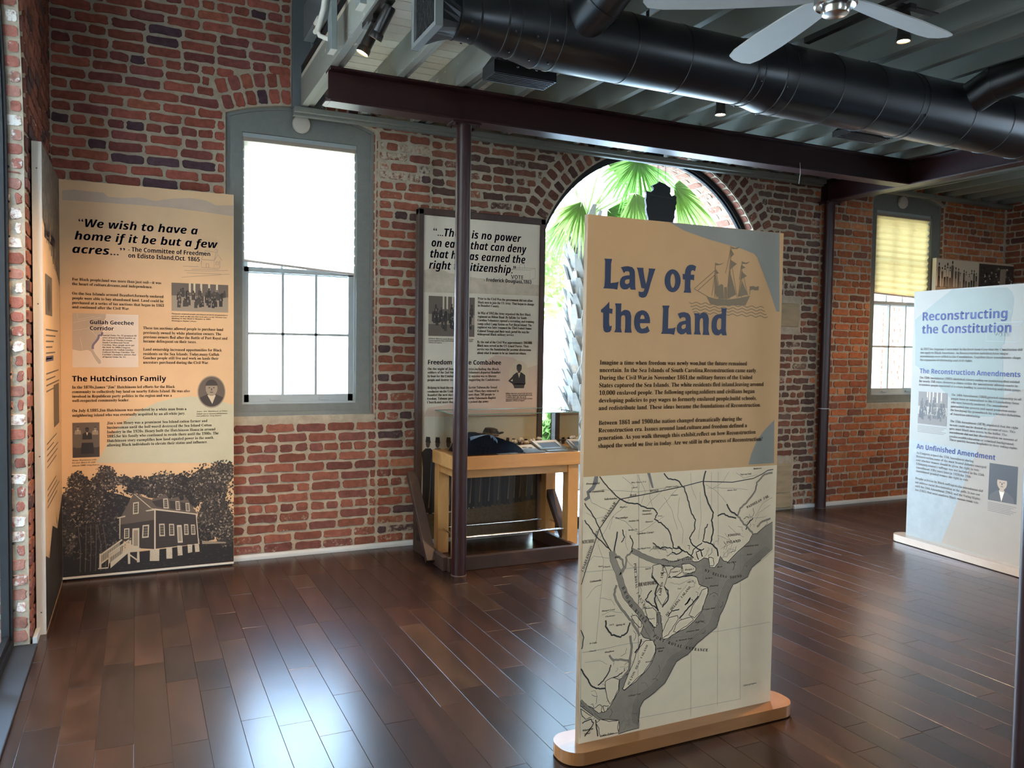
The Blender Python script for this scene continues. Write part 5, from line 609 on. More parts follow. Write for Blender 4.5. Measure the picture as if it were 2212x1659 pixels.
# ------------------------------------------------------------------ windows
M_blind = translucent('cellular_blind_fabric', (.66, .58, .44), (.86, .74, .54), .55)
M_blind2 = translucent('yellowed_blind_fabric', (.60, .45, .25), (.84, .60, .24), .20)
def sash_window(name, x0, x1, blind_l, blind_r):
    o = root(name, ((x0+x1)/2, YW + .06, SILL)); yc = YW + .05
    xi0, xi1, zi0, zi1 = x0 + .118, x1 - .128, SILL + .085, 3.07
    mb = MB()
    mb.prism([win_loop(x0, x1, SILL, SPRING), [(xi0, zi0), (xi1, zi0), (xi1, zi1), (xi0, zi1)]], lambda u, v, d: (u, yc + d, v), 0, .10)
    # raised outer bead and inner stop
    mb.prism([win_loop(x0+.001, x1-.001, SILL+.001, SPRING), win_loop(x0, x1, SILL, SPRING, inset=.022)], lambda u, v, d: (u, yc - .012 + d, v), 0, .02)
    mb.box(x0, yc - .016, SILL, x1, yc + .02, SILL + .03)
    fr = mb.build('casing', [M_casing], o, bevel=.004)
    mb = MB()
    mb.prism([[(xi0-.005, zi0-.005), (xi1+.005, zi0-.005), (xi1+.005, zi1+.005), (xi0-.005, zi1+.005)], [(xi0+.014, zi0+.014), (xi1-.014, zi0+.014), (xi1-.014, zi1-.014), (xi0+.014, zi1-.014)]], lambda u, v, d: (u, yc + .018 + d, v), 0, .05)
    mb.box(xi0, yc + .02, zi1 - .05, xi1, yc + .16, zi1 - .01)
    mb.build('stop_bead', [M_sash], o)
    zm = 2.10
    def sash(nm, za, zb, y, bot):
        mb = MB(); a, b = xi0 + .008, xi1 - .008
        mb.box(a, y, za, a + .042, y + .035, zb); mb.box(b - .042, y, za, b, y + .035, zb)
        mb.box(a, y, za, b, y + .035, za + bot); mb.box(a, y, zb - .035, b, y + .035, zb)
        w = (b - a - .084)/3
        for k in (1, 2): mb.box(a + .042 + w*k - .009, y + .004, za, a + .042 + w*k + .009, y + .03, zb)
        zc = (za + bot + zb - .035)/2; mb.box(a, y + .004, zc - .009, b, y + .03, zc + .009)
        s = mb.build(nm, [M_sash], o)
        mb = MB(); mb.add([(a, y + .018, za), (b, y + .018, za), (b, y + .018, zb), (a, y + .018, zb)], [(0, 1, 2, 3)]); mb.build('glazing', [M_glass], s)
        if nm == 'lower_sash':
            for k in (.28, .72):
                x = a + (b-a)*k; mb = MB(); mb.box(x - .035, y - .012, za + .02, x + .035, y, za + .034); mb.build('sash_lift', [M_sash], s, bevel=.003)
    sash('lower_sash', zi0 + .005, zm + .02, yc + .045, .062)
    sash('upper_sash', zm - .02, zi1 - .01, yc + .095, .038)
    # pleated blind over the upper sash, its lower edge hanging a little crooked
    mb = MB(); N = 26; vs = []; xa, xb = xi0 + .006, xi1 - .006; top = zi1 - .055
    for i in range(N + 1):
        y = yc + .022 + (.012 if i % 2 else -.008)
        t = i/N
        vs += [(xa, y, top + (blind_l - top)*t), (xb, y, top + (blind_r - top)*t)]
    mb.add(vs, [(2*i, 2*i+1, 2*i+3, 2*i+2) for i in range(N)])
    bl = mb.build('cellular_blind', [M_blind if x0 < 3 else M_blind2], o)
    mb = MB(); mb.box(xa, yc + .002, top - .004, xb, yc + .044, top + .022); mb.build('blind_headrail', [mat('tan_headrail', (.30, .24, .18), .5)], o)
    mb = MB(); mb.beam((xa, yc + .022, blind_l), (xb, yc + .022, blind_r), .034, .014); mb.build('blind_bottom_rail', [mat('pale_rail', (.52, .44, .38), .5)], o)
    return o
sash_window('window_1', WIN[0][0], WIN[0][1], 2.16, 2.10)
sash_window('window_2', WIN[1][0], WIN[1][1], 2.20, 2.17)
# round white devices over the windows
M_disc = mat('off_white_disc', (.50, .45, .37), .5)
for (x, z, lab) in ((1.108, 3.168, 'round white chime disc on the casing over the tall window beside the large quotation panel'), (7.40, 3.17, 'round white chime disc on the casing over the far window behind the right-hand board')):
    o = thing('wall_chime', lab, 'wall device', (x, YW + .03, z), 'round chimes above the windows')
    mb = MB(); mb.lathe([(.050, 0), (.064, .006), (.066, .020), (.060, .032), (.035, .037), (0, .038)], (x, YW + .048, z), (0, -1, 0), 32); mb.build('disc', [M_disc], o, smooth=True)
    mb = MB(); mb.tube([(x + .035, YW + .03, z + .05), (x + .07, YW + .02, z + .07), (x + .05, YW - .02, z + .10), (x + .08, YW - .03, z + .085), (x+.06, YW - .05, z + .14)], .0025, 6); mb.build('lead_wire', [M_white], o)
# arched window down to the floor
o = root('window_3', (ACX, YW + .12, 0)); y0 = YW + .092
def arch_loop(R, z0): return [(ACX - R, z0), (ACX + R, z0)] + arc(ACX, ACZ, R, 0, PI, 48)
mb = MB(); mb.prism([arch_loop(AR - .002, 0.002), arch_loop(AR - .045, .05)], lambda u, v, d: (u, y0 + d, v), 0, .07)
mb.prism([arch_loop(AR - .040, .045), arch_loop(AR - .062, .075)], lambda u, v, d: (u, y0 + .02 + d, v), 0, .03)
mb.build('window_frame', [M_blacksteel], o)
mb = MB(); mb.flat(arch_loop(AR - .05, .06), lambda u, v, d: (u, y0 + .035, v), 0); mb.build('glazing', [M_glass], o)
# glazed arch at the left of the view
o = root('window_4', (XL - .09, LY, 0)); x0 = XL - .068
def larch(R, z0): return [(LY - R, z0), (LY + R, z0)] + arc(LY, LZ, R, 0, PI, 48)
mb = MB(); mb.prism([larch(LR - .003, .015), larch(LR - .045, .055)], lambda u, v, d: (x0 - d, u, v), 0, .05)
mb.prism([larch(LR - .035, .05), larch(LR - .065, .085)], lambda u, v, d: (x0 - .012 - d, u, v), 0, .022)
for i in range(14):
    z = .2 + i*.17
    mb.lathe([(.006, 0), (.006, .006), (0, .009)], (x0 - .0, LY + LR - .025, z), (1, 0, 0), 8)
for yy in (1.8, 2.94, 4.08): mb.box(x0 - .05, yy - .02, .05, x0, yy + .02, LZ + math.sqrt(LR**2 - (yy-LY)**2) - .03)
mb.build('window_frame', [M_blacksteel], o)
mb = MB(); mb.flat(larch(LR - .05, .06), lambda u, v, d: (x0 - .03, u, v), 0); mb.build('glazing', [M_glass], o)
# plain window in the unseen part of the right wall
o = root('window_8', (XR + .2, 1.0, 1.0)); mb = MB()
mb.prism([[(.5, 1.04), (1.5, 1.04), (1.5, 3.2), (.5, 3.2)], [(.58, 1.12), (1.42, 1.12), (1.42, 3.12), (.58, 3.12)]], lambda u, v, d: (XR + .05 + d, u, v), 0, .08)
mb.build('window_frame', [M_casing], o)
# ------------------------------------------------------------------ exhibit panels
M_cream = mat('cream_print', (.60, .36, .165), .55, var=.05, scale=3, spec=.3)
M_cream_l = mat('apricot_print', (.70, .455, .25), .5, var=.05, scale=3, spec=.3)
M_ink = mat('brown_black_ink', (.028, .018, .014), .6)
M_blue = mat('navy_ink', (.007, .018, .062), .5)
M_blue_b = mat('royal_blue_ink', (.012, .034, .18), .5)
M_blue_l = mat('indigo_ink', (.028, .032, .115), .5)
M_grey_print = mat('blue_grey_print', (.26, .255, .215), .55, var=.05, scale=4)
M_paper = mat('map_paper', (.80, .645, .42), .55, var=.06, scale=4)
M_sea = mat('map_sea_tint', (.30, .245, .175), .55, var=.18, scale=5)
M_line = mat('map_line_ink', (.035, .03, .026), .6)
M_fine = mat('map_fine_ink', (.21, .185, .16), .6)
M_taupe = mat('taupe_drawing_ink', (.21, .145, .072), .55)
M_ply = wood('plywood_edge', (.24, .15, .09), (.34, .23, .14), .55, (8, 8, .3))
def rounded(x0, y0, x1, y1, r, n=10):
    P = []
    for cx, cy, a in ((x1-r, y0+r, -PI/2), (x1-r, y1-r, 0), (x0+r, y1-r, PI/2), (x0+r, y0+r, PI)):
        P += arc(cx, cy, r, a, a + PI/2, n)
    return P
def prints(name, parent, fn, items, mats):
    """items: ('f',pts,d,m) filled, ('s',pts,w,d,m) stroke, ('e',cx,cy,rx,ry,d,m) ellipse"""
    mb = MB()
    for it in items:
        if it[0] == 'f': mb.flat(it[1], fn, it[2], it[3])
        elif it[0] == 's': mb.stroke(it[1], it[2], fn, it[3], it[4])
        else: mb.ell(it[1], it[2], it[3], it[4], fn, it[5], it[6], *(it[7:]))
    return mb.build(name, mats, parent)
def clip(pts, u0, u1, v0, v1):
    """polygon cut to the rectangle of its panel"""
    for ax, lim, sg in ((0, u0, 1), (0, u1, -1), (1, v0, 1), (1, v1, -1)):
        out = []
        for i in range(len(pts)):
            a, b = pts[i-1], pts[i]; da = (a[ax]-lim)*sg; db = (b[ax]-lim)*sg
            if da >= 0 and db >= 0: out.append(b)
            elif da >= 0 > db or da < 0 <= db:
                t = da/(da-db); p = (a[0]+(b[0]-a[0])*t, a[1]+(b[1]-a[1])*t); out.append(p)
                if db >= 0: out.append(b)
        pts = out
        if not pts: break
    return pts
def cl(p, u0, u1, v0, v1): return (min(max(p[0], u0), u1), min(max(p[1], v0), v1))
# --- the free-standing map panel in the middle
CX0, CX1, CY, CB, CT = 1.515, 2.463, 2.588, .055, 2.052
o = thing('exhibit_panel', 'tall free-standing tan panel with big blue title and old coastal map on wooden plinth', 'exhibit panel', ((CX0+CX1)/2, CY + .013, 0))
fc = lambda u, v, d: (CX0 + u, CY - d, v)
mb = MB(); mb.box(CX0, CY, CB, CX1, CY + .024, CT)
mb2 = MB(); mb2.box(CX0, CY, CB, CX0 + .0006, CY + .024, CT); 
board = mb.build('board', [M_cream], o)
mb = MB(); mb.box(CX0 - .0008, CY + .002, CB, CX0 - .0001, CY + .022, CT); mb.box(CX1 + .0001, CY + .002, CB, CX1 + .0008, CY + .022, CT); mb.build('edge_band', [M_ply], board)
mb = MB(); mb.prism([rounded(1.437, 2.522, 2.560, 2.700, .078)], lambda u, v, d: (u, v, d), .006, CB)
mb.build('plinth', [M_base], o, bevel=.004)
mb = MB(); mb.prism([rounded(1.452, 2.537, 2.545, 2.685, .065)], lambda u, v, d: (u, v, d), 0.0005, .008); mb.build('plinth_foot', [M_black], o)
CW = CX1 - CX0
B_ = (.001, CW - .001, CB + .002, CT - .001)
for p in (clip(MAP['grey_top'], *B_), clip(MAP['grey_low'], B_[0], B_[1], 1.085, B_[3])): prints('tinted_ground', o, fc, [('f', p, .0005, 0)], [M_grey_print])
ship = [('f', p, .0009 + 2e-5*k, 0) for k, p in enumerate(MAP['ship_fill'])] + [('s', p, .0026, .0012 + 1e-5*k, 0) for k, p in enumerate(MAP['ship_line'])] + [('s', p, .003, .0007, 0) for p in MAP['ship_waves']]
prints('ship_drawing', o, fc, ship, [M_taupe])
mb = MB()
for loops in TITLE: mb.prism(loops, fc, .0010, .0014)
mb.build('title_lettering', [M_blue], o)
letter_part('body_lettering', TEXTS['c']['body_lettering'], fc, .0012, [M_ink], o)
mt = 1.076
items = [('f', [(0.0005, CB+.001), (CW-.0005, CB+.001), (CW-.0005, mt), (.0005, mt)], .0004, 0), ('f', clip(MAP['sea'], .001, CW-.001, CB+.001, mt), .0007, 1)]
px = .95/1008
def inb(pts): 
    q = [p for p in pts if 0.0 < p[0] < CW and CB < p[1] < mt]
    return q if len(q) > 1 else None
for pts in MAP['waves']:
    q = inb(pts)
    if q: items.append(('s', q, .0009, .0010, 2))
def wob(pts, amp, n=4, seed=0):
    r = random.Random(seed); out = []
    for i in range(len(pts)-1):
        a, b = pts[i], pts[i+1]
        for k in range(n):
            t = k/n; out.append((a[0]+(b[0]-a[0])*t + r.uniform(-amp, amp), a[1]+(b[1]-a[1])*t + r.uniform(-amp, amp)))
    out.append(pts[-1]); return out
q = clip(MAP['sea'], .001, CW-.001, CB+.001, mt)
items.append(('s', wob(MAP['sea'][:96], .0012, 2, 4), .0032, .0009, 2) if False else ('s', inb(wob(MAP['sea'][:102], .0013, 2, 4)), .0028, .0009, 2))
for k, (pts, w) in enumerate(MAP['rivers']):
    q = inb(wob(pts, .0022 if w < 10 else .0012, 4, k))
    if not q: continue
    W_ = w*.00094*1.0
    items.append(('s', q, W_*.8 + .0022, .00095, 2))
    if w >= 7: items.append(('s', q, W_*.8, .00105, 1))
for k, pts in enumerate(MAP['islands']):
    pts = clip(pts, .002, CW-.002, CB+.002, mt)
    if len(pts) < 3: continue
    items.append(('f', pts, .0011, 0)); items.append(('s', wob(pts + [pts[0]], .0014, 3, k+50), .0026, .00115, 2))
for k, pts in enumerate(MAP['roads']):
    q = inb(wob(pts, .0016, 4, k + 200))
    if q: items.append(('s', q, .0011, .0008, 3))
for pts in MAP['grid']:
    q = inb(wob(pts, 0, 6))
    if q: items.append(('s', q, .0011, .0012, 3))
for pts in MAP['mtn']: items.append(('f', clip(pts, 0, CW, CB, mt), .0009, 3))
items.append(('s', inb(wob(MAP['rail'], 0, 5)), .0036, .0013, 2))
r = random.Random(44); cp_ = MAP['sea'][:100]
for k in range(130):
    i = r.randrange(len(cp_)-1); t = r.random(); x = cp_[i][0]+(cp_[i+1][0]-cp_[i][0])*t + r.uniform(-.07, .01); y = cp_[i][1]+(cp_[i+1][1]-cp_[i][1])*t + r.uniform(-.01, .07); a = r.uniform(0, PI); L_ = r.uniform(.008, .03)
    q = inb(wob([(x, y), (x+L_*math.cos(a), y+L_*math.sin(a)), (x+L_*1.6*math.cos(a+.5), y+L_*1.6*math.sin(a+.5))], .0025, 4, k+700))
    if q: items.append(('s', q, r.choice((.0010, .0014, .0022)), .00090, r.choice((2, 3, 3))))
prints('printed_map', o, fc, items, [M_paper, M_sea, M_line, M_fine])
letter_part('map_lettering', TEXTS['c']['map_lettering'] , fc, .0015, [M_line], o)
def along(s, p0, p1, h, d, nm, parent, fn, m, bend=0):
    """letters spread one by one along a line from p0 to p1"""
    mb = MB(); n = len(s)
    ang = math.atan2(p1[1]-p0[1], p1[0]-p0[0])
    for i, ch in enumerate(s):
        if ch == ' ': continue
        V, F = glyphs([(ch, 'b', 0, h*.85 if ch not in 'I' else h*.4, 0, h)])
        t = i/max(1, n-1); x = p0[0]+(p1[0]-p0[0])*t; y = p0[1]+(p1[1]-p0[1])*t + bend*4*t*(1-t)
        a = ang + math.atan2(bend*4*(1-2*t), math.hypot(p1[0]-p0[0], p1[1]-p0[1]))
        c, s_ = math.cos(a), math.sin(a)
        mb.add([fn(x + u*c - v*s_, y + u*s_ + v*c, d) for u, v in V], F)
    return mb.build(nm, m, parent)
for s, a, b, h, bend in MAPNAMES: along(s, a, b, h, .0016, 'map_lettering', o, fc, [M_line], bend)
# --- the large corner panel on the back wall
LX0, LX1, LYF, LT = -.434, .622, 5.894, 2.588
o = thing('exhibit_panel', 'large tan wall panel with blue quotation and sepia house picture, left of tall window', 'exhibit panel', (.09, LYF, 0))
fl = lambda u, v, d: (LX0 + u, LYF - d, v); LW = LX1 - LX0
mb = MB(); mb.box(LX0, LYF, .012, LX1, LYF + .045, LT); mb.build('board', [M_cream_l], o)
mb = MB(); mb.box(LX0 + .02, LYF + .012, .0005, LX1 - .01, LYF + .04, .012); mb.build('foot_strip', [M_black], o)
mb = MB(); mb.box(LX0, LYF - .002, .0125, LX1, LYF - .0002, .026); mb.build('bottom_trim', [M_white_edge], o)
B_ = (.001, LW - .001, .03, LT - .001)
M_green = mat('sage_print', (.52, .49, .34), .5, var=.04); M_hill = mat('faded_shore_print', (.50, .36, .25), .5, var=.06, scale=6)
M_faint = mat('faint_sketch_ink', (.42, .29, .19), .6); M_inset = mat('pale_inset_print', (.70, .57, .44), .5); M_insetland = mat('inset_land_print', (.48, .38, .28), .5)
M_violet = mat('violet_corridor_ink', (.20, .15, .22), .5)
for p, m in ((HOUSE['green'], M_green), (HOUSE['hill'], M_hill)): prints('tinted_ground', o, fl, [('f', clip(p, *B_), .0005, 0)], [m])
prints('cabin_sketch', o, fl, [('s', p, .0035, .0008, 0) for p in HOUSE['house_line']], [M_faint])
it = [('f', HOUSE['inset'], .0008, 0), ('f', HOUSE['insetland'], .0011, 1)] + [('s', p, .0018, .0013, 0) for p in HOUSE['statelines']] + [('s', wob(HOUSE['corridor'], .002, 2, 3), .013, .0014, 2)]
prints('inset_map', o, fl, it, [M_inset, M_insetland, M_violet])
# old photographs as printed tones
M_t = [mat('sepia_%s' % n, c, .55) for n, c in (('black', (.018, .013, .010)), ('dark', (.045, .032, .024)), ('mid', (.12, .088, .064)), ('light', (.30, .235, .165)), ('pale', (.58, .48, .34)))]
def group_photo(parent, fn, q, seed, d=.0009, grey=None, name='printed_photograph'):
    u0 = min(p[0] for p in q); u1 = max(p[0] for p in q); v0 = min(p[1] for p in q); v1 = max(p[1] for p in q); w = u1-u0; h = v1-v0
    X = lambda a: u0 + w*a; Y = lambda b: v0 + h*b
    r = random.Random(seed); rc = lambda a, b, c, e: [(X(a), Y(b)), (X(c), Y(b)), (X(c), Y(e)), (X(a), Y(e))]
    it = [('f', rc(0, 0, 1, 1), d, 3), ('f', rc(0, 0, 1, .3), d+.0001, 2 if seed % 2 else 3), ('f', rc(0, .55, 1, 1), d+.0001, 2)]
    for a in (.3, .38, .5, .64, .78): it.append(('f', rc(a, .68, a+.035, 1), d+.0002, 4))
    for i in range(46):
        a = r.uniform(.03, .95); b = r.uniform(.12, .55); s = r.uniform(.75, 1.15); t = r.choice((0, 0, 1, 1))
        bw = .03*s; bh = .30*s
        it.append(('f', [(X(a-bw), Y(b)), (X(a+bw), Y(b)), (X(a+bw*.9), Y(b+bh*.7)), (X(a), Y(b+bh*.85)), (X(a-bw*.9), Y(b+bh*.7))], d+.0003+i*2e-6, t))
        it.append(('e', X(a), Y(b+bh*.92), w*.016*s, h*.035*s, d+.0004+i*2e-6, r.choice((1, 2, 0)), 10))
        if r.random() < .3: it.append(('f', [(X(a-.01), Y(b+bh*.35)), (X(a+.012), Y(b+bh*.35)), (X(a), Y(b+bh*.65))], d+.00045+i*2e-6, 3))
    return prints(name, parent, fn, it, M_t)
def sitter(it, fn, cx, cy, s, d, skin=2, coat=1, hair=0, shirt=4, low=None):
    """small printed half figure: coat, shirt, head, hair"""
    low = cy - 1.5*s if low is None else low
    it += [('f', [(cx-.9*s, low), (cx+.9*s, low), (cx+.85*s, cy-.35*s), (cx+.35*s, cy), (cx-.35*s, cy), (cx-.85*s, cy-.35*s)], d, coat),
           ('f', [(cx-.2*s, cy+.02*s), (cx+.2*s, cy+.02*s), (cx, cy-.7*s)], d+.0001, shirt),
           ('f', [(cx-.16*s, cy-.05*s), (cx+.16*s, cy-.05*s), (cx+.16*s, cy+.3*s), (cx-.16*s, cy+.3*s)], d+.00012, skin),
           ('e', cx, cy+.55*s, .36*s, .46*s, d+.00015, skin, 20), ('e', cx, cy+.72*s, .37*s, .33*s, d+.0002, hair, 20, 0, PI),
           ('e', cx-.14*s, cy+.56*s, .05*s, .035*s, d+.00022, 0, 8), ('e', cx+.14*s, cy+.56*s, .05*s, .035*s, d+.00022, 0, 8), ('f', [(cx-.035*s, cy+.55*s), (cx+.035*s, cy+.55*s), (cx+.05*s, cy+.40*s), (cx-.05*s, cy+.40*s)], d+.00022, 1), ('e', cx, cy+.30*s, .11*s, .025*s, d+.00022, 0, 8)]
group_photo(o, fl, HOUSE['photo1'], 2)
q = HOUSE['photo2']; u0, u1 = q[0][0], q[1][0]; v0, v1 = q[3][1], q[0][1]; w = u1-u0; h = v1-v0
it = [('f', [(u0, v0), (u1, v0), (u1, v1), (u0, v1)], .0009, 2)]
it.append(('f', [(u0, v0), (u1, v0), (u1, v0+h*.3), (u0, v0+h*.3)], .0010, 1))
for cx, cy, s in ((.2, .80, .13), (.84, .78, .13)):
    sitter(it, fl, u0+w*cx, v0+h*cy, w*s, .0012, 3, 3, 1, 4); it.append(('f', [(u0+w*(cx-.1), v0+h*.28), (u0+w*(cx+.1), v0+h*.28), (u0+w*(cx+.12), v0+h*.62), (u0+w*(cx-.12), v0+h*.62)], .00115, 2))
sitter(it, fl, u0+w*.54, v0+h*.72, w*.2, .0015, 1, 0, 0, 4); it.append(('f', [(u0+w*.3, v0+h*.1), (u0+w*.8, v0+h*.1), (u0+w*.76, v0+h*.42), (u0+w*.34, v0+h*.42)], .0014, 0))
prints('printed_photograph', o, fl, it, M_t)
cx, cy, rx, ry = HOUSE['oval']
it = [('e', cx, cy, rx, ry, .0009, 3, 40), ('e', cx, cy, rx*.93, ry*.93, .0010, 2, 40)]
n = 20
it.append(('f', [(cx+rx*.9*math.cos(PI*1.13+PI*.74*i/n), cy+ry*.9*math.sin(PI*1.13+PI*.74*i/n)) for i in range(n+1)] + [(cx+rx*.3, cy-ry*.15), (cx-rx*.3, cy-ry*.15)], .0011, 1))
it += [('f', [(cx-rx*.3, cy-ry*.2), (cx+rx*.3, cy-ry*.2), (cx+.05*rx, cy-ry*.75)], .0012, 4), ('e', cx, cy+ry*.22, rx*.42, ry*.48, .0013, 3, 28), ('e', cx, cy+ry*.38, rx*.43, ry*.38, .0014, 1, 24, 0, PI), ('e', cx-rx*.16, cy+ry*.25, rx*.06, ry*.03, .0015, 0, 8), ('e', cx+rx*.16, cy+ry*.25, rx*.06, ry*.03, .0015, 0, 8), ('f', [(cx-.03*rx, cy+ry*.24), (cx+.03*rx, cy+ry*.24), (cx+.07*rx, cy+ry*.08), (cx-.07*rx, cy+ry*.08)], .0015, 2), ('e', cx, cy-ry*.03, rx*.14, ry*.025, .0015, 1, 8)]
prints('printed_portrait', o, fl, it, M_t)
# sepia picture of the house
r = random.Random(4)
it = [('f', clip(HOUSE['ground'], .001, LW-.001, .027, 9), .0008, 0), ('f', clip(HOUSE['understory'], .001, LW-.001, .03, 9), .00082, 0)]
def blob(cx, cy, rx, ry, r, n=34, a=.16):
    ph = [r.uniform(0, 6.3) for _ in range(3)]
    return [(cx + rx*math.cos(t)*(1+a*math.sin(5*t+ph[0])+a*.6*math.sin(9*t+ph[1])+r.uniform(-.06, .06)), cy + ry*math.sin(t)*(1+a*math.sin(4*t+ph[2])+r.uniform(-.06, .06))) for t in [2*PI*i/n for i in range(n)]]
TB = (.001, LW-.001, .03, 9)
for k, (cx, cy, rx, ry, t, n) in enumerate(HOUSE['trees']):
    p = clip(blob(cx, cy, rx*.9, ry*.9, r), *TB)
    if len(p) > 2: it.append(('f', p, .00085 + k*3e-6, 0 if t < 1 else 1))
for k, (cx, cy, rx, ry, t, n) in enumerate(HOUSE['trees']):
    for i in range(int(n*1.5)):
        a = r.uniform(0, 2*PI); q = math.sqrt(r.random())*1.1; x = cx+rx*q*math.cos(a); y = cy+ry*q*math.sin(a); s = r.uniform(.004, .011)
        ang = r.uniform(0, PI); e = r.uniform(.35, .7); tone = r.choice(((0, 0, 1, 1, 2), (0, 0, 1, 2, 3), (1, 2, 2, 3, 0, 0))[t]) if q < .98 else r.choice((0, 1))
        pts = [(x + s*math.cos(b)*math.cos(ang) - s*e*math.sin(b)*math.sin(ang), y + s*math.cos(b)*math.sin(ang) + s*e*math.sin(b)*math.cos(ang)) for b in (0, 1.05, 2.1, 3.14, 4.2, 5.2)]
        pts = clip(pts, *TB)
        if len(pts) > 2: it.append(('f', pts, .0010 + i*4e-7, tone))
for i in range(6):
    x = .10 + i*.03; it.append(('s', [(x, .05), (x+.005, .2), (x+r.uniform(-.02, .02), .36)], .004, .0012, 2))
for i in range(160):
    x = r.uniform(.0, LW-.02); y = .035 + r.random()*.10; 
    if y > .03+.10*x/LW+.04: continue
    it.append(('s', [(x, y), (x+.012, y+r.uniform(-.002, .002))], .0016, .0012, r.choice((1, 2))))
it.append(('f', HOUSE['fence'], .0013, 3))
for k, (nm, m) in enumerate((('wallL', 1), ('gable', 2), ('wallR', 1))): it.append(('f', HOUSE[nm], .00138 + k*2e-5, m))
it.append(('f', HOUSE['roof'], .0015, 2))
for k in range(1, 12):
    a, b = HOUSE['wallR'][0], HOUSE['wallR'][5]; c, e = HOUSE['wallR'][1], HOUSE['wallR'][2]; t = k/12
    it.append(('s', [(a[0]+(b[0]-a[0])*t, a[1]+(b[1]-a[1])*t), (c[0]+(e[0]-c[0])*t, c[1]+(e[1]-c[1])*t)], .0009, .00145, 0))
for p in HOUSE['dormers']: it.append(('f', p, .0016, 1))
for p in HOUSE['trim']: it.append(('f', p[0], .0017, 4))
for p in HOUSE['piers']:
    it.append(('f', p, .0017, 4))
    us = [q[0] for q in p]; vs = [q[1] for q in p]
    for i in range(22): x = r.uniform(min(us)+.003, max(us)-.003); y = r.uniform(min(vs)+.004, max(vs)-.004); it.append(('e', x, y, .0016, .0012, .0018, 2, 6))
for p in HOUSE['windows'] + HOUSE['doors']:
    it.append(('f', p, .0018, 4))
    cx = sum(q[0] for q in p)/4; cy = sum(q[1] for q in p)/4; isd = p in HOUSE['doors']
    pp = [(cx+(q[0]-cx)*.62, cy+(q[1]-cy)*.8) for q in p]; it.append(('f', pp, .0019, 3 if isd else 0))
    if not isd:
        L_ = lambda a, b, t: (a[0]+(b[0]-a[0])*t, a[1]+(b[1]-a[1])*t)
        for t in (.33, .67): it.append(('s', [L_(pp[0], pp[1], t), L_(pp[3], pp[2], t)], .0012, .0020, 4))
        for t in (.25, .5, .75): it.append(('s', [L_(pp[0], pp[3], t), L_(pp[1], pp[2], t)], .0012, .0020, 4))
for p in HOUSE['balusters']: it.append(('s', p, .0028, .0020, 4))
for p in HOUSE['stairs']: it.append(('f', p, .0021, 4))
prints('printed_house_picture', o, fl, it, M_t)
for nm, m in (('quotation_lettering', M_blue_l), ('attribution_lettering', M_blue_l), ('heading_lettering', M_blue_l), ('body_lettering', M_t[1]), ('caption_lettering', M_t[1])):
    letter_part(nm, TEXTS['l'][nm], fl, .0016, [m], o)
# --- its neighbour along the left wall, seen almost edge-on
SY0 = 4.85
o = thing('exhibit_panel', 'panel standing along the left wall, seen nearly edge-on with its pale edge towards us', 'exhibit panel', (XL + .04, 5.36, 0))
fs = lambda u, v, d: (-.434 + d, SY0 + u, v); SW = LYF - SY0 - .003
mb = MB(); mb.box(-.479, SY0 + .001, .0005, -.4345, SY0 + SW, 2.588); mb.build('board', [M_cream_l], o)
mb = MB(); mb.box(-.4795, SY0, .0005, -.4343, SY0 + .0009, 2.588)
ed = mb.build('edge_band', [M_white_edge], o)
mb = MB()
for z in (.12, .95, 1.75, 2.45): mb = MB(); mb.lathe([(.004, 0), (.004, .0006), (0, .0008)], (-.457, SY0, z), (0, -1, 0), 10); mb.build('edge_screw', [M_t[2]], ed)
r = random.Random(9); it = [('f', [(0, 2.2), (.25, 2.12), (.42, 2.2), (.55, 2.08), (.8, 1.98), (SW, 1.9), (SW, 2.586), (0, 2.586)], .0004, 2)]
for i in range(260):
    x = r.uniform(.01, SW-.02); y = r.uniform(2.15 - x*.2, 2.58); s = r.uniform(.01, .035); it.append(('f', [(x-s*.4, y-s), (x+s*.4, y-s), (x+s*.3, y+s), (x-s*.3, y+s)] if y+s < 2.585 and y-s > .1 else [(x, y-.003), (x+.003, y-.003), (x+.003, y)], .0006+i*1e-6, r.choice((1, 2, 2, 3))))
it.append(('f', [(0, .01), (SW, .01), (SW, .55), (.7, .42), (.4, .5), (.2, .36), (0, .42)], .0004, 0))
for i in range(200):
    x = r.uniform(.01, SW-.02); y = r.uniform(.03, .5); s = r.uniform(.008, .02); it.append(('f', [(x-s*.3, max(.012, y-s*2)), (x+s*.3, max(.012, y-s*2)), (x, y+s*2)], .0006+i*1e-6, r.choice((0, 1, 1, 2))))
it.append(('f', [(.12, 1.70), (.50, 1.70), (.50, 1.92), (.12, 1.92)], .0007, 2)); it.append(('e', .3, 1.8, .1, .08, .0009, 1, 20))
it.append(('f', [(.55, 1.05), (.9, 1.05), (.9, 1.3), (.55, 1.3)], .0007, 2))
prints('printed_pictures', o, fs, it, M_t)
letter_part('title_lettering', [("Free Labor", 't', .11, .72, 2.11, .075)], fs, .001, [M_blue_l], o)
it = []
for y0_, n in ((1.62, 6), (1.38, 4), (1.0, 5), (.75, 4)):
    for i in range(n): it.append(('s', [(.12, y0_-i*.032), (r.uniform(.45, .92), y0_-i*.032)], .008, .0008, 2))
prints('body_lettering', o, fs, it, M_t)
it = [('s', [(.12, 1.46), (.55, 1.46)], .03, .0008, 0)]
prints('heading_lettering', o, fs, it, [M_blue_l])
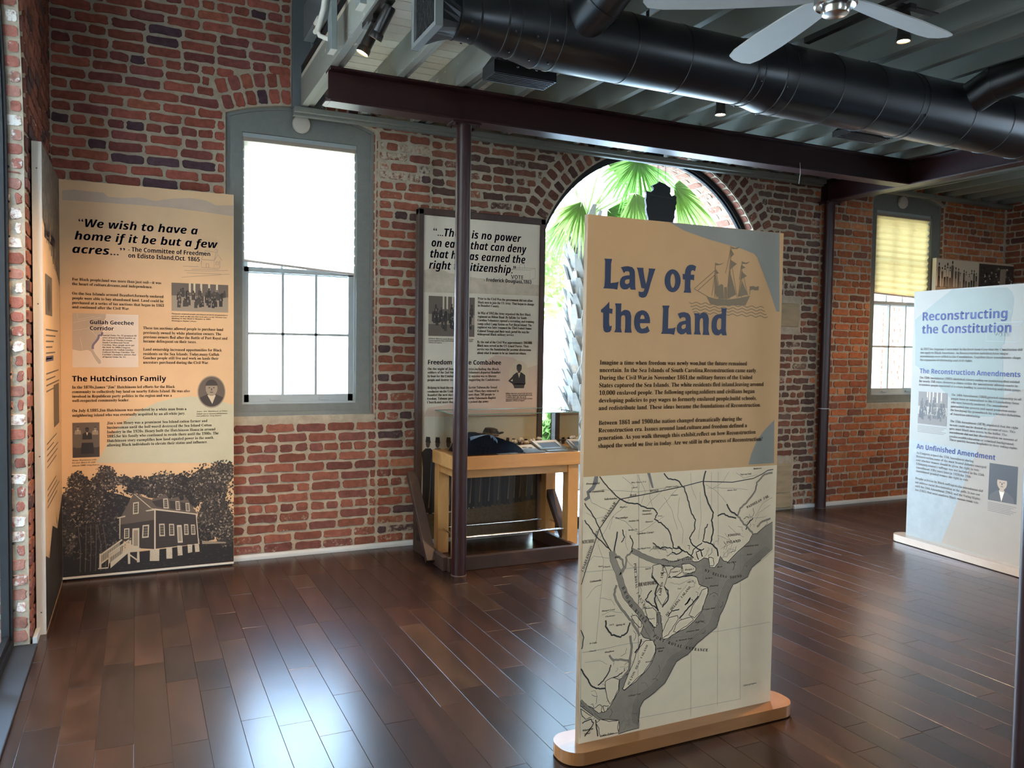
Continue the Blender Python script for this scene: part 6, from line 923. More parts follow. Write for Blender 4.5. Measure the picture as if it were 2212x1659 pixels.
# --- timber-framed panel on braced feet behind the display case
M_dprint = mat('ivory_print', (.62, .55, .43), .5, var=.04, scale=3); M_pink = mat('rose_print', (.58, .43, .33), .5, var=.03); M_dband = mat('faded_camp_print', (.50, .42, .31), .55, var=.14, scale=14)
DX0, DX1, DY = 1.968, 2.952, 5.80
o = thing('exhibit_panel', 'dark timber framed panel with blue quotation on braced feet, behind the glass display case', 'exhibit panel', ((DX0+DX1)/2, DY, 0))
fd = lambda u, v, d: (DX0 + u, DY - d, v); DWd = DX1 - DX0
mb = MB(); mb.box(DX0 - .01, DY, .075, DX1 + .01, DY + .03, 2.57); mb.build('board', [M_dprint], o)
for x in (DX0 - .043, DX1 + .037 - .037):
    mb = MB(); mb.box(x, DY - .02, .0, x + .043, DY + .05, 2.595); mb.build('post', [M_darkwood], o, bevel=.004)
mb = MB(); mb.box(DX0 - .043, DY - .02, 2.55, DX1 + .043, DY + .05, 2.60); mb.build('top_rail', [M_darkwood], o, bevel=.004)
for x in (DX0 - .043, DX1):
    mb = MB(); mb.box(x + .002, 5.19, .0, x + .041, DY - .021, .098); mb.build('foot_rail', [M_darkwood], o, bevel=.004)
mb = MB(); mb.box(1.955, 5.145, .0, DX1 + .045, 5.189, .098); mb.build('front_rail', [M_darkwood], o, bevel=.004)
for x in (DX0 - .066, DX1 + .066):
    mb = MB(); mb.beam((x, DY + .03, .60), (x, 5.36, .03), .044, .075, up=(1, 0, 0)); mb.build('brace', [M_darkwood], o, bevel=.004)
    for p in ((5.43, .06), (5.38, .035), (5.76, .54)): mb = MB(); mb.lathe([(.006, 0), (.006, .004), (0, .006)], (x - .022 if x < 2.4 else x + .022, p[0], p[1]), (-1 if x < 2.4 else 1, 0, 0), 8); mb.build('brace_bolt', [mat('zinc_bolt', (.55, .55, .55), .35, 1)], o)
B_ = (.0, DWd, .08, 2.55)
for p, m in ((DOUG['band'], M_dband), (DOUG['pink'], M_pink)): prints('tinted_ground', o, fd, [('f', clip(p, *B_), .0004, 0)], [m])
prints('ballot_box_sketch', o, fd, [('s', p, .0022, .0007, 0) for p in DOUG['box']], [M_taupe])
letter_part('sketch_lettering', TEXTS['d']['sketch_lettering'], fd, .0008, [M_taupe], o)
group_photo(o, fd, DOUG['photo'], 7)
cx, cy, rx, ry = DOUG['oval']
it = [('e', cx, cy, rx, ry, .0008, 4, 36)]; sitter(it, fd, cx, cy+ry*.18, rx*.72, .0010, 1, 0, 0, 4)
it.append(('f', [(cx-rx*.62, cy-ry*.6), (cx+rx*.6, cy-ry*.6), (cx+rx*.5, cy-ry*.92), (cx-rx*.45, cy-ry*.92)], .0010, 1)); it.append(('s', [(cx-rx*.5, cy-ry*.1), (cx-rx*.95, cy-ry*.4), (cx-rx*.4, cy-ry*.62)], rx*.24, .0011, 0))
prints('printed_portrait', o, fd, it, M_t)
M_gnd = mat('brown_ground_print', (.115, .078, .042), .55, var=.3, scale=40); M_uni = mat('dark_uniform_print', (.016, .015, .016), .5); M_uni2 = mat('grey_uniform_print', (.045, .04, .038), .5); M_skin = mat('print_skin_tone', (.075, .05, .035), .5)
it = [('f', clip(DOUG['ground'], 0, DWd, .08, 3), .0008, 0)]
xs = DOUG['men']
it.append(('f', [(xs[0][0]-.03, xs[0][2]+.02)] + [(m[0], m[2]+.01) for m in xs] + [(xs[-1][0]+.02, xs[-1][2]), (xs[-1][0]+.02, xs[-1][1]-.26)] + [(m[0], m[1]-.24) for m in reversed(xs)] + [(xs[0][0]-.03, xs[0][1]-.2)], .0009, 1))
for k, (u, vt, vb) in enumerate(xs):
    h = vt - vb; w = .034 if k < 3 else .027; dd = .0011 + k*2e-5
    it.append(('f', [(u-w*1.2, vb), (u-w*.1, vb), (u, vb+h*.35), (u+w*.2, vb), (u+w*1.2, vb), (u+w*1.15, vb+h*.6), (u+w*1.5, vt-h*.2), (u+w*.6, vt-h*.15), (u-w*.6, vt-h*.15), (u-w*1.5, vt-h*.2), (u-w*1.15, vb+h*.6)], dd, k % 2 + 1))
    it.append(('e', u, vt-h*.095, w*.52, h*.05, dd+1e-5, 3, 14)); it.append(('f', [(u-w*.6, vt-h*.07), (u+w*.72, vt-h*.085), (u+w*.55, vt-h*.05), (u+w*.5, vt-h*.005), (u-w*.45, vt)], dd+1.2e-5, 1))
    it.append(('s', [(u+w*.9, vt-h*.27), (u+w*.62, vb+h*.33), (u+w*.3, vb+h*.08)], [.004, .006, .012], dd+1.5e-5, 4)); it.append(('s', [(u-w*.7, vb+h*.02), (u-w*.6, vb+h*.4)], .003, dd+1.4e-5, 2))
prints('printed_soldiers', o, fd, it, [M_gnd, M_uni, M_uni2, M_skin, mat('rifle_print', (.16, .125, .09), .5)])
for nm, m in (('quotation_lettering', M_blue), ('attribution_lettering', M_blue), ('heading_lettering', M_blue), ('body_lettering', M_ink), ('caption_lettering', M_ink)):
    letter_part(nm, TEXTS['d'][nm], fd, .0016, [m], o)
# --- pale board at the right of the view
P0 = Vector((5.791, 4.589, 0)); PU = Vector((5.687-5.791, 3.542-4.589, 0)).normalized(); PN = Vector((PU.y, -PU.x, 0)); RW = 1.07
M_rprint = mat('stone_white_print', (.24, .215, .17), .5, var=.04, scale=3); M_teal = mat('pale_teal_print', (.165, .185, .15), .5, var=.03); M_rblue = mat('pale_blue_print', (.215, .22, .20), .5, var=.08, scale=12); M_rtan = mat('pale_tan_print', (.24, .185, .13), .5, var=.03)
o = thing('exhibit_panel', 'pale blue and cream board with royal blue title on low plinth at right edge', 'exhibit panel', P0 + PU*.5)
fr_ = lambda u, v, d: P0 + PU*u + PN*d + Vector((0, 0, v))
if PN.x > 0: PN = -PN
mb = MB(); mb.prism([[(0, .06), (RW, .06), (RW, 2.07), (0, 2.07)]], fr_, 0, -.024); mb.build('board', [M_rprint], o)
mb = MB(); mb.prism([[(-.0006, .06), (0, .06), (0, 2.07), (-.0006, 2.07)]], fr_, -.001, -.023); mb.build('edge_band', [M_ply], o)
mb = MB(); mb.prism([[(p[0], p[1]) for p in rounded(-.09, -.075, RW + .09, .10, .075)]], lambda u, v, d: P0 + PU*u + PN*(-v + .01) + Vector((0, 0, d)), .006, .06); mb.build('plinth', [wood('ash_plinth', (.30, .21, .14), (.42, .30, .20), .3, (1, .25, 1), .4)], o, bevel=.004)
mb = MB(); mb.prism([[(p[0], p[1]) for p in rounded(-.075, -.06, RW + .075, .085, .06)]], lambda u, v, d: P0 + PU*u + PN*(-v + .01) + Vector((0, 0, d)), .0005, .008); mb.build('plinth_foot', [M_black], o)
B_ = (.001, RW-.001, .062, 2.069)
for p, m, d in ((RECON['teal'], M_teal, .0005), (RECON['tan'], M_rtan, .0004), (RECON['blue'], M_rblue, .00055)): prints('tinted_ground', o, fr_, [('f', clip(p, *B_), d, 0)], [m])
prints('ballot_box_sketch', o, fr_, [('s', p, .0022, .0008, 0) for p in RECON['box']], [mat('grey_sketch_ink', (.26, .29, .27), .6)])
letter_part('sketch_lettering', TEXTS['r']['sketch_lettering'], fr_, .0009, [MATS['grey_sketch_ink']], o)
group_photo(o, fr_, RECON['photo'], 13)
q = RECON['portrait']; cu = sum(p[0] for p in q)/4; cv = sum(p[1] for p in q)/4; hw = (q[1][0]-q[0][0])/2; hh = (q[0][1]-q[3][1])/2
it = [('f', q, .0008, 0)]; sitter(it, fr_, cu-hw*.05, cv-hh*.42, hw*.98, .0010, 5, 1, 0, 4, min(p[1] for p in q) + .006)
prints('printed_portrait', o, fr_, it, M_t + [mat('print_face_tone', (.32, .205, .12), .5)])
for nm, m in (('title_lettering', M_blue_b), ('heading_lettering', M_blue_b), ('body_lettering', M_t[2])):
    letter_part(nm, TEXTS['r'][nm], fr_, .0014, [m], o)
it = []
for x0_, x1_, v_, n_ in ((RECON['photo'][3][0], RECON['photo'][2][0], min(p[1] for p in RECON['photo']) - .018, 5), (RECON['portrait'][3][0], RECON['portrait'][2][0], min(p[1] for p in RECON['portrait']) - .018, 6)):
    for k in range(n_): it.append(('s', [(x0_, v_-k*.012), (x1_-.02*(k % 3), v_-k*.012)], .004, .0009, 2))
prints('caption_lettering', o, fr_, it, M_t)
# --- picture panel in the far right corner
FX0, FX1, FY, FT = 7.70, 8.98, 5.85, 2.585
o = thing('exhibit_panel', 'panel of old pictures in the far corner, showing above the pale right-hand board', 'exhibit panel', (8.3, FY, 0))
ff = lambda u, v, d: (FX0 + u, FY - d, v)
mb = MB(); mb.box(FX0, FY, .003, FX1, FY + .045, FT); mb.build('board', [mat('tan_board', (.50, .36, .24), .5)], o)
mb = MB(); mb.box(FX0 - .001, FY, .003, FX0 - .0001, FY + .0445, FT); mb.build('edge_band', [M_white_edge], o)
r = random.Random(3)
q = FARP['left']; u0, v0 = .0, 2.20; u1, v1 = .68, 2.575
it = [('f', [(u0, v0), (u1, v0), (u1, v1), (u0, v1)], .0005, 4), ('f', [(u0, v0), (u1, v0), (u1, v0+.09), (u0, v0+.09)], .0006, 3)]
for i in range(15):
    x = .05 + .043*i + r.uniform(-.01, .01); s = r.uniform(.8, 1.1)*(1.1 if i < 6 else .85); vb = v0 + .07 + r.uniform(0, .02); t = r.choice((1, 2, 2, 3, 0)); H_ = .25*s; w = .016*s
    it.append(('f', [(x-w, vb), (x-w*.2, vb), (x, vb+H_*.4), (x+w*.2, vb), (x+w, vb), (x+w, vb+H_*.5), (x+w*1.2, vb+H_*.78), (x, vb+H_*.86), (x-w*1.2, vb+H_*.78), (x-w, vb+H_*.5)], .0008+i*1e-5, t))
    it.append(('e', x, vb+H_*.93, .010*s, .016*s, .0009+i*1e-5, 0, 12)); it.append(('f', [(x-w*.8, vb+H_*.45), (x+w*.8, vb+H_*.45), (x+w, vb+H_*.78), (x-w, vb+H_*.78)], .00085+i*1e-5, r.choice((0, 2, 4))))
prints('printed_drawing', o, ff, it, M_t)
it = [('f', [(.69, 2.20), (1.279, 2.20), (1.279, 2.565), (.69, 2.565)], .0005, 1)]
for i in range(130):
    x = r.uniform(.72, 1.25); y = r.uniform(2.22, 2.53); s = r.uniform(.008, .022); it.append(('e', x, y, s, s*r.uniform(.5, 1), .0007+i*2e-6, 0 if x < .95 and r.random() < .7 else r.choice((0, 0, 2, 3, 4)), 12))
it.append(('f', [(1.04, 2.33), (1.14, 2.34), (1.15, 2.53), (1.05, 2.52)], .0012, 3))
prints('printed_photograph', o, ff, it, M_t)
# ------------------------------------------------------------------ structural steel
def ibeam(mb, a, b, axis, z0, z1, w, tf, tw):
    (xa, ya), (xb, yb) = a, b
    if axis == 'X':
        mb.box(xa, ya - w/2, z0, xb, ya + w/2, z0 + tf); mb.box(xa, ya - w/2, z1 - tf, xb, ya + w/2, z1); mb.box(xa, ya - tw/2, z0 + tf, xb, ya + tw/2, z1 - tf)
    else:
        mb.box(xa - w/2, ya, z0, xa + w/2, yb, z0 + tf); mb.box(xa - w/2, ya, z1 - tf, xa + w/2, yb, z1); mb.box(xa - tw/2, ya, z0 + tf, xa + tw/2, yb, z1 - tf)
BZ0, BZ1, BY = 3.053, 3.267, 5.065
o = tag((lambda mb: (ibeam(mb, (1.09, BY), (6.185, BY), 'X', BZ0, BZ1, .138, .014, .012), mb.box(6.185, BY - .006, BZ0 + .016, 6.252, BY + .006, BZ1 - .016), mb.prism([[(1.065, BY-.05), (1.09, BY-.069), (1.09, BY+.069), (1.065, BY+.05)]], lambda u, v, d: (u, v, d), BZ0, BZ0+.014), mb.build('steel_beam', [M_steel], bevel=.002))[-1])(MB()), 'long maroon steel beam carrying the joists, running parallel to the window wall', 'beam')
o = tag((lambda mb: (ibeam(mb, (6.262, .2), (6.262, YW - .02), 'Y', BZ0, BZ1, .142, .014, .012), mb.box(6.185, YW - .03, BZ0 - .01, 6.34, YW - .008, BZ1), mb.build('steel_beam', [M_steel], bevel=.002))[-1])(MB()), 'maroon steel cross beam ending at the window wall above the far column', 'beam')
def column(x, y, top, lab, plate=True, r=.051):
    o = thing('steel_column', lab, 'column', (x, y, 0), 'maroon steel columns')
    mb = MB(); mb.lathe([(r, 0), (r, top - .012)], (x, y, .0005), 'Z', 36); mb.build('shaft', [M_steel], o, smooth=True)
    mb = MB(); mb.box(x - .10, y - .062, top - .012, x + .10, y + .062, top - .0005)
    for sx in (-1, 1):
        for sy in (-1, 1): mb.lathe([(.012, 0), (.012, .016), (.006, .02)], (x + sx*.082, y + sy*.045, top - .012), (0, 0, -1), 6)
    mb.build('cap_plate', [M_steel], o)
    mb = MB(); mb.lathe([(r + .004, 0), (r + .002, .004)], (x, y, .0003), 'Z', 36); mb.build('base_ring', [mat('dull_floor_ring', (.10, .06, .045), .5)], o)
    return o
column(2.0, 5.075, BZ0, 'maroon steel column in front of the timber framed panel and display case')
c2 = column(6.245, 5.945, BZ0, 'maroon steel column against the brick beside the far window')
mb = MB(); mb.lathe([(.053, 0), (.053, .008)], (6.245, 5.945, 1.0), 'Z', 30); mb.build('pale_band', [M_trim], c2)
column(2.96, 1.80, BZ0, 'maroon steel column close to us, cut off by the right edge of the view')
# ------------------------------------------------------------------ ceiling: boards, joists, ledger
mb = MB(); r_ = random.Random(2); y = YW
while y > -3.5:
    w = r_.choice((.105, .115, .125)); mb.box(1.09, max(-3.5, y - w + .006), 3.467 + r_.uniform(0, .002), XR, y, 3.50); y -= w
mb.box(1.09, -3.5, 3.50, XR, YW, 3.56, 1)
ceiling = struct(mb.build('ceiling', [M_boards, M_black]))
JX = [(1.087, .052), (1.139, .046), (1.515, .046), (1.563, .035), (1.916, .05), (1.968, .05), (2.022, .05), (2.346, .05), (2.68, .05), (3.0, .05), (3.305, .05), (3.622, .05), (3.925, .05), (3.978, .04)]
x = 4.28
while x < 8.9: JX.append((round(x, 3), .05)); x += .308
ORD = ['first', 'second', 'third', 'fourth', 'fifth', 'sixth', 'seventh', 'eighth', 'ninth', 'tenth', 'eleventh', 'twelfth', 'thirteenth', 'fourteenth', 'fifteenth', 'sixteenth', 'seventeenth', 'eighteenth', 'nineteenth', 'twentieth', 'twenty-first', 'twenty-second', 'twenty-third', 'twenty-fourth', 'twenty-fifth', 'twenty-sixth', 'twenty-seventh', 'twenty-eighth', 'twenty-ninth', 'thirtieth']
for i, (x, w) in enumerate(JX):
    mb = MB(); b = 3.2685 + (.012 if i in (1, 3, 5) else 0)
    mb.box(x, -3.48, b, x + w - .003, YW - .012, 3.4665)
    lab = 'peeling edge joist at the open side of the ceiling, its face towards the brick wall' if i == 0 else 'grey ceiling joist, %s one counting away from the open edge over the steel beam' % ORD[i]
    tag(mb.build('ceiling_joist', [M_joist_lit if i < 5 else M_joist_shaded], bevel=.003), lab, 'joist', 'ceiling joists')
mb = MB(); mb.box(1.035, YW - .095, 3.225, 6.17, YW - .012, 3.262); mb.box(1.035, YW - .06, 3.205, 6.17, YW - .012, 3.226)
tag(mb.build('wall_ledger', [mat('grey_ledger_paint', (.19, .195, .17), .7)], bevel=.003), 'grey ledger plank topping the brick under the joist ends, left of cross beam', 'ledger')
mb = MB(); mb.box(6.36, YW - .095, 3.225, XR - .01, YW - .012, 3.262)
tag(mb.build('wall_ledger', [MATS['grey_ledger_paint']], bevel=.003), 'short grey ledger plank over the far window, right of the cross beam', 'ledger')
mb = MB(); mb.box(6.95, 3.6, 3.20, 7.03, YW - .1, 3.262)
tag(mb.build('ceiling_runner', [MATS['grey_ledger_paint']], bevel=.003), 'grey painted runner under the ceiling beside the cross beam, leading to the far window', 'ledger')
# upper storey edge over the left opening
mb = MB(); mb.box(1.02, -3.4, 3.57, 1.085, 5.50, 3.80)
tag(mb.build('floor_edge_board', [mat('slate_edge_paint', (.115, .13, .135), .6)]), 'slate grey board edging the upper floor above the peeling joist', 'board')
mb = MB(); mb.box(1.028, YW - .055, 3.264, 1.20, YW - .012, 4.5); mb.box(1.20, YW - .04, 3.264, 1.262, YW - .012, 4.5)
chase = tag(mb.build('wall_chase', [MATS['slate_edge_paint']], bevel=.004), 'slate grey vertical casing on the brick above the left window', 'casing')
for k, (x, y) in enumerate(((1.165, YW - .075), (1.215, YW - .07))):
    mb = MB(); mb.tube([(x, y, 4.5), (x, y, 3.50 - .06*k), (x + .01 + .03*k, y - .04, 3.42 - .06*k), (x + .03 + .06*k, y - .10, 3.39 - .07*k)], .012, 10)
    tag(mb.build('conduit', [mat('grey_conduit', (.16, .18, .18), .5)], smooth=True), ('grey conduit nearer the brick, running down the slate casing' if k == 0 else 'grey conduit on the joist side of the slate casing'), 'conduit', 'conduits')
for k, (y, zb, lab) in enumerate(((4.55, 3.19, 'grey railing post bolted to the edge joist, beside the white bent pipe'), (3.92, 3.20, 'grey railing post bolted to the edge joist, beside the spotlight track'))):
    mb = MB(); mb.box(.985, y - .045, zb, 1.018, y + .045, 4.3)
    p = tag(mb.build('railing_post', [mat('railing_post_paint', (.19, .215, .21), .6)], bevel=.003), lab, 'post', 'railing posts')
    mb = MB(); mb.box(.984, y - .046, zb - .003, 1.019, y + .046, zb - .0002); mb.build('bare_end', [mat('bare_timber_end', (.58, .53, .44), .7)], p)
mb = MB(); mb.tube([(.955, 4.42, 3.60), (.955, 4.56, 3.42), (.955, 4.72, 3.36), (.955, 4.78, 3.37), (.955, 4.77, 3.41), (.96, 4.70, 3.42)], .016, 10); mb.tube([(.955, 4.72, 3.36), (.965, 4.72, 3.33), (1.02, 4.68, 3.30), (1.03, 4.66, 3.28)], .013, 10)
tag(mb.build('bent_pipe', [M_white], smooth=True), 'white bent pipe end hanging by the railing posts near the top of the view', 'pipe')
mb = MB(); mb.tube([(4.9, BY - .075, 3.10), (4.905, BY - .078, 3.02), (4.90, BY - .07, 2.93)], .002, 6)
tag(mb.build('loose_wire', [M_white]), 'thin pale wire dangling from the long steel beam', 'wire')
# ------------------------------------------------------------------ ductwork
DYc, DZ = 3.46, 3.055
o = thing('air_duct', 'big black round duct crossing under the joists with end grille and side outlets', 'duct', (3.2, DYc, DZ))
def seg(name, xs, parent, n=40):
    mb = MB(); mb.lathe([(r, x) for x, r in xs], (0, DYc, DZ), 'X', n); return mb.build(name, [M_duct], parent, smooth=True)
seg('duct_run', [(1.30, .108), (1.415, .110), (1.52, .143), (1.592, .144), (1.70, .167), (2.95, .166)], o)
seg('duct_run', [(2.951, .166), (2.99, .166), (3.11, .188), (3.15, .189), (8.9, .189)], o)
for x, rr in ((1.31, .109), (1.405, .111), (1.525, .144), (1.59, .145), (1.715, .168), (1.80, .168), (2.2, .167), (2.52, .167), (2.94, .168), (2.99, .168), (3.12, .190), (3.20, .190), (3.53, .190), (3.86, .190), (4.16, .190), (4.21, .190), (4.62, .190), (4.98, .190), (5.3, .190), (5.65, .190), (6.2, .190), (6.8, .190)):
    mb = MB(); mb.lathe([(rr - .003, -.006), (rr + .0025, -.003), (rr + .0025, .003), (rr - .003, .006)], (x, DYc, DZ), 'X', 40); mb.build('seam_ring', [M_duct], o, smooth=True)
mb = MB(); r_ = random.Random(4)
for x in (1.36, 1.44, 1.56, 1.66, 1.76, 2.97, 3.13, 4.2):
    for a in (-1.9, -1.2, -2.6, -.6):
        rr = (.112 if x < 1.5 else .145 if x < 1.6 else .169 if x < 3.0 else .191); mb.lathe([(.006, 0), (.006, .004), (0, .006)], (x, DYc + rr*math.cos(a), DZ + rr*math.sin(a)), (0, math.cos(a), math.sin(a)), 8)
mb.build('rivets', [mat('dark_rivet', (.05, .05, .055), .3, 1)], o)
# square-to-round transition and grille
gy0, gy1, gz0, gz1, gx = 3.295, 3.625, 2.925, 3.245, 1.165
mb = MB(); n = 32; P = []; Q = []
for k in range(n):
    a = 2*PI*(k+.5)/n; c, s = math.cos(a), math.sin(a); t = 1/max(abs(c), abs(s)); P.append((gx + .03, (gy0+gy1)/2 + c*t*(gy1-gy0)/2*.94, (gz0+gz1)/2 + s*t*(gz1-gz0)/2*.94)); Q.append((1.305, DYc + .108*c, DZ + .108*s))
mb.add(P + Q, [(i, (i+1) % n, (i+1) % n + n, i + n) for i in range(n)]); mb.build('transition', [M_duct], o)
mb = MB(); mb.prism([[(gy0, gz0), (gy1, gz0), (gy1, gz1), (gy0, gz1)], [(gy0+.025, gz0+.025), (gy1-.025, gz0+.025), (gy1-.025, gz1-.025), (gy0+.025, gz1-.025)]], lambda u, v, d: (gx + d, u, v), 0, .03)
g = mb.build('grille_frame', [mat('grey_grille_paint', (.15, .155, .15), .45)], o, bevel=.002)
mb = MB()
for k in range(14):
    y = gy0 + .035 + k*.020; mb.beam((gx + .016, y, gz0 + .025), (gx + .016, y, gz1 - .025), .003, .018, up=(1, .6, 0))
mb.box(gx + .026, gy0 + .02, gz0 + .02, gx + .029, gy1 - .02, gz1 - .02); mb.build('grille_blades', [M_black], g)
def boot(x0, x1, y, z0, z1, dark=M_duct):
    mb = MB(); yb = y + .13; xm = (x0+x1)/2
    mb.prism([[(y-.02, z0), (yb, z0), (yb, z1), (y-.02, z1)], [(y-.012, z0+.0), (yb-.008, z0), (yb-.008, z0+.004), (y-.012, z0+.004)]] if False else [[(y-.02, z0), (yb, z0), (yb, z1), (y-.02, z1)]], lambda u, v, d: (d, u, v), x0, x1)
    vs = [(x0, y-.02, z1), (x1, y-.02, z1), (x1, yb, z1), (x0, yb, z1), (xm-.09, DYc+.05, DZ+.0), (xm+.09, DYc+.05, DZ), (xm+.09, DYc+.15, DZ+.10), (xm-.09, DYc+.15, DZ+.10)]
    mb.add(vs, [(0, 1, 5, 4), (1, 2, 6, 5), (2, 3, 7, 6), (3, 0, 4, 7)]); b = mb.build('side_outlet', [dark], o)
    mb = MB()
    for k in range(6): mb.box(x0 + .01, y - .01 + k*.022, z0 - .004, x1 - .01, y - .002 + k*.022, z0 - .0005)
    mb.build('outlet_blades', [M_black], b)
boot(1.62, 1.97, 3.73, 2.925, 2.985, M_black); boot(4.12, 4.48, 3.79, 2.96, 2.995, M_black)
mb = MB(); mb.tube([(1.90, 3.40, 3.08), (1.93, 3.22, 3.14), (1.97, 3.05, 3.25), (2.0, 2.95, 3.40)], [.105, .105, .105, .105], 24); mb.build('branch_duct', [M_duct], o, smooth=True)
mb = MB()
pth = [(4.62, 3.36, 3.10), (4.64, 3.20, 3.17), (4.70, 3.02, 3.205), (4.86, 2.72, 3.205), (5.06, 2.35, 3.19), (5.3, 1.9, 3.18)]
mb.tube(pth, .10, 24); mb.build('branch_duct', [M_duct], o, smooth=True)
mb = MB()
for p, q in ((pth[1], pth[2]), (pth[2], pth[3])): mb = MB(); mb.tube([Vector(p), Vector(p) + (Vector(q)-Vector(p)).normalized()*.012], .104, 24); mb.build('seam_ring', [M_duct], o, smooth=True)
mb = MB()
mb.tube([Vector((1.93, 3.22, 3.14)), Vector((1.933, 3.208, 3.147))], .109, 24); mb.build('seam_ring', [M_duct], o, smooth=True)
for x in (2.35, 3.9, 5.5):
    mb = MB(); mb.box(x, DYc - .013, DZ + .18, x + .003, DYc + .013, 3.268); mb.build('hanger_strap', [M_duct], o)
# ------------------------------------------------------------------ lamps
M_lamp = mat('bronze_black_lamp', (.016, .013, .011), .35, spec=.6)
M_glow = emit('lamp_glow', (1, .62, .30), 60.0)
def lamp_light(name, p, d, e, ang, parent):
    l = bpy.data.lights.new(name, 'SPOT'); l.energy = e; l.color = (1, .66, .36); l.spot_size = math.radians(ang); l.spot_blend = .6; l.shadow_soft_size = .03
    q = bpy.data.objects.new(name, l); COL.objects.link(q); q.parent = parent; q.location = Vector(p) - parent.location
    q.rotation_euler = Vector(d).to_track_quat('-Z', 'Y').to_euler()
def spot(pivot, d, lab, grp, e=40, ang=50, L=.17, r=.030, lit=True):
    d = Vector(d).normalized(); pivot = Vector(pivot)
    o = thing('spotlight', lab, 'spotlight', pivot, grp)
    mb = MB(); mb.box(pivot.x - .022, pivot.y - .05, pivot.z - .012, pivot.x + .022, pivot.y + .05, pivot.z + .012); mb.beam(pivot, pivot + Vector((0, 0, -.05)), .02, .012, up=(1, 0, 0)); mb.build('track_adapter', [M_lamp], o)
    a = pivot + Vector((0, 0, -.045)) - d*.03
    mb = MB(); mb.lathe([(.0, 0), (r*.85, .002), (r, .012), (r, L*.8), (r*1.1, L*.82), (r*1.18, L), (r*1.0, L), (r*.95, L - .008)], a, d, 28); mb.build('barrel', [M_lamp], o, smooth=True)
    mb = MB(); mb.lathe([(r*.9, 0), (r*.9, .001)], a + d*(L - .0065), d, 24); mb.build('lens', [M_glow], o)
    if 'ceiling' in grp: mb = MB(); mb.box(3.31, pivot.y - .02, pivot.z + .0125, 3.66, pivot.y + .02, 3.2684); mb.build('mounting_bar', [M_lamp], o)
    if lit: lamp_light('lamp', a + d*(L + .005), d, e, ang, o)
    return o
mb = MB(); mb.box(1.100, .4, 3.238, 1.136, 4.28, 3.2675); mb.box(1.106, .42, 3.2365, 1.130, 4.27, 3.239)
tag(mb.build('lighting_track', [M_lamp]), 'dark lighting track under the edge joist at the upper left', 'lighting track')
spot((1.118, 3.86, 3.222), (-.35, .40, -.85), 'lit black spotlight on the left track, nearest the duct grille', 'track spotlights', 130, 85)
spot((1.118, 4.10, 3.222), (-.42, .12, -.90), 'black spotlight on the left track turned away, hanging furthest along the track', 'track spotlights', 150, 85)
mb = MB(); mb.box(3.302, 1.0, 3.236, 3.338, 3.36, 3.2675); tag(mb.build('lighting_track', [M_lamp]), 'dark lighting track under the joists behind the ceiling fan', 'lighting track')
spot((3.44, 2.84, 3.25), (0, 0.0, -1), 'lit spotlight hanging from the joists to the right of the ceiling fan', 'ceiling spotlights', 200, 100, .14)
spot((3.46, 4.235, 3.25), (0, .0, -1), 'lit spotlight hanging between the round duct and the long steel beam', 'ceiling spotlights', 200, 100, .14)
spot((8.25, 4.6, 3.25), (-.35, .25, -.9), 'spotlight with bright lens at the right edge in front of the far corner', 'track spotlights', 110, 95, .17)
mb = MB(); mb.box(8.232, 1.0, 3.262, 8.268, 5.2, 3.2675); tag(mb.build('lighting_track', [M_lamp]), 'dark lighting track at the far right near the corner', 'lighting track')
spot((1.118, .95, 3.222), (.42, .72, -.62), 'unseen spotlight added on the left track to warm the tan map panel', 'track spotlights', 14, 75)  # added out-of-frame lamp, a warm front fill for the map panel
spot((3.32, 1.15, 3.222), (.55, .62, -.6), 'unseen spotlight added on the middle track to light the pale right-hand board', 'track spotlights', 8, 75)  # added out-of-frame lamp, faint warm fill towards the right-hand board
# ceiling fan
FXc, FYc, FZ = 2.335, 2.225, 2.832
o = thing('ceiling_fan', 'brushed nickel ceiling fan with pale blades hanging near us at the top', 'ceiling fan', (FXc, FYc, FZ))
M_nick = mat('brushed_nickel', (.62, .60, .56), .22, 1.0); M_blade = mat('pale_fan_blade', (.46, .45, .42), .55, var=.04)
mb = MB(); mb.lathe([(.012, .40), (.012, .19)], (FXc, FYc, FZ), 'Z', 16); mb.build('down_rod', [M_nick], o)
mb = MB(); mb.lathe([(.03, .21), (.07, .19), (.085, .14), (.085, .05), (.076, .03), (.076, -.004), (.070, -.010), (.064, -.006), (.05, -.002)], (FXc, FYc, FZ), 'Z', 40); mb.build('motor_housing', [M_nick], o, smooth=True)
mb = MB(); mb.lathe([(.050, .0), (.050, -.028), (.046, -.036), (.034, -.041), (0, -.043)], (FXc, FYc, FZ), 'Z', 40); mb.build('lower_cap', [M_nick], o, smooth=True)
for k in range(5):
    a = math.radians(151 - 72*k); c, s = math.cos(a), math.sin(a); mb = MB(); vs = []
    for t, w in ((.07, .035), (.14, .05), (.25, .058), (.45, .066), (.62, .064), (.68, .052), (.70, .02)):
        for sg in (-1, 1):
            tilt = .22*w*sg; vs.append((FXc + c*t - s*w*sg, FYc + s*t + c*w*sg, FZ + .03 + tilt))
    n = len(vs)//2; top = [(p[0], p[1], p[2] + .006) for p in vs]
    fs = []
    for i in range(n-1): fs += [(2*i, 2*i+1, 2*i+3, 2*i+2), (2*n+2*i, 2*n+2*i+2, 2*n+2*i+3, 2*n+2*i+1), (2*i, 2*i+2, 2*n+2*i+2, 2*n+2*i), (2*i+1, 2*n+2*i+1, 2*n+2*i+3, 2*i+3)]
    fs += [(2*n-2, 2*n-1, 4*n-1, 4*n-2), (0, 2*n, 2*n+1, 1)]
    mb.add(vs + top, fs); mb.build('blade', [M_blade], o)
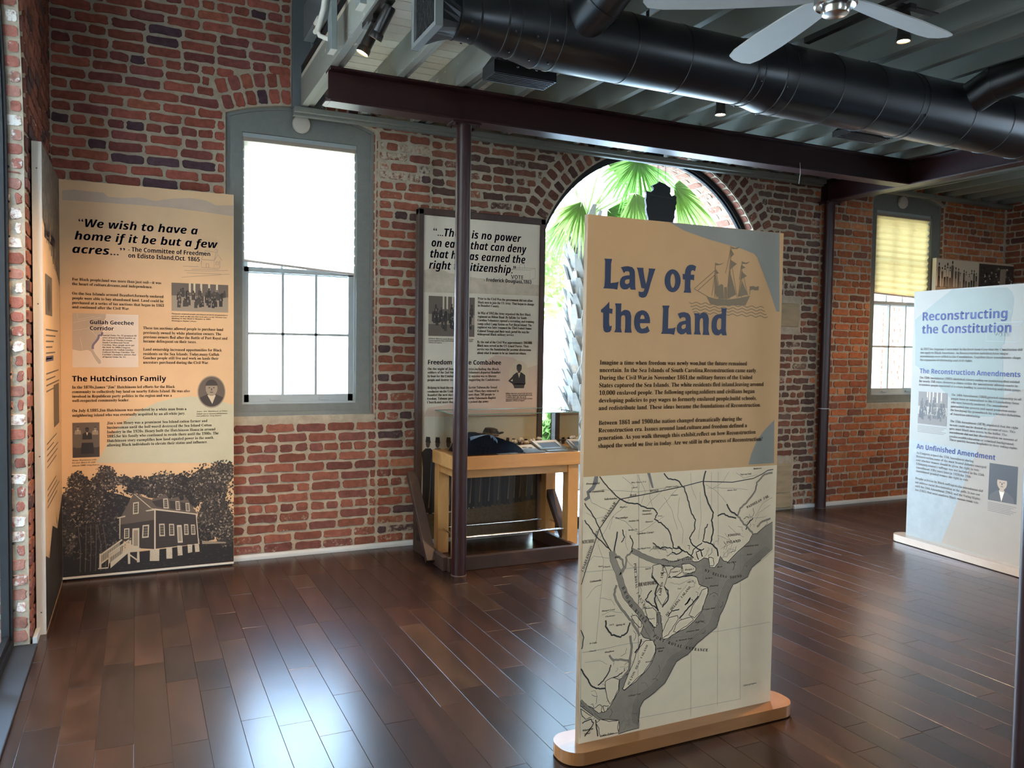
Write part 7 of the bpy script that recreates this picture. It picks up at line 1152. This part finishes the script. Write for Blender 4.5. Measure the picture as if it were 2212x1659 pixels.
# ------------------------------------------------------------------ glass display case on an oak table
TX0, TX1, TY0, TY1, TZ = 2.045, 3.075, 5.285, 5.765, .780
o = thing('display_case', 'honey oak display table with a glass cover over a folded blue jacket', 'display case', ((TX0+TX1)/2, (TY0+TY1)/2, 0))
mb = MB(); mb.box(TX0, TY0, TZ - .098, TX1, TY1, TZ); mb.build('tabletop', [M_oak_h], o, bevel=.003)
mb = MB()
mb.box(TX0 + .05, TY0 + .03, TZ - .158, TX1 - .05, TY0 + .052, TZ - .098); mb.box(TX0 + .05, TY1 - .052, TZ - .158, TX1 - .05, TY1 - .03, TZ - .098)
mb.box(TX0 + .028, TY0 + .05, TZ - .158, TX0 + .05, TY1 - .05, TZ - .098); mb.box(TX1 - .05, TY0 + .05, TZ - .158, TX1 - .028, TY1 - .05, TZ - .098); mb.build('apron', [M_oak_h], o)
for x in (TX0 + .014, TX1 - .014 - .088):
    for y in (TY0 + .014, TY1 - .014 - .088):
        mb = MB(); mb.box(x, y, .0005, x + .088, y + .088, TZ - .098); mb.build('leg', [M_oak], o, bevel=.004)
M_chrome = mat('bright_rod', (.75, .75, .74), .2, 1.0)
for a, b in (((TX0 + .10, TY0 + .058), (TX1 - .10, TY0 + .058)), ((TX0 + .10, TY1 - .058), (TX1 - .10, TY1 - .058)), ((TX0 + .058, TY0 + .10), (TX0 + .058, TY1 - .10)), ((TX1 - .058, TY0 + .10), (TX1 - .058, TY1 - .10))):
    mb = MB(); mb.tube([(*a, .185), (*b, .185)], .008, 10); mb.build('tie_rod', [M_chrome], o, smooth=True)
M_vitrine = glass('display_glass', (.965, .985, .97), 1.0); M_gedge = mat('green_glass_edge', (.09, .22, .17), .15)
gx0, gx1, gy0_, gy1_, gz = TX0 + .015, TX1 - .022, TY0 + .012, TY1 - .012, 1.080
mb = MB()
c4 = [(gx0, gy0_), (gx1, gy0_), (gx1, gy1_), (gx0, gy1_)]
for i in range(4):
    a, b = c4[i], c4[(i+1) % 4]; mb.add([(*a, TZ + .0005), (*b, TZ + .0005), (*b, gz), (*a, gz)], [(0, 1, 2, 3)])
mb.add([(*p, gz) for p in c4], [(0, 1, 2, 3)]); cov = mb.build('glass_cover', [M_vitrine], o)
mb = MB()
for i in range(4):
    a, b = c4[i], c4[(i+1) % 4]; mb.beam((*a, TZ + .001), (*a, gz), .0035, .0035); mb.beam((*a, gz), (*b, gz), .004, .005)
mb.build('glass_edge', [M_gedge], cov)
# the folded jacket
M_wool = mat('navy_wool', (.010, .016, .038), .9, bump=.5, bscale=160, spec=.2)
def mound(x0, x1, y0, y1, z, h, fx, nx=28, ny=16):
    """soft folded cloth: closed grid with rounded rim; fx(s,t) is the height share"""
    vs = []; fs = []
    for j in range(ny+1):
        for i in range(nx+1):
            s, t = i/nx, j/ny
            vs.append((x0+(x1-x0)*s, y0+(y1-y0)*t, z + h*max(.02, fx(s, t))))
    for j in range(ny):
        for i in range(nx): a = j*(nx+1)+i; fs.append((a, a+1, a+nx+2, a+nx+1))
    b = len(vs)
    for j in range(ny+1):
        for i in range(nx+1): s, t = i/nx, j/ny; vs.append((x0+(x1-x0)*(.02+.96*s), y0+(y1-y0)*(.03+.94*t), z))
    for j in range(ny):
        for i in range(nx): a = b+j*(nx+1)+i; fs.append((a, a+nx+1, a+nx+2, a+1))
    rim = [i for i in range(nx+1)] + [(j*(nx+1)+nx) for j in range(1, ny+1)] + [ny*(nx+1)+i for i in range(nx-1, -1, -1)] + [j*(nx+1) for j in range(ny-1, 0, -1)]
    for k in range(len(rim)): a, c = rim[k], rim[(k+1) % len(rim)]; fs.append((a, a+b, c+b, c))
    return vs, fs
jk = thing('folded_jacket', 'folded navy wool jacket with pale blue chevron stripes inside the glass case', 'jacket', (2.35, 5.50, TZ))
ed = lambda q, e: min(1, (q/e))**.45 if q < e else 1
def jf(s, t):
    k = ed(s, .12)*ed(1-s, .16)*ed(t, .12)*ed(1-t, .15)
    return k*(.62 + .38*(1-abs(s-.42)*1.7) + .05*math.sin(7*s+3*t) + .04*math.sin(11*t)) * (1 - .45*max(0, s-.55)/.45)
mb = MB(); mb.add(*mound(2.13, 2.635, 5.355, 5.66, TZ + .0008, .135, jf)); mb.build('jacket_body', [M_wool], jk, smooth=True)
def jz(x, y): return TZ + .0008 + .135*max(.02, jf((x-2.13)/.505, (y-5.355)/.305))
mb = MB(); pts = []
def draped(path, w, lift):
    n = len(path); vs = []; P = []
    for i in range(n-1):
        for k in range(8): P.append(tuple(path[i][q]+(path[i+1][q]-path[i][q])*k/8 for q in (0, 1)))
    P.append(path[-1])
    for i, p in enumerate(P):
        a = P[max(0, i-1)]; b = P[min(len(P)-1, i+1)]; dx, dy = b[0]-a[0], b[1]-a[1]; l = math.hypot(dx, dy) or 1; nx, ny = -dy/l*w/2, dx/l*w/2
        for sg in (1, -1): x, y = p[0]+nx*sg, p[1]+ny*sg; vs.append((x, y, jz(x, y) + lift))
    mb.add(vs, [(2*i, 2*i+1, 2*i+3, 2*i+2) for i in range(len(P)-1)])
for k in range(3):
    d = .022*k; draped([(2.20 + d*.2, 5.385 + d), (2.36 - d*.6, 5.400 + d*1.3), (2.412 - d, 5.372 + d*.2)], .012, .003); draped([(2.36 - d*.6, 5.400 + d*1.3), (2.385 - d*.9, 5.47 + d*.7)], .012, .0035)
mb.build('chevron_stripes', [mat('pale_blue_braid', (.30, .46, .74), .7)], jk)
mb = MB(); mb.lathe([(.07, .0), (.074, .012), (.06, .03), (.03, .04), (0, .042)], (2.27, 5.52, jz(2.27, 5.52) - .012), 'Z', 24); mb.build('collar_fold', [M_wool], jk, smooth=True)
# cap behind the jacket
cp = thing('soldier_cap', 'dark leather cap lying on top of the folded blue jacket', 'cap', (2.46, 5.60, TZ + .10))
mb = MB(); mb.lathe([(.062, .0), (.064, .012), (.058, .032), (.05, .048), (.03, .054), (0, .055)], (2.45, 5.585, jz(2.45, 5.585) + .002), (.12, -.06, 1), 24); mb.build('crown', [mat('dark_leather', (.03, .02, .014), .35)], cp, smooth=True)
mb = MB(); z = jz(2.50, 5.56) + .03; mb.add([(2.498, 5.53, z), (2.512, 5.55, z+.002), (2.514, 5.58, z+.002), (2.502, 5.60, z), (2.538, 5.545, z+.010), (2.545, 5.565, z+.012), (2.54, 5.59, z+.010)], [(0, 1, 4), (1, 5, 4), (1, 2, 5), (2, 6, 5), (2, 3, 6)]); mb.prism([[(2.50, 5.53), (2.535, 5.54), (2.55, 5.565), (2.538, 5.592), (2.50, 5.60)]], lambda u, v, d: (u, v, z - .004 + d + (u-2.5)*.2), 0, .004); mb.build('peak', [M_black], cp)
mb = MB(); mb.lathe([(.0645, .008), (.0645, .018)], (2.45, 5.585, jz(2.45, 5.585) + .001), (.12, -.06, 1), 24); mb.build('tan_band', [mat('tan_leather_band', (.20, .13, .07), .5)], cp)
# cards, document and picture
M_card = mat('white_card', (.72, .69, .62), .6); M_cardink = mat('card_ink', (.12, .11, .10), .6)
def card(name, lab, cat, x, y, w, h, rz, th, tilt=0, lines=True, grp='cards in the display case'):
    t = thing(name, lab, cat, (x, y, TZ + .0006), grp); c, s = math.cos(rz), math.sin(rz)
    f = lambda u, v, d: (x + u*c - v*s, y + u*s + v*c, TZ + .0008 + d + (v + h/2)*tilt)
    mb = MB(); mb.prism([[(-w/2, -h/2), (w/2, -h/2), (w/2, h/2), (-w/2, h/2)]], f, 0, th); mb.build('card', [M_card], t)
    return t, f
card('caption_card', 'small white caption card in front of the folded jacket', 'card', 2.47, 5.325, .16, .035, .03, .006)
card('caption_card', 'white caption card in front of the ink sketch sheet', 'card', 2.70, 5.34, .17, .045, .02, .008)
card('caption_card', 'white caption card in front of the pale framed picture', 'card', 2.90, 5.36, .17, .05, .05, .008)
t, f = card('sketch_sheet', 'sheet with a small ink sketch leaning beside the blue jacket', 'paper', 2.70, 5.46, .15, .12, .12, .003, .28)
mb = MB(); mb.ell(-.02, .01, .02, .008, f, .0036, 0, 12); mb.ell(.03, .0, .018, .01, f, .0036, 0, 12); mb.stroke([(-.04, .0), (-.03, .02), (.0, .015), (.02, -.01)], .004, f, .0036, 0); mb.build('ink_sketch', [M_cardink], t)
pf_ = thing('framed_picture', 'pale framed picture with blue glass leaning at the right of the case', 'picture', (2.90, 5.50, TZ), None)
c, s = math.cos(.10), math.sin(.10); f = lambda u, v, d: (2.90 + u*c - v*s, 5.49 + u*s + v*c, TZ + .001 + d + (v + .07)*.34)
mb = MB(); mb.prism([[(-.115, -.07), (.115, -.07), (.115, .07), (-.115, .07)], [(-.085, -.045), (.085, -.045), (.085, .045), (-.085, .045)]], f, 0, .012); mb.build('frame', [M_card], pf_, bevel=.002)
mb = MB(); mb.prism([[(-.086, -.046), (.086, -.046), (.086, .046), (-.086, .046)]], f, .001, .006); mb.build('picture', [mat('blue_grey_picture', (.18, .25, .34), .12)], pf_)
bk = thing('old_booklet', 'small dark brown open booklet between the ink sketch and the framed picture', 'booklet', (2.78, 5.53, TZ), None)
mb = MB(); f = lambda u, v, d: (2.785 + u*.97 - v*.24, 5.53 + u*.24 + v*.97, TZ + .0008 + d + (v+.05)*.22 + abs(u)*.12)
mb.prism([[(-.06, -.05), (.0, -.05), (.0, .05), (-.06, .05)]], f, 0, .006); mb.prism([[(0, -.05), (.06, -.05), (.06, .05), (0, .05)]], f, 0, .006); mb.build('cover', [mat('brown_booklet', (.075, .052, .035), .6)], bk)
# cotton bolls on their stems behind
M_cot = mat('cotton_white', (.66, .62, .54), .9, bump=.6, bscale=80); M_burr = mat('cotton_burr', (.07, .045, .028), .7)
cs = thing('cotton_stems', 'dry cotton stems with white bolls lying along the back of the case', 'cotton', (2.78, 5.66, TZ))
r = random.Random(6)
for k, (x, y, z) in enumerate(((2.68, 5.66, .045), (2.735, 5.655, .06), (2.79, 5.665, .035), (2.84, 5.66, .05), (2.90, 5.655, .06))):
    mb = MB()
    for q in range(4):
        a = q*PI/2 + r.random(); mb.lathe([(.001, -.018), (.013, -.008), (.016, .002), (.011, .012), (.001, .017)], (x + .011*math.cos(a), y + .011*math.sin(a), TZ + z + r.uniform(-.004, .004)), 'Z', 10)
    mb.build('cotton_boll', [M_cot], cs, smooth=True)
    mb = MB()
    for q in range(5):
        a = q*2*PI/5; mb.beam((x, y, TZ + z - .02), (x + .024*math.cos(a), y + .024*math.sin(a), TZ + z - .002), .009, .002)
    mb.build('burr', [M_burr], cs)
mb = MB(); mb.tube([(2.62, 5.67, TZ + .012), (2.70, 5.665, TZ + .030), (2.80, 5.67, TZ + .022), (2.92, 5.66, TZ + .045), (3.03, 5.655, TZ + .047)], .0055, 8); mb.tube([(2.74, 5.668, TZ + .028), (2.735, 5.655, TZ + .05)], .003, 6); mb.tube([(2.85, 5.665, TZ + .03), (2.84, 5.66, TZ + .045)], .003, 6); mb.build('stem', [M_burr], cs)
# arrowhead-shaped emblem hung inside the arch
r = random.Random(8); EX, EY, EZ, ES = 4.315, 6.072, 2.692, 1.37
top_ = [(-.118, .192), (-.119, .212), (-.085, .209), (-.066, .222), (-.060, .238), (-.075, .250), (-.055, .262), (-.03, .272), (-.014, .285), (.004, .277), (.04, .268), (.074, .250), (.072, .232), (.070, .214), (.082, .200), (.096, .200), (.104, .208), (.122, .196)]
def half(y): t = min(1, max(0, (.19-y)/.40)); return .122*(1-t**1.9)
ys = [.175 - .0195*k for k in range(20)]
shape = top_ + [(half(y)+r.uniform(-.0035, .0035), y) for y in ys if half(y) > .006] + [(0, -.212)] + [(-half(y)+r.uniform(-.0035, .0035), y) for y in reversed(ys) if half(y) > .006]
o = thing('arrowhead_emblem', 'dark arrowhead-shaped emblem hanging in the arched window above the map panel', 'emblem', (EX, EY, EZ))
mb = MB(); mb.prism([[(u*ES, v*ES) for u, v in shape]], lambda u, v, d: (EX + u, EY + d, EZ + v), 0, .018); mb.build('plate', [mat('dark_emblem', (.010, .011, .012), .6)], o, bevel=.003)
mb = MB(); mb.prism([[(-.105*ES, .198*ES), (.098*ES, .186*ES), (.098*ES, .178*ES), (-.105*ES, .188*ES)]], lambda u, v, d: (EX + u, EY - .003 + d, EZ + v), 0, .003); mb.build('ridge', [mat('dark_green_emblem', (.018, .022, .02), .5)], o)
mb = MB(); mb.tube([(EX - .03, EY + .009, EZ + .375), (EX - .03, EY + .02, 3.335)], .002, 6); mb.tube([(EX + .05, EY + .009, EZ + .36), (EX + .05, EY + .02, 3.33)], .002, 6); mb.build('hanging_wire', [M_blacksteel], o)
# ------------------------------------------------------------------ outside
M_pave = mat('pale_paving', (.58, .56, .52), .9, var=.06, scale=2); M_dirt = mat('leaf_litter_soil', (.20, .17, .12), .95, col2=(.46, .40, .30), scale=26)
mb = MB(); mb.box(-60, 7.75, -.32, 90, 90, -.10); mb.box(-60, -60, -.34, 90, YW + WALL_T, -.33)
struct(mb.build('ground', [M_pave]))
mb = MB(); mb.box(-12, YW + WALL_T - .02, -.33, 30, 7.75, -.07)
struct(mb.build('planting_strip_ground', [M_dirt]))
mb = MB(); mb.box(-2.5, 7.70, -.30, 9.2, 7.82, -.06)
tag(mb.build('kerb', [mat('kerb_concrete', (.42, .41, .38), .9)], bevel=.01), 'low concrete kerb edging the planting strip outside the arched window', 'kerb')
mb = MB()
r = random.Random(15)
for k in range(420):
    x = r.uniform(2.6, 6.5); y = r.uniform(6.55, 7.64); a = r.uniform(0, 6.3); s = r.uniform(.015, .045); z = -.066 + r.uniform(0, .012)
    mb.add([(x + s*math.cos(a), y + s*math.sin(a), z), (x - s*.35*math.sin(a), y + s*.35*math.cos(a), z + .008), (x - s*math.cos(a), y - s*math.sin(a), z), (x + s*.35*math.sin(a), y - s*.35*math.cos(a), z + .006)], [(0, 1, 2, 3)])
tag(mb.build('leaf_litter', [mat('dead_leaf', (.26, .19, .11), .9, var=.4, scale=6)]), 'dry leaf litter on the planting strip outside the arched window', 'leaf litter', kind='stuff')
# palm
PX, PY = 4.80, 8.30
o = thing('palm_tree', 'fan palm with rough criss-cross trunk outside the arched window', 'palm tree', (PX, PY, -.08))
M_bark = mat('palm_bark', (.16, .12, .085), .95, var=.3, scale=14); M_boot = mat('grey_palm_boot', (.15, .14, .125), .85, var=.25, scale=10)
M_frond = translucent('palm_leaf', (.055, .11, .028), (.13, .24, .05), .5); M_frond2 = translucent('palm_leaf_pale', (.10, .16, .045), (.22, .31, .08), .5); M_pet = mat('palm_petiole', (.34, .40, .16), .6)
mb = MB(); mb.tube([(PX + .04, PY, -.08), (PX + .01, PY, .8), (PX - .02, PY, 1.8), (PX, PY, 2.7), (PX + .03, PY, 3.15)], [.19, .165, .15, .15, .12], 18); mb.build('trunk', [M_bark], o, smooth=True)
mb = MB(); r = random.Random(3); k = 0
for ring_ in range(27):
    z = -.02 + ring_*.115
    for q in range(7):
        a = 2*PI*(q + (.5 if ring_ % 2 else 0))/7 + r.uniform(-.12, .12); R = .155; c, s = math.cos(a), math.sin(a)
        L_ = r.uniform(.17, .27); out = r.uniform(.05, .12); w0 = .055; w1 = r.uniform(.018, .03); sg = r.choice((-1, 1))*r.uniform(.02, .06)
        def pt(rad, t, zz): return (PX + c*rad - s*t, PY + s*rad + c*t, zz)
        th = .014
        pts = [pt(R, -w0, z), pt(R, w0, z), pt(R + out*.5, w0*.75 + sg*.5, z + L_*.5), pt(R + out*.5, -w0*.75 + sg*.5, z + L_*.5), pt(R + out, w1 + sg, z + L_), pt(R + out, -w1 + sg, z + L_)]
        pts2 = [pt(R - th, -w0, z + .02), pt(R - th, w0, z + .02), pt(R + out*.5 - th*1.5, w0*.75 + sg*.5, z + L_*.5 + .01), pt(R + out*.5 - th*1.5, -w0*.75 + sg*.5, z + L_*.5 + .01), pt(R + out - th, w1 + sg, z + L_ + .004), pt(R + out - th, -w1 + sg, z + L_ + .004)]
        mb.add(pts + pts2, [(0, 1, 2, 3), (3, 2, 4, 5), (7, 6, 9, 8), (8, 9, 11, 10), (0, 3, 9, 6), (3, 5, 11, 9), (1, 7, 8, 2), (2, 8, 10, 4), (4, 10, 11, 5)])
mb.build('trunk_boots', [M_boot], o)
def frond(hub, dirv, nrm, length, spread, n=30, droop=.35, m=None, stemfrom=None, seed=0):
    r = random.Random(seed); hub = Vector(hub); d = Vector(dirv).normalized(); nn = Vector(nrm); nn = (nn - d*nn.dot(d)).normalized(); sd = d.cross(nn)
    mb = MB()
    for i in range(n):
        t = -1 + 2*i/(n-1); a = t*spread + r.uniform(-.03, .03); e = (d*math.cos(a) + sd*math.sin(a)).normalized(); l = length*(1 - .18*abs(t)**2)*r.uniform(.9, 1.06)
        w = nn.cross(e).normalized(); P = []; p = hub.copy(); vd = e.copy(); st = 6
        for k in range(st+1):
            u = k/st; wd = .017*length/.7*(math.sin(PI*min(1, .12+u*.88))**.7)*(1 if u < .98 else .1)
            fold = nn*wd*.5
            P += [p - w*wd + fold, p, p + w*wd + fold]
            vd = (vd + Vector((0, 0, -1))*droop*u*u*.55 + nn*r.uniform(-.03, .03)).normalized(); p = p + vd*l/st
        fs = []
        for k in range(st): b = 3*k; fs += [(b, b+1, b+4, b+3), (b+1, b+2, b+5, b+4)]
        mb.add(P, fs)
    f = mb.build('frond', [m or M_frond], o)
    if stemfrom is not None:
        s0 = Vector(stemfrom); mid = (s0 + hub)/2 + Vector((0, 0, .10)); mb = MB(); mb.tube([s0, mid, hub, hub + d*length*.2], [.016, .012, .009, .003], 8); mb.build('petiole', [M_pet], f)
CR = Vector((PX + .02, PY - .02, 3.12))
FR = [((5.18, 7.75, 3.72), (.1, -.05, -1), (.1, -1, .1), .75, 1.35, M_frond), ((5.72, 7.8, 3.48), (1, .1, -.45), (-.2, -1, .3), .95, 1.1, M_frond2), ((4.42, 7.7, 3.16), (-.35, -.1, -1), (.2, -1, 0), .62, .9, M_frond2), ((5.05, 7.6, 3.30), (.25, -.3, -1), (0, -1, .2), .60, .9, M_frond2),
      ((4.35, 8.2, 3.75), (-.7, 0, .6), (.1, -1, -.2), .8, 1.0, M_frond), ((4.75, 8.5, 4.2), (-.1, .1, 1), (0, -1, 0), .9, 1.1, M_frond2), ((5.35, 8.7, 3.9), (.8, .3, .35), (-.1, -1, 0), .85, 1.1, M_frond), ((4.3, 8.9, 3.45), (-.9, .2, -.2), (.2, -1, .2), .8, 1.0, M_frond), ((5.5, 8.9, 3.35), (.9, .2, -.5), (0, -1, 0), .8, 1.0, M_frond), ((4.85, 7.9, 3.75), (-.15, -.5, .7), (0, -.8, -.5), .7, 1.1, M_frond), ((5.6, 7.6, 3.98), (.6, -.3, .3), (-.2, -1, -.2), .8, 1.2, M_frond), ((4.95, 8.9, 3.25), (.2, .4, -1), (0, -1, 0), .7, 1.1, M_frond)]
for i, (h_, d_, n_, l_, s_, m_) in enumerate(FR): frond(h_, d_, n_, l_, s_, 30, .5, m_, CR, i)
mb = MB()
for i in range(14):
    a = r.uniform(0, 6.3); mb.tube([CR + Vector((.06*math.cos(a), .06*math.sin(a), -.25)), CR + Vector((.12*math.cos(a), .12*math.sin(a), .05)), CR + Vector((.2*math.cos(a), .2*math.sin(a), .32))], [.02, .014, .006], 6)
mb.build('leaf_bases', [M_pet], o)
# neighbour buildings and planting far off
M_wh = mat('white_stucco', (.78, .77, .73), .8); M_shut = mat('grey_shutter', (.34, .36, .37), .6)
o = thing('building', 'white stuccoed building across the paving, seen through the arched window', 'building', (17, 26, -.1))
mb = MB(); mb.box(10.5, 24, -.1, 30, 32, 8.2); mb.build('walls', [M_wh], o)
mb = MB(); mb.prism([[(10.2, 8.2), (30.3, 8.2), (28.5, 10.2), (12, 10.2)]], lambda u, v, d: (u, d, v), 23.7, 32.3); mb.build('roof', [mat('grey_roof', (.30, .30, .30), .8)], o)
for x in (13.2, 16.6, 20.0, 23.4):
    for z in (1.6, 4.9):
        mb = MB(); mb.box(x, 23.95, z, x + 1.0, 24.02, z + 2.0); w_ = mb.build('window', [M_shut], o)
        mb = MB(); mb.box(x + .48, 23.93, z, x + .52, 23.96, z + 2.0); 
        for q in (.5, 1.0, 1.5): mb.box(x, 23.93, z + q - .02, x + 1.0, 23.96, z + q + .02)
        mb.build('glazing_bars', [M_wh], w_)
o = thing('building', 'brick wing standing close outside the far window', 'building', (12.2, 9.0, -.1))
mb = MB(); mb.box(9.3, 7.9, -.1, 16.5, 12, 5.6); ww = mb.build('walls', [M_mortar], o)
mb = MB(); pal_x = lambda u, v, r: (*pick(r, [(.6, (.34, .14, .08)), (.4, (.27, .11, .07))]), r.uniform(0, .15))
brick_rows(mb, lambda u, v, d: (u, 7.9 - d, v), 9.35, 14.5, -.05, 5.5, lambda a, b: [], pal_x, seed=91, relief=(.006, .01)); mb.build('brickwork', [M_brick], ww)
mb = MB(); mb.box(9.15, 7.75, 5.6, 16.7, 12.2, 5.85); mb.build('roof', [MATS['grey_roof']], o)
o = thing('building', 'unseen pale building added outside the far left arch to block sky light', 'building', (-4.6, 2, -.3))  # added outside the left arch to cut down the sky light
mb = MB(); mb.box(-8, -9, -.3, -3.0, 5.9, 7.5); mb.build('walls', [M_wh], o)
mb = MB(); mb.box(-8.2, -9.2, 7.5, -2.8, 6.0, 7.8); mb.build('roof', [MATS['grey_roof']], o)
def bush(name, lab, cat, x, y, z, rx, rz, n, seed, trunk=0):
    r = random.Random(seed); t = thing(name, lab, cat, (x, y, -.1)); mb = MB()
    for i in range(n):
        a = r.uniform(0, 6.3); b = r.uniform(-1, 1); q = r.random()**.4; c = math.sqrt(1-b*b)
        p = Vector((x + rx*q*c*math.cos(a), y + rx*q*c*math.sin(a), z + rz*q*b)); s = r.uniform(.10, .22); u = Vector((r.uniform(-1, 1), r.uniform(-1, 1), r.uniform(-1, 1))).normalized(); w = u.orthogonal().normalized()
        mb.add([p - u*s, p + w*s*.5, p + u*s, p - w*s*.5], [(0, 1, 2, 3)])
    mb.build('foliage', [M_frond2], t)
    if trunk: mb = MB(); mb.tube([(x, y, -.1), (x + .05, y, z)], [.12, .06], 10); mb.build('trunk', [M_bark], t)
bush('tree', 'green leafy tree far behind the palm, left of the white building', 'tree', 9.2, 19, 3.6, 1.7, 1.5, 900, 1, 1)
bush('shrub', 'small yellow green shrub beside the palm trunk outside', 'shrub', 5.55, 10.2, .35, .28, .30, 260, 2)
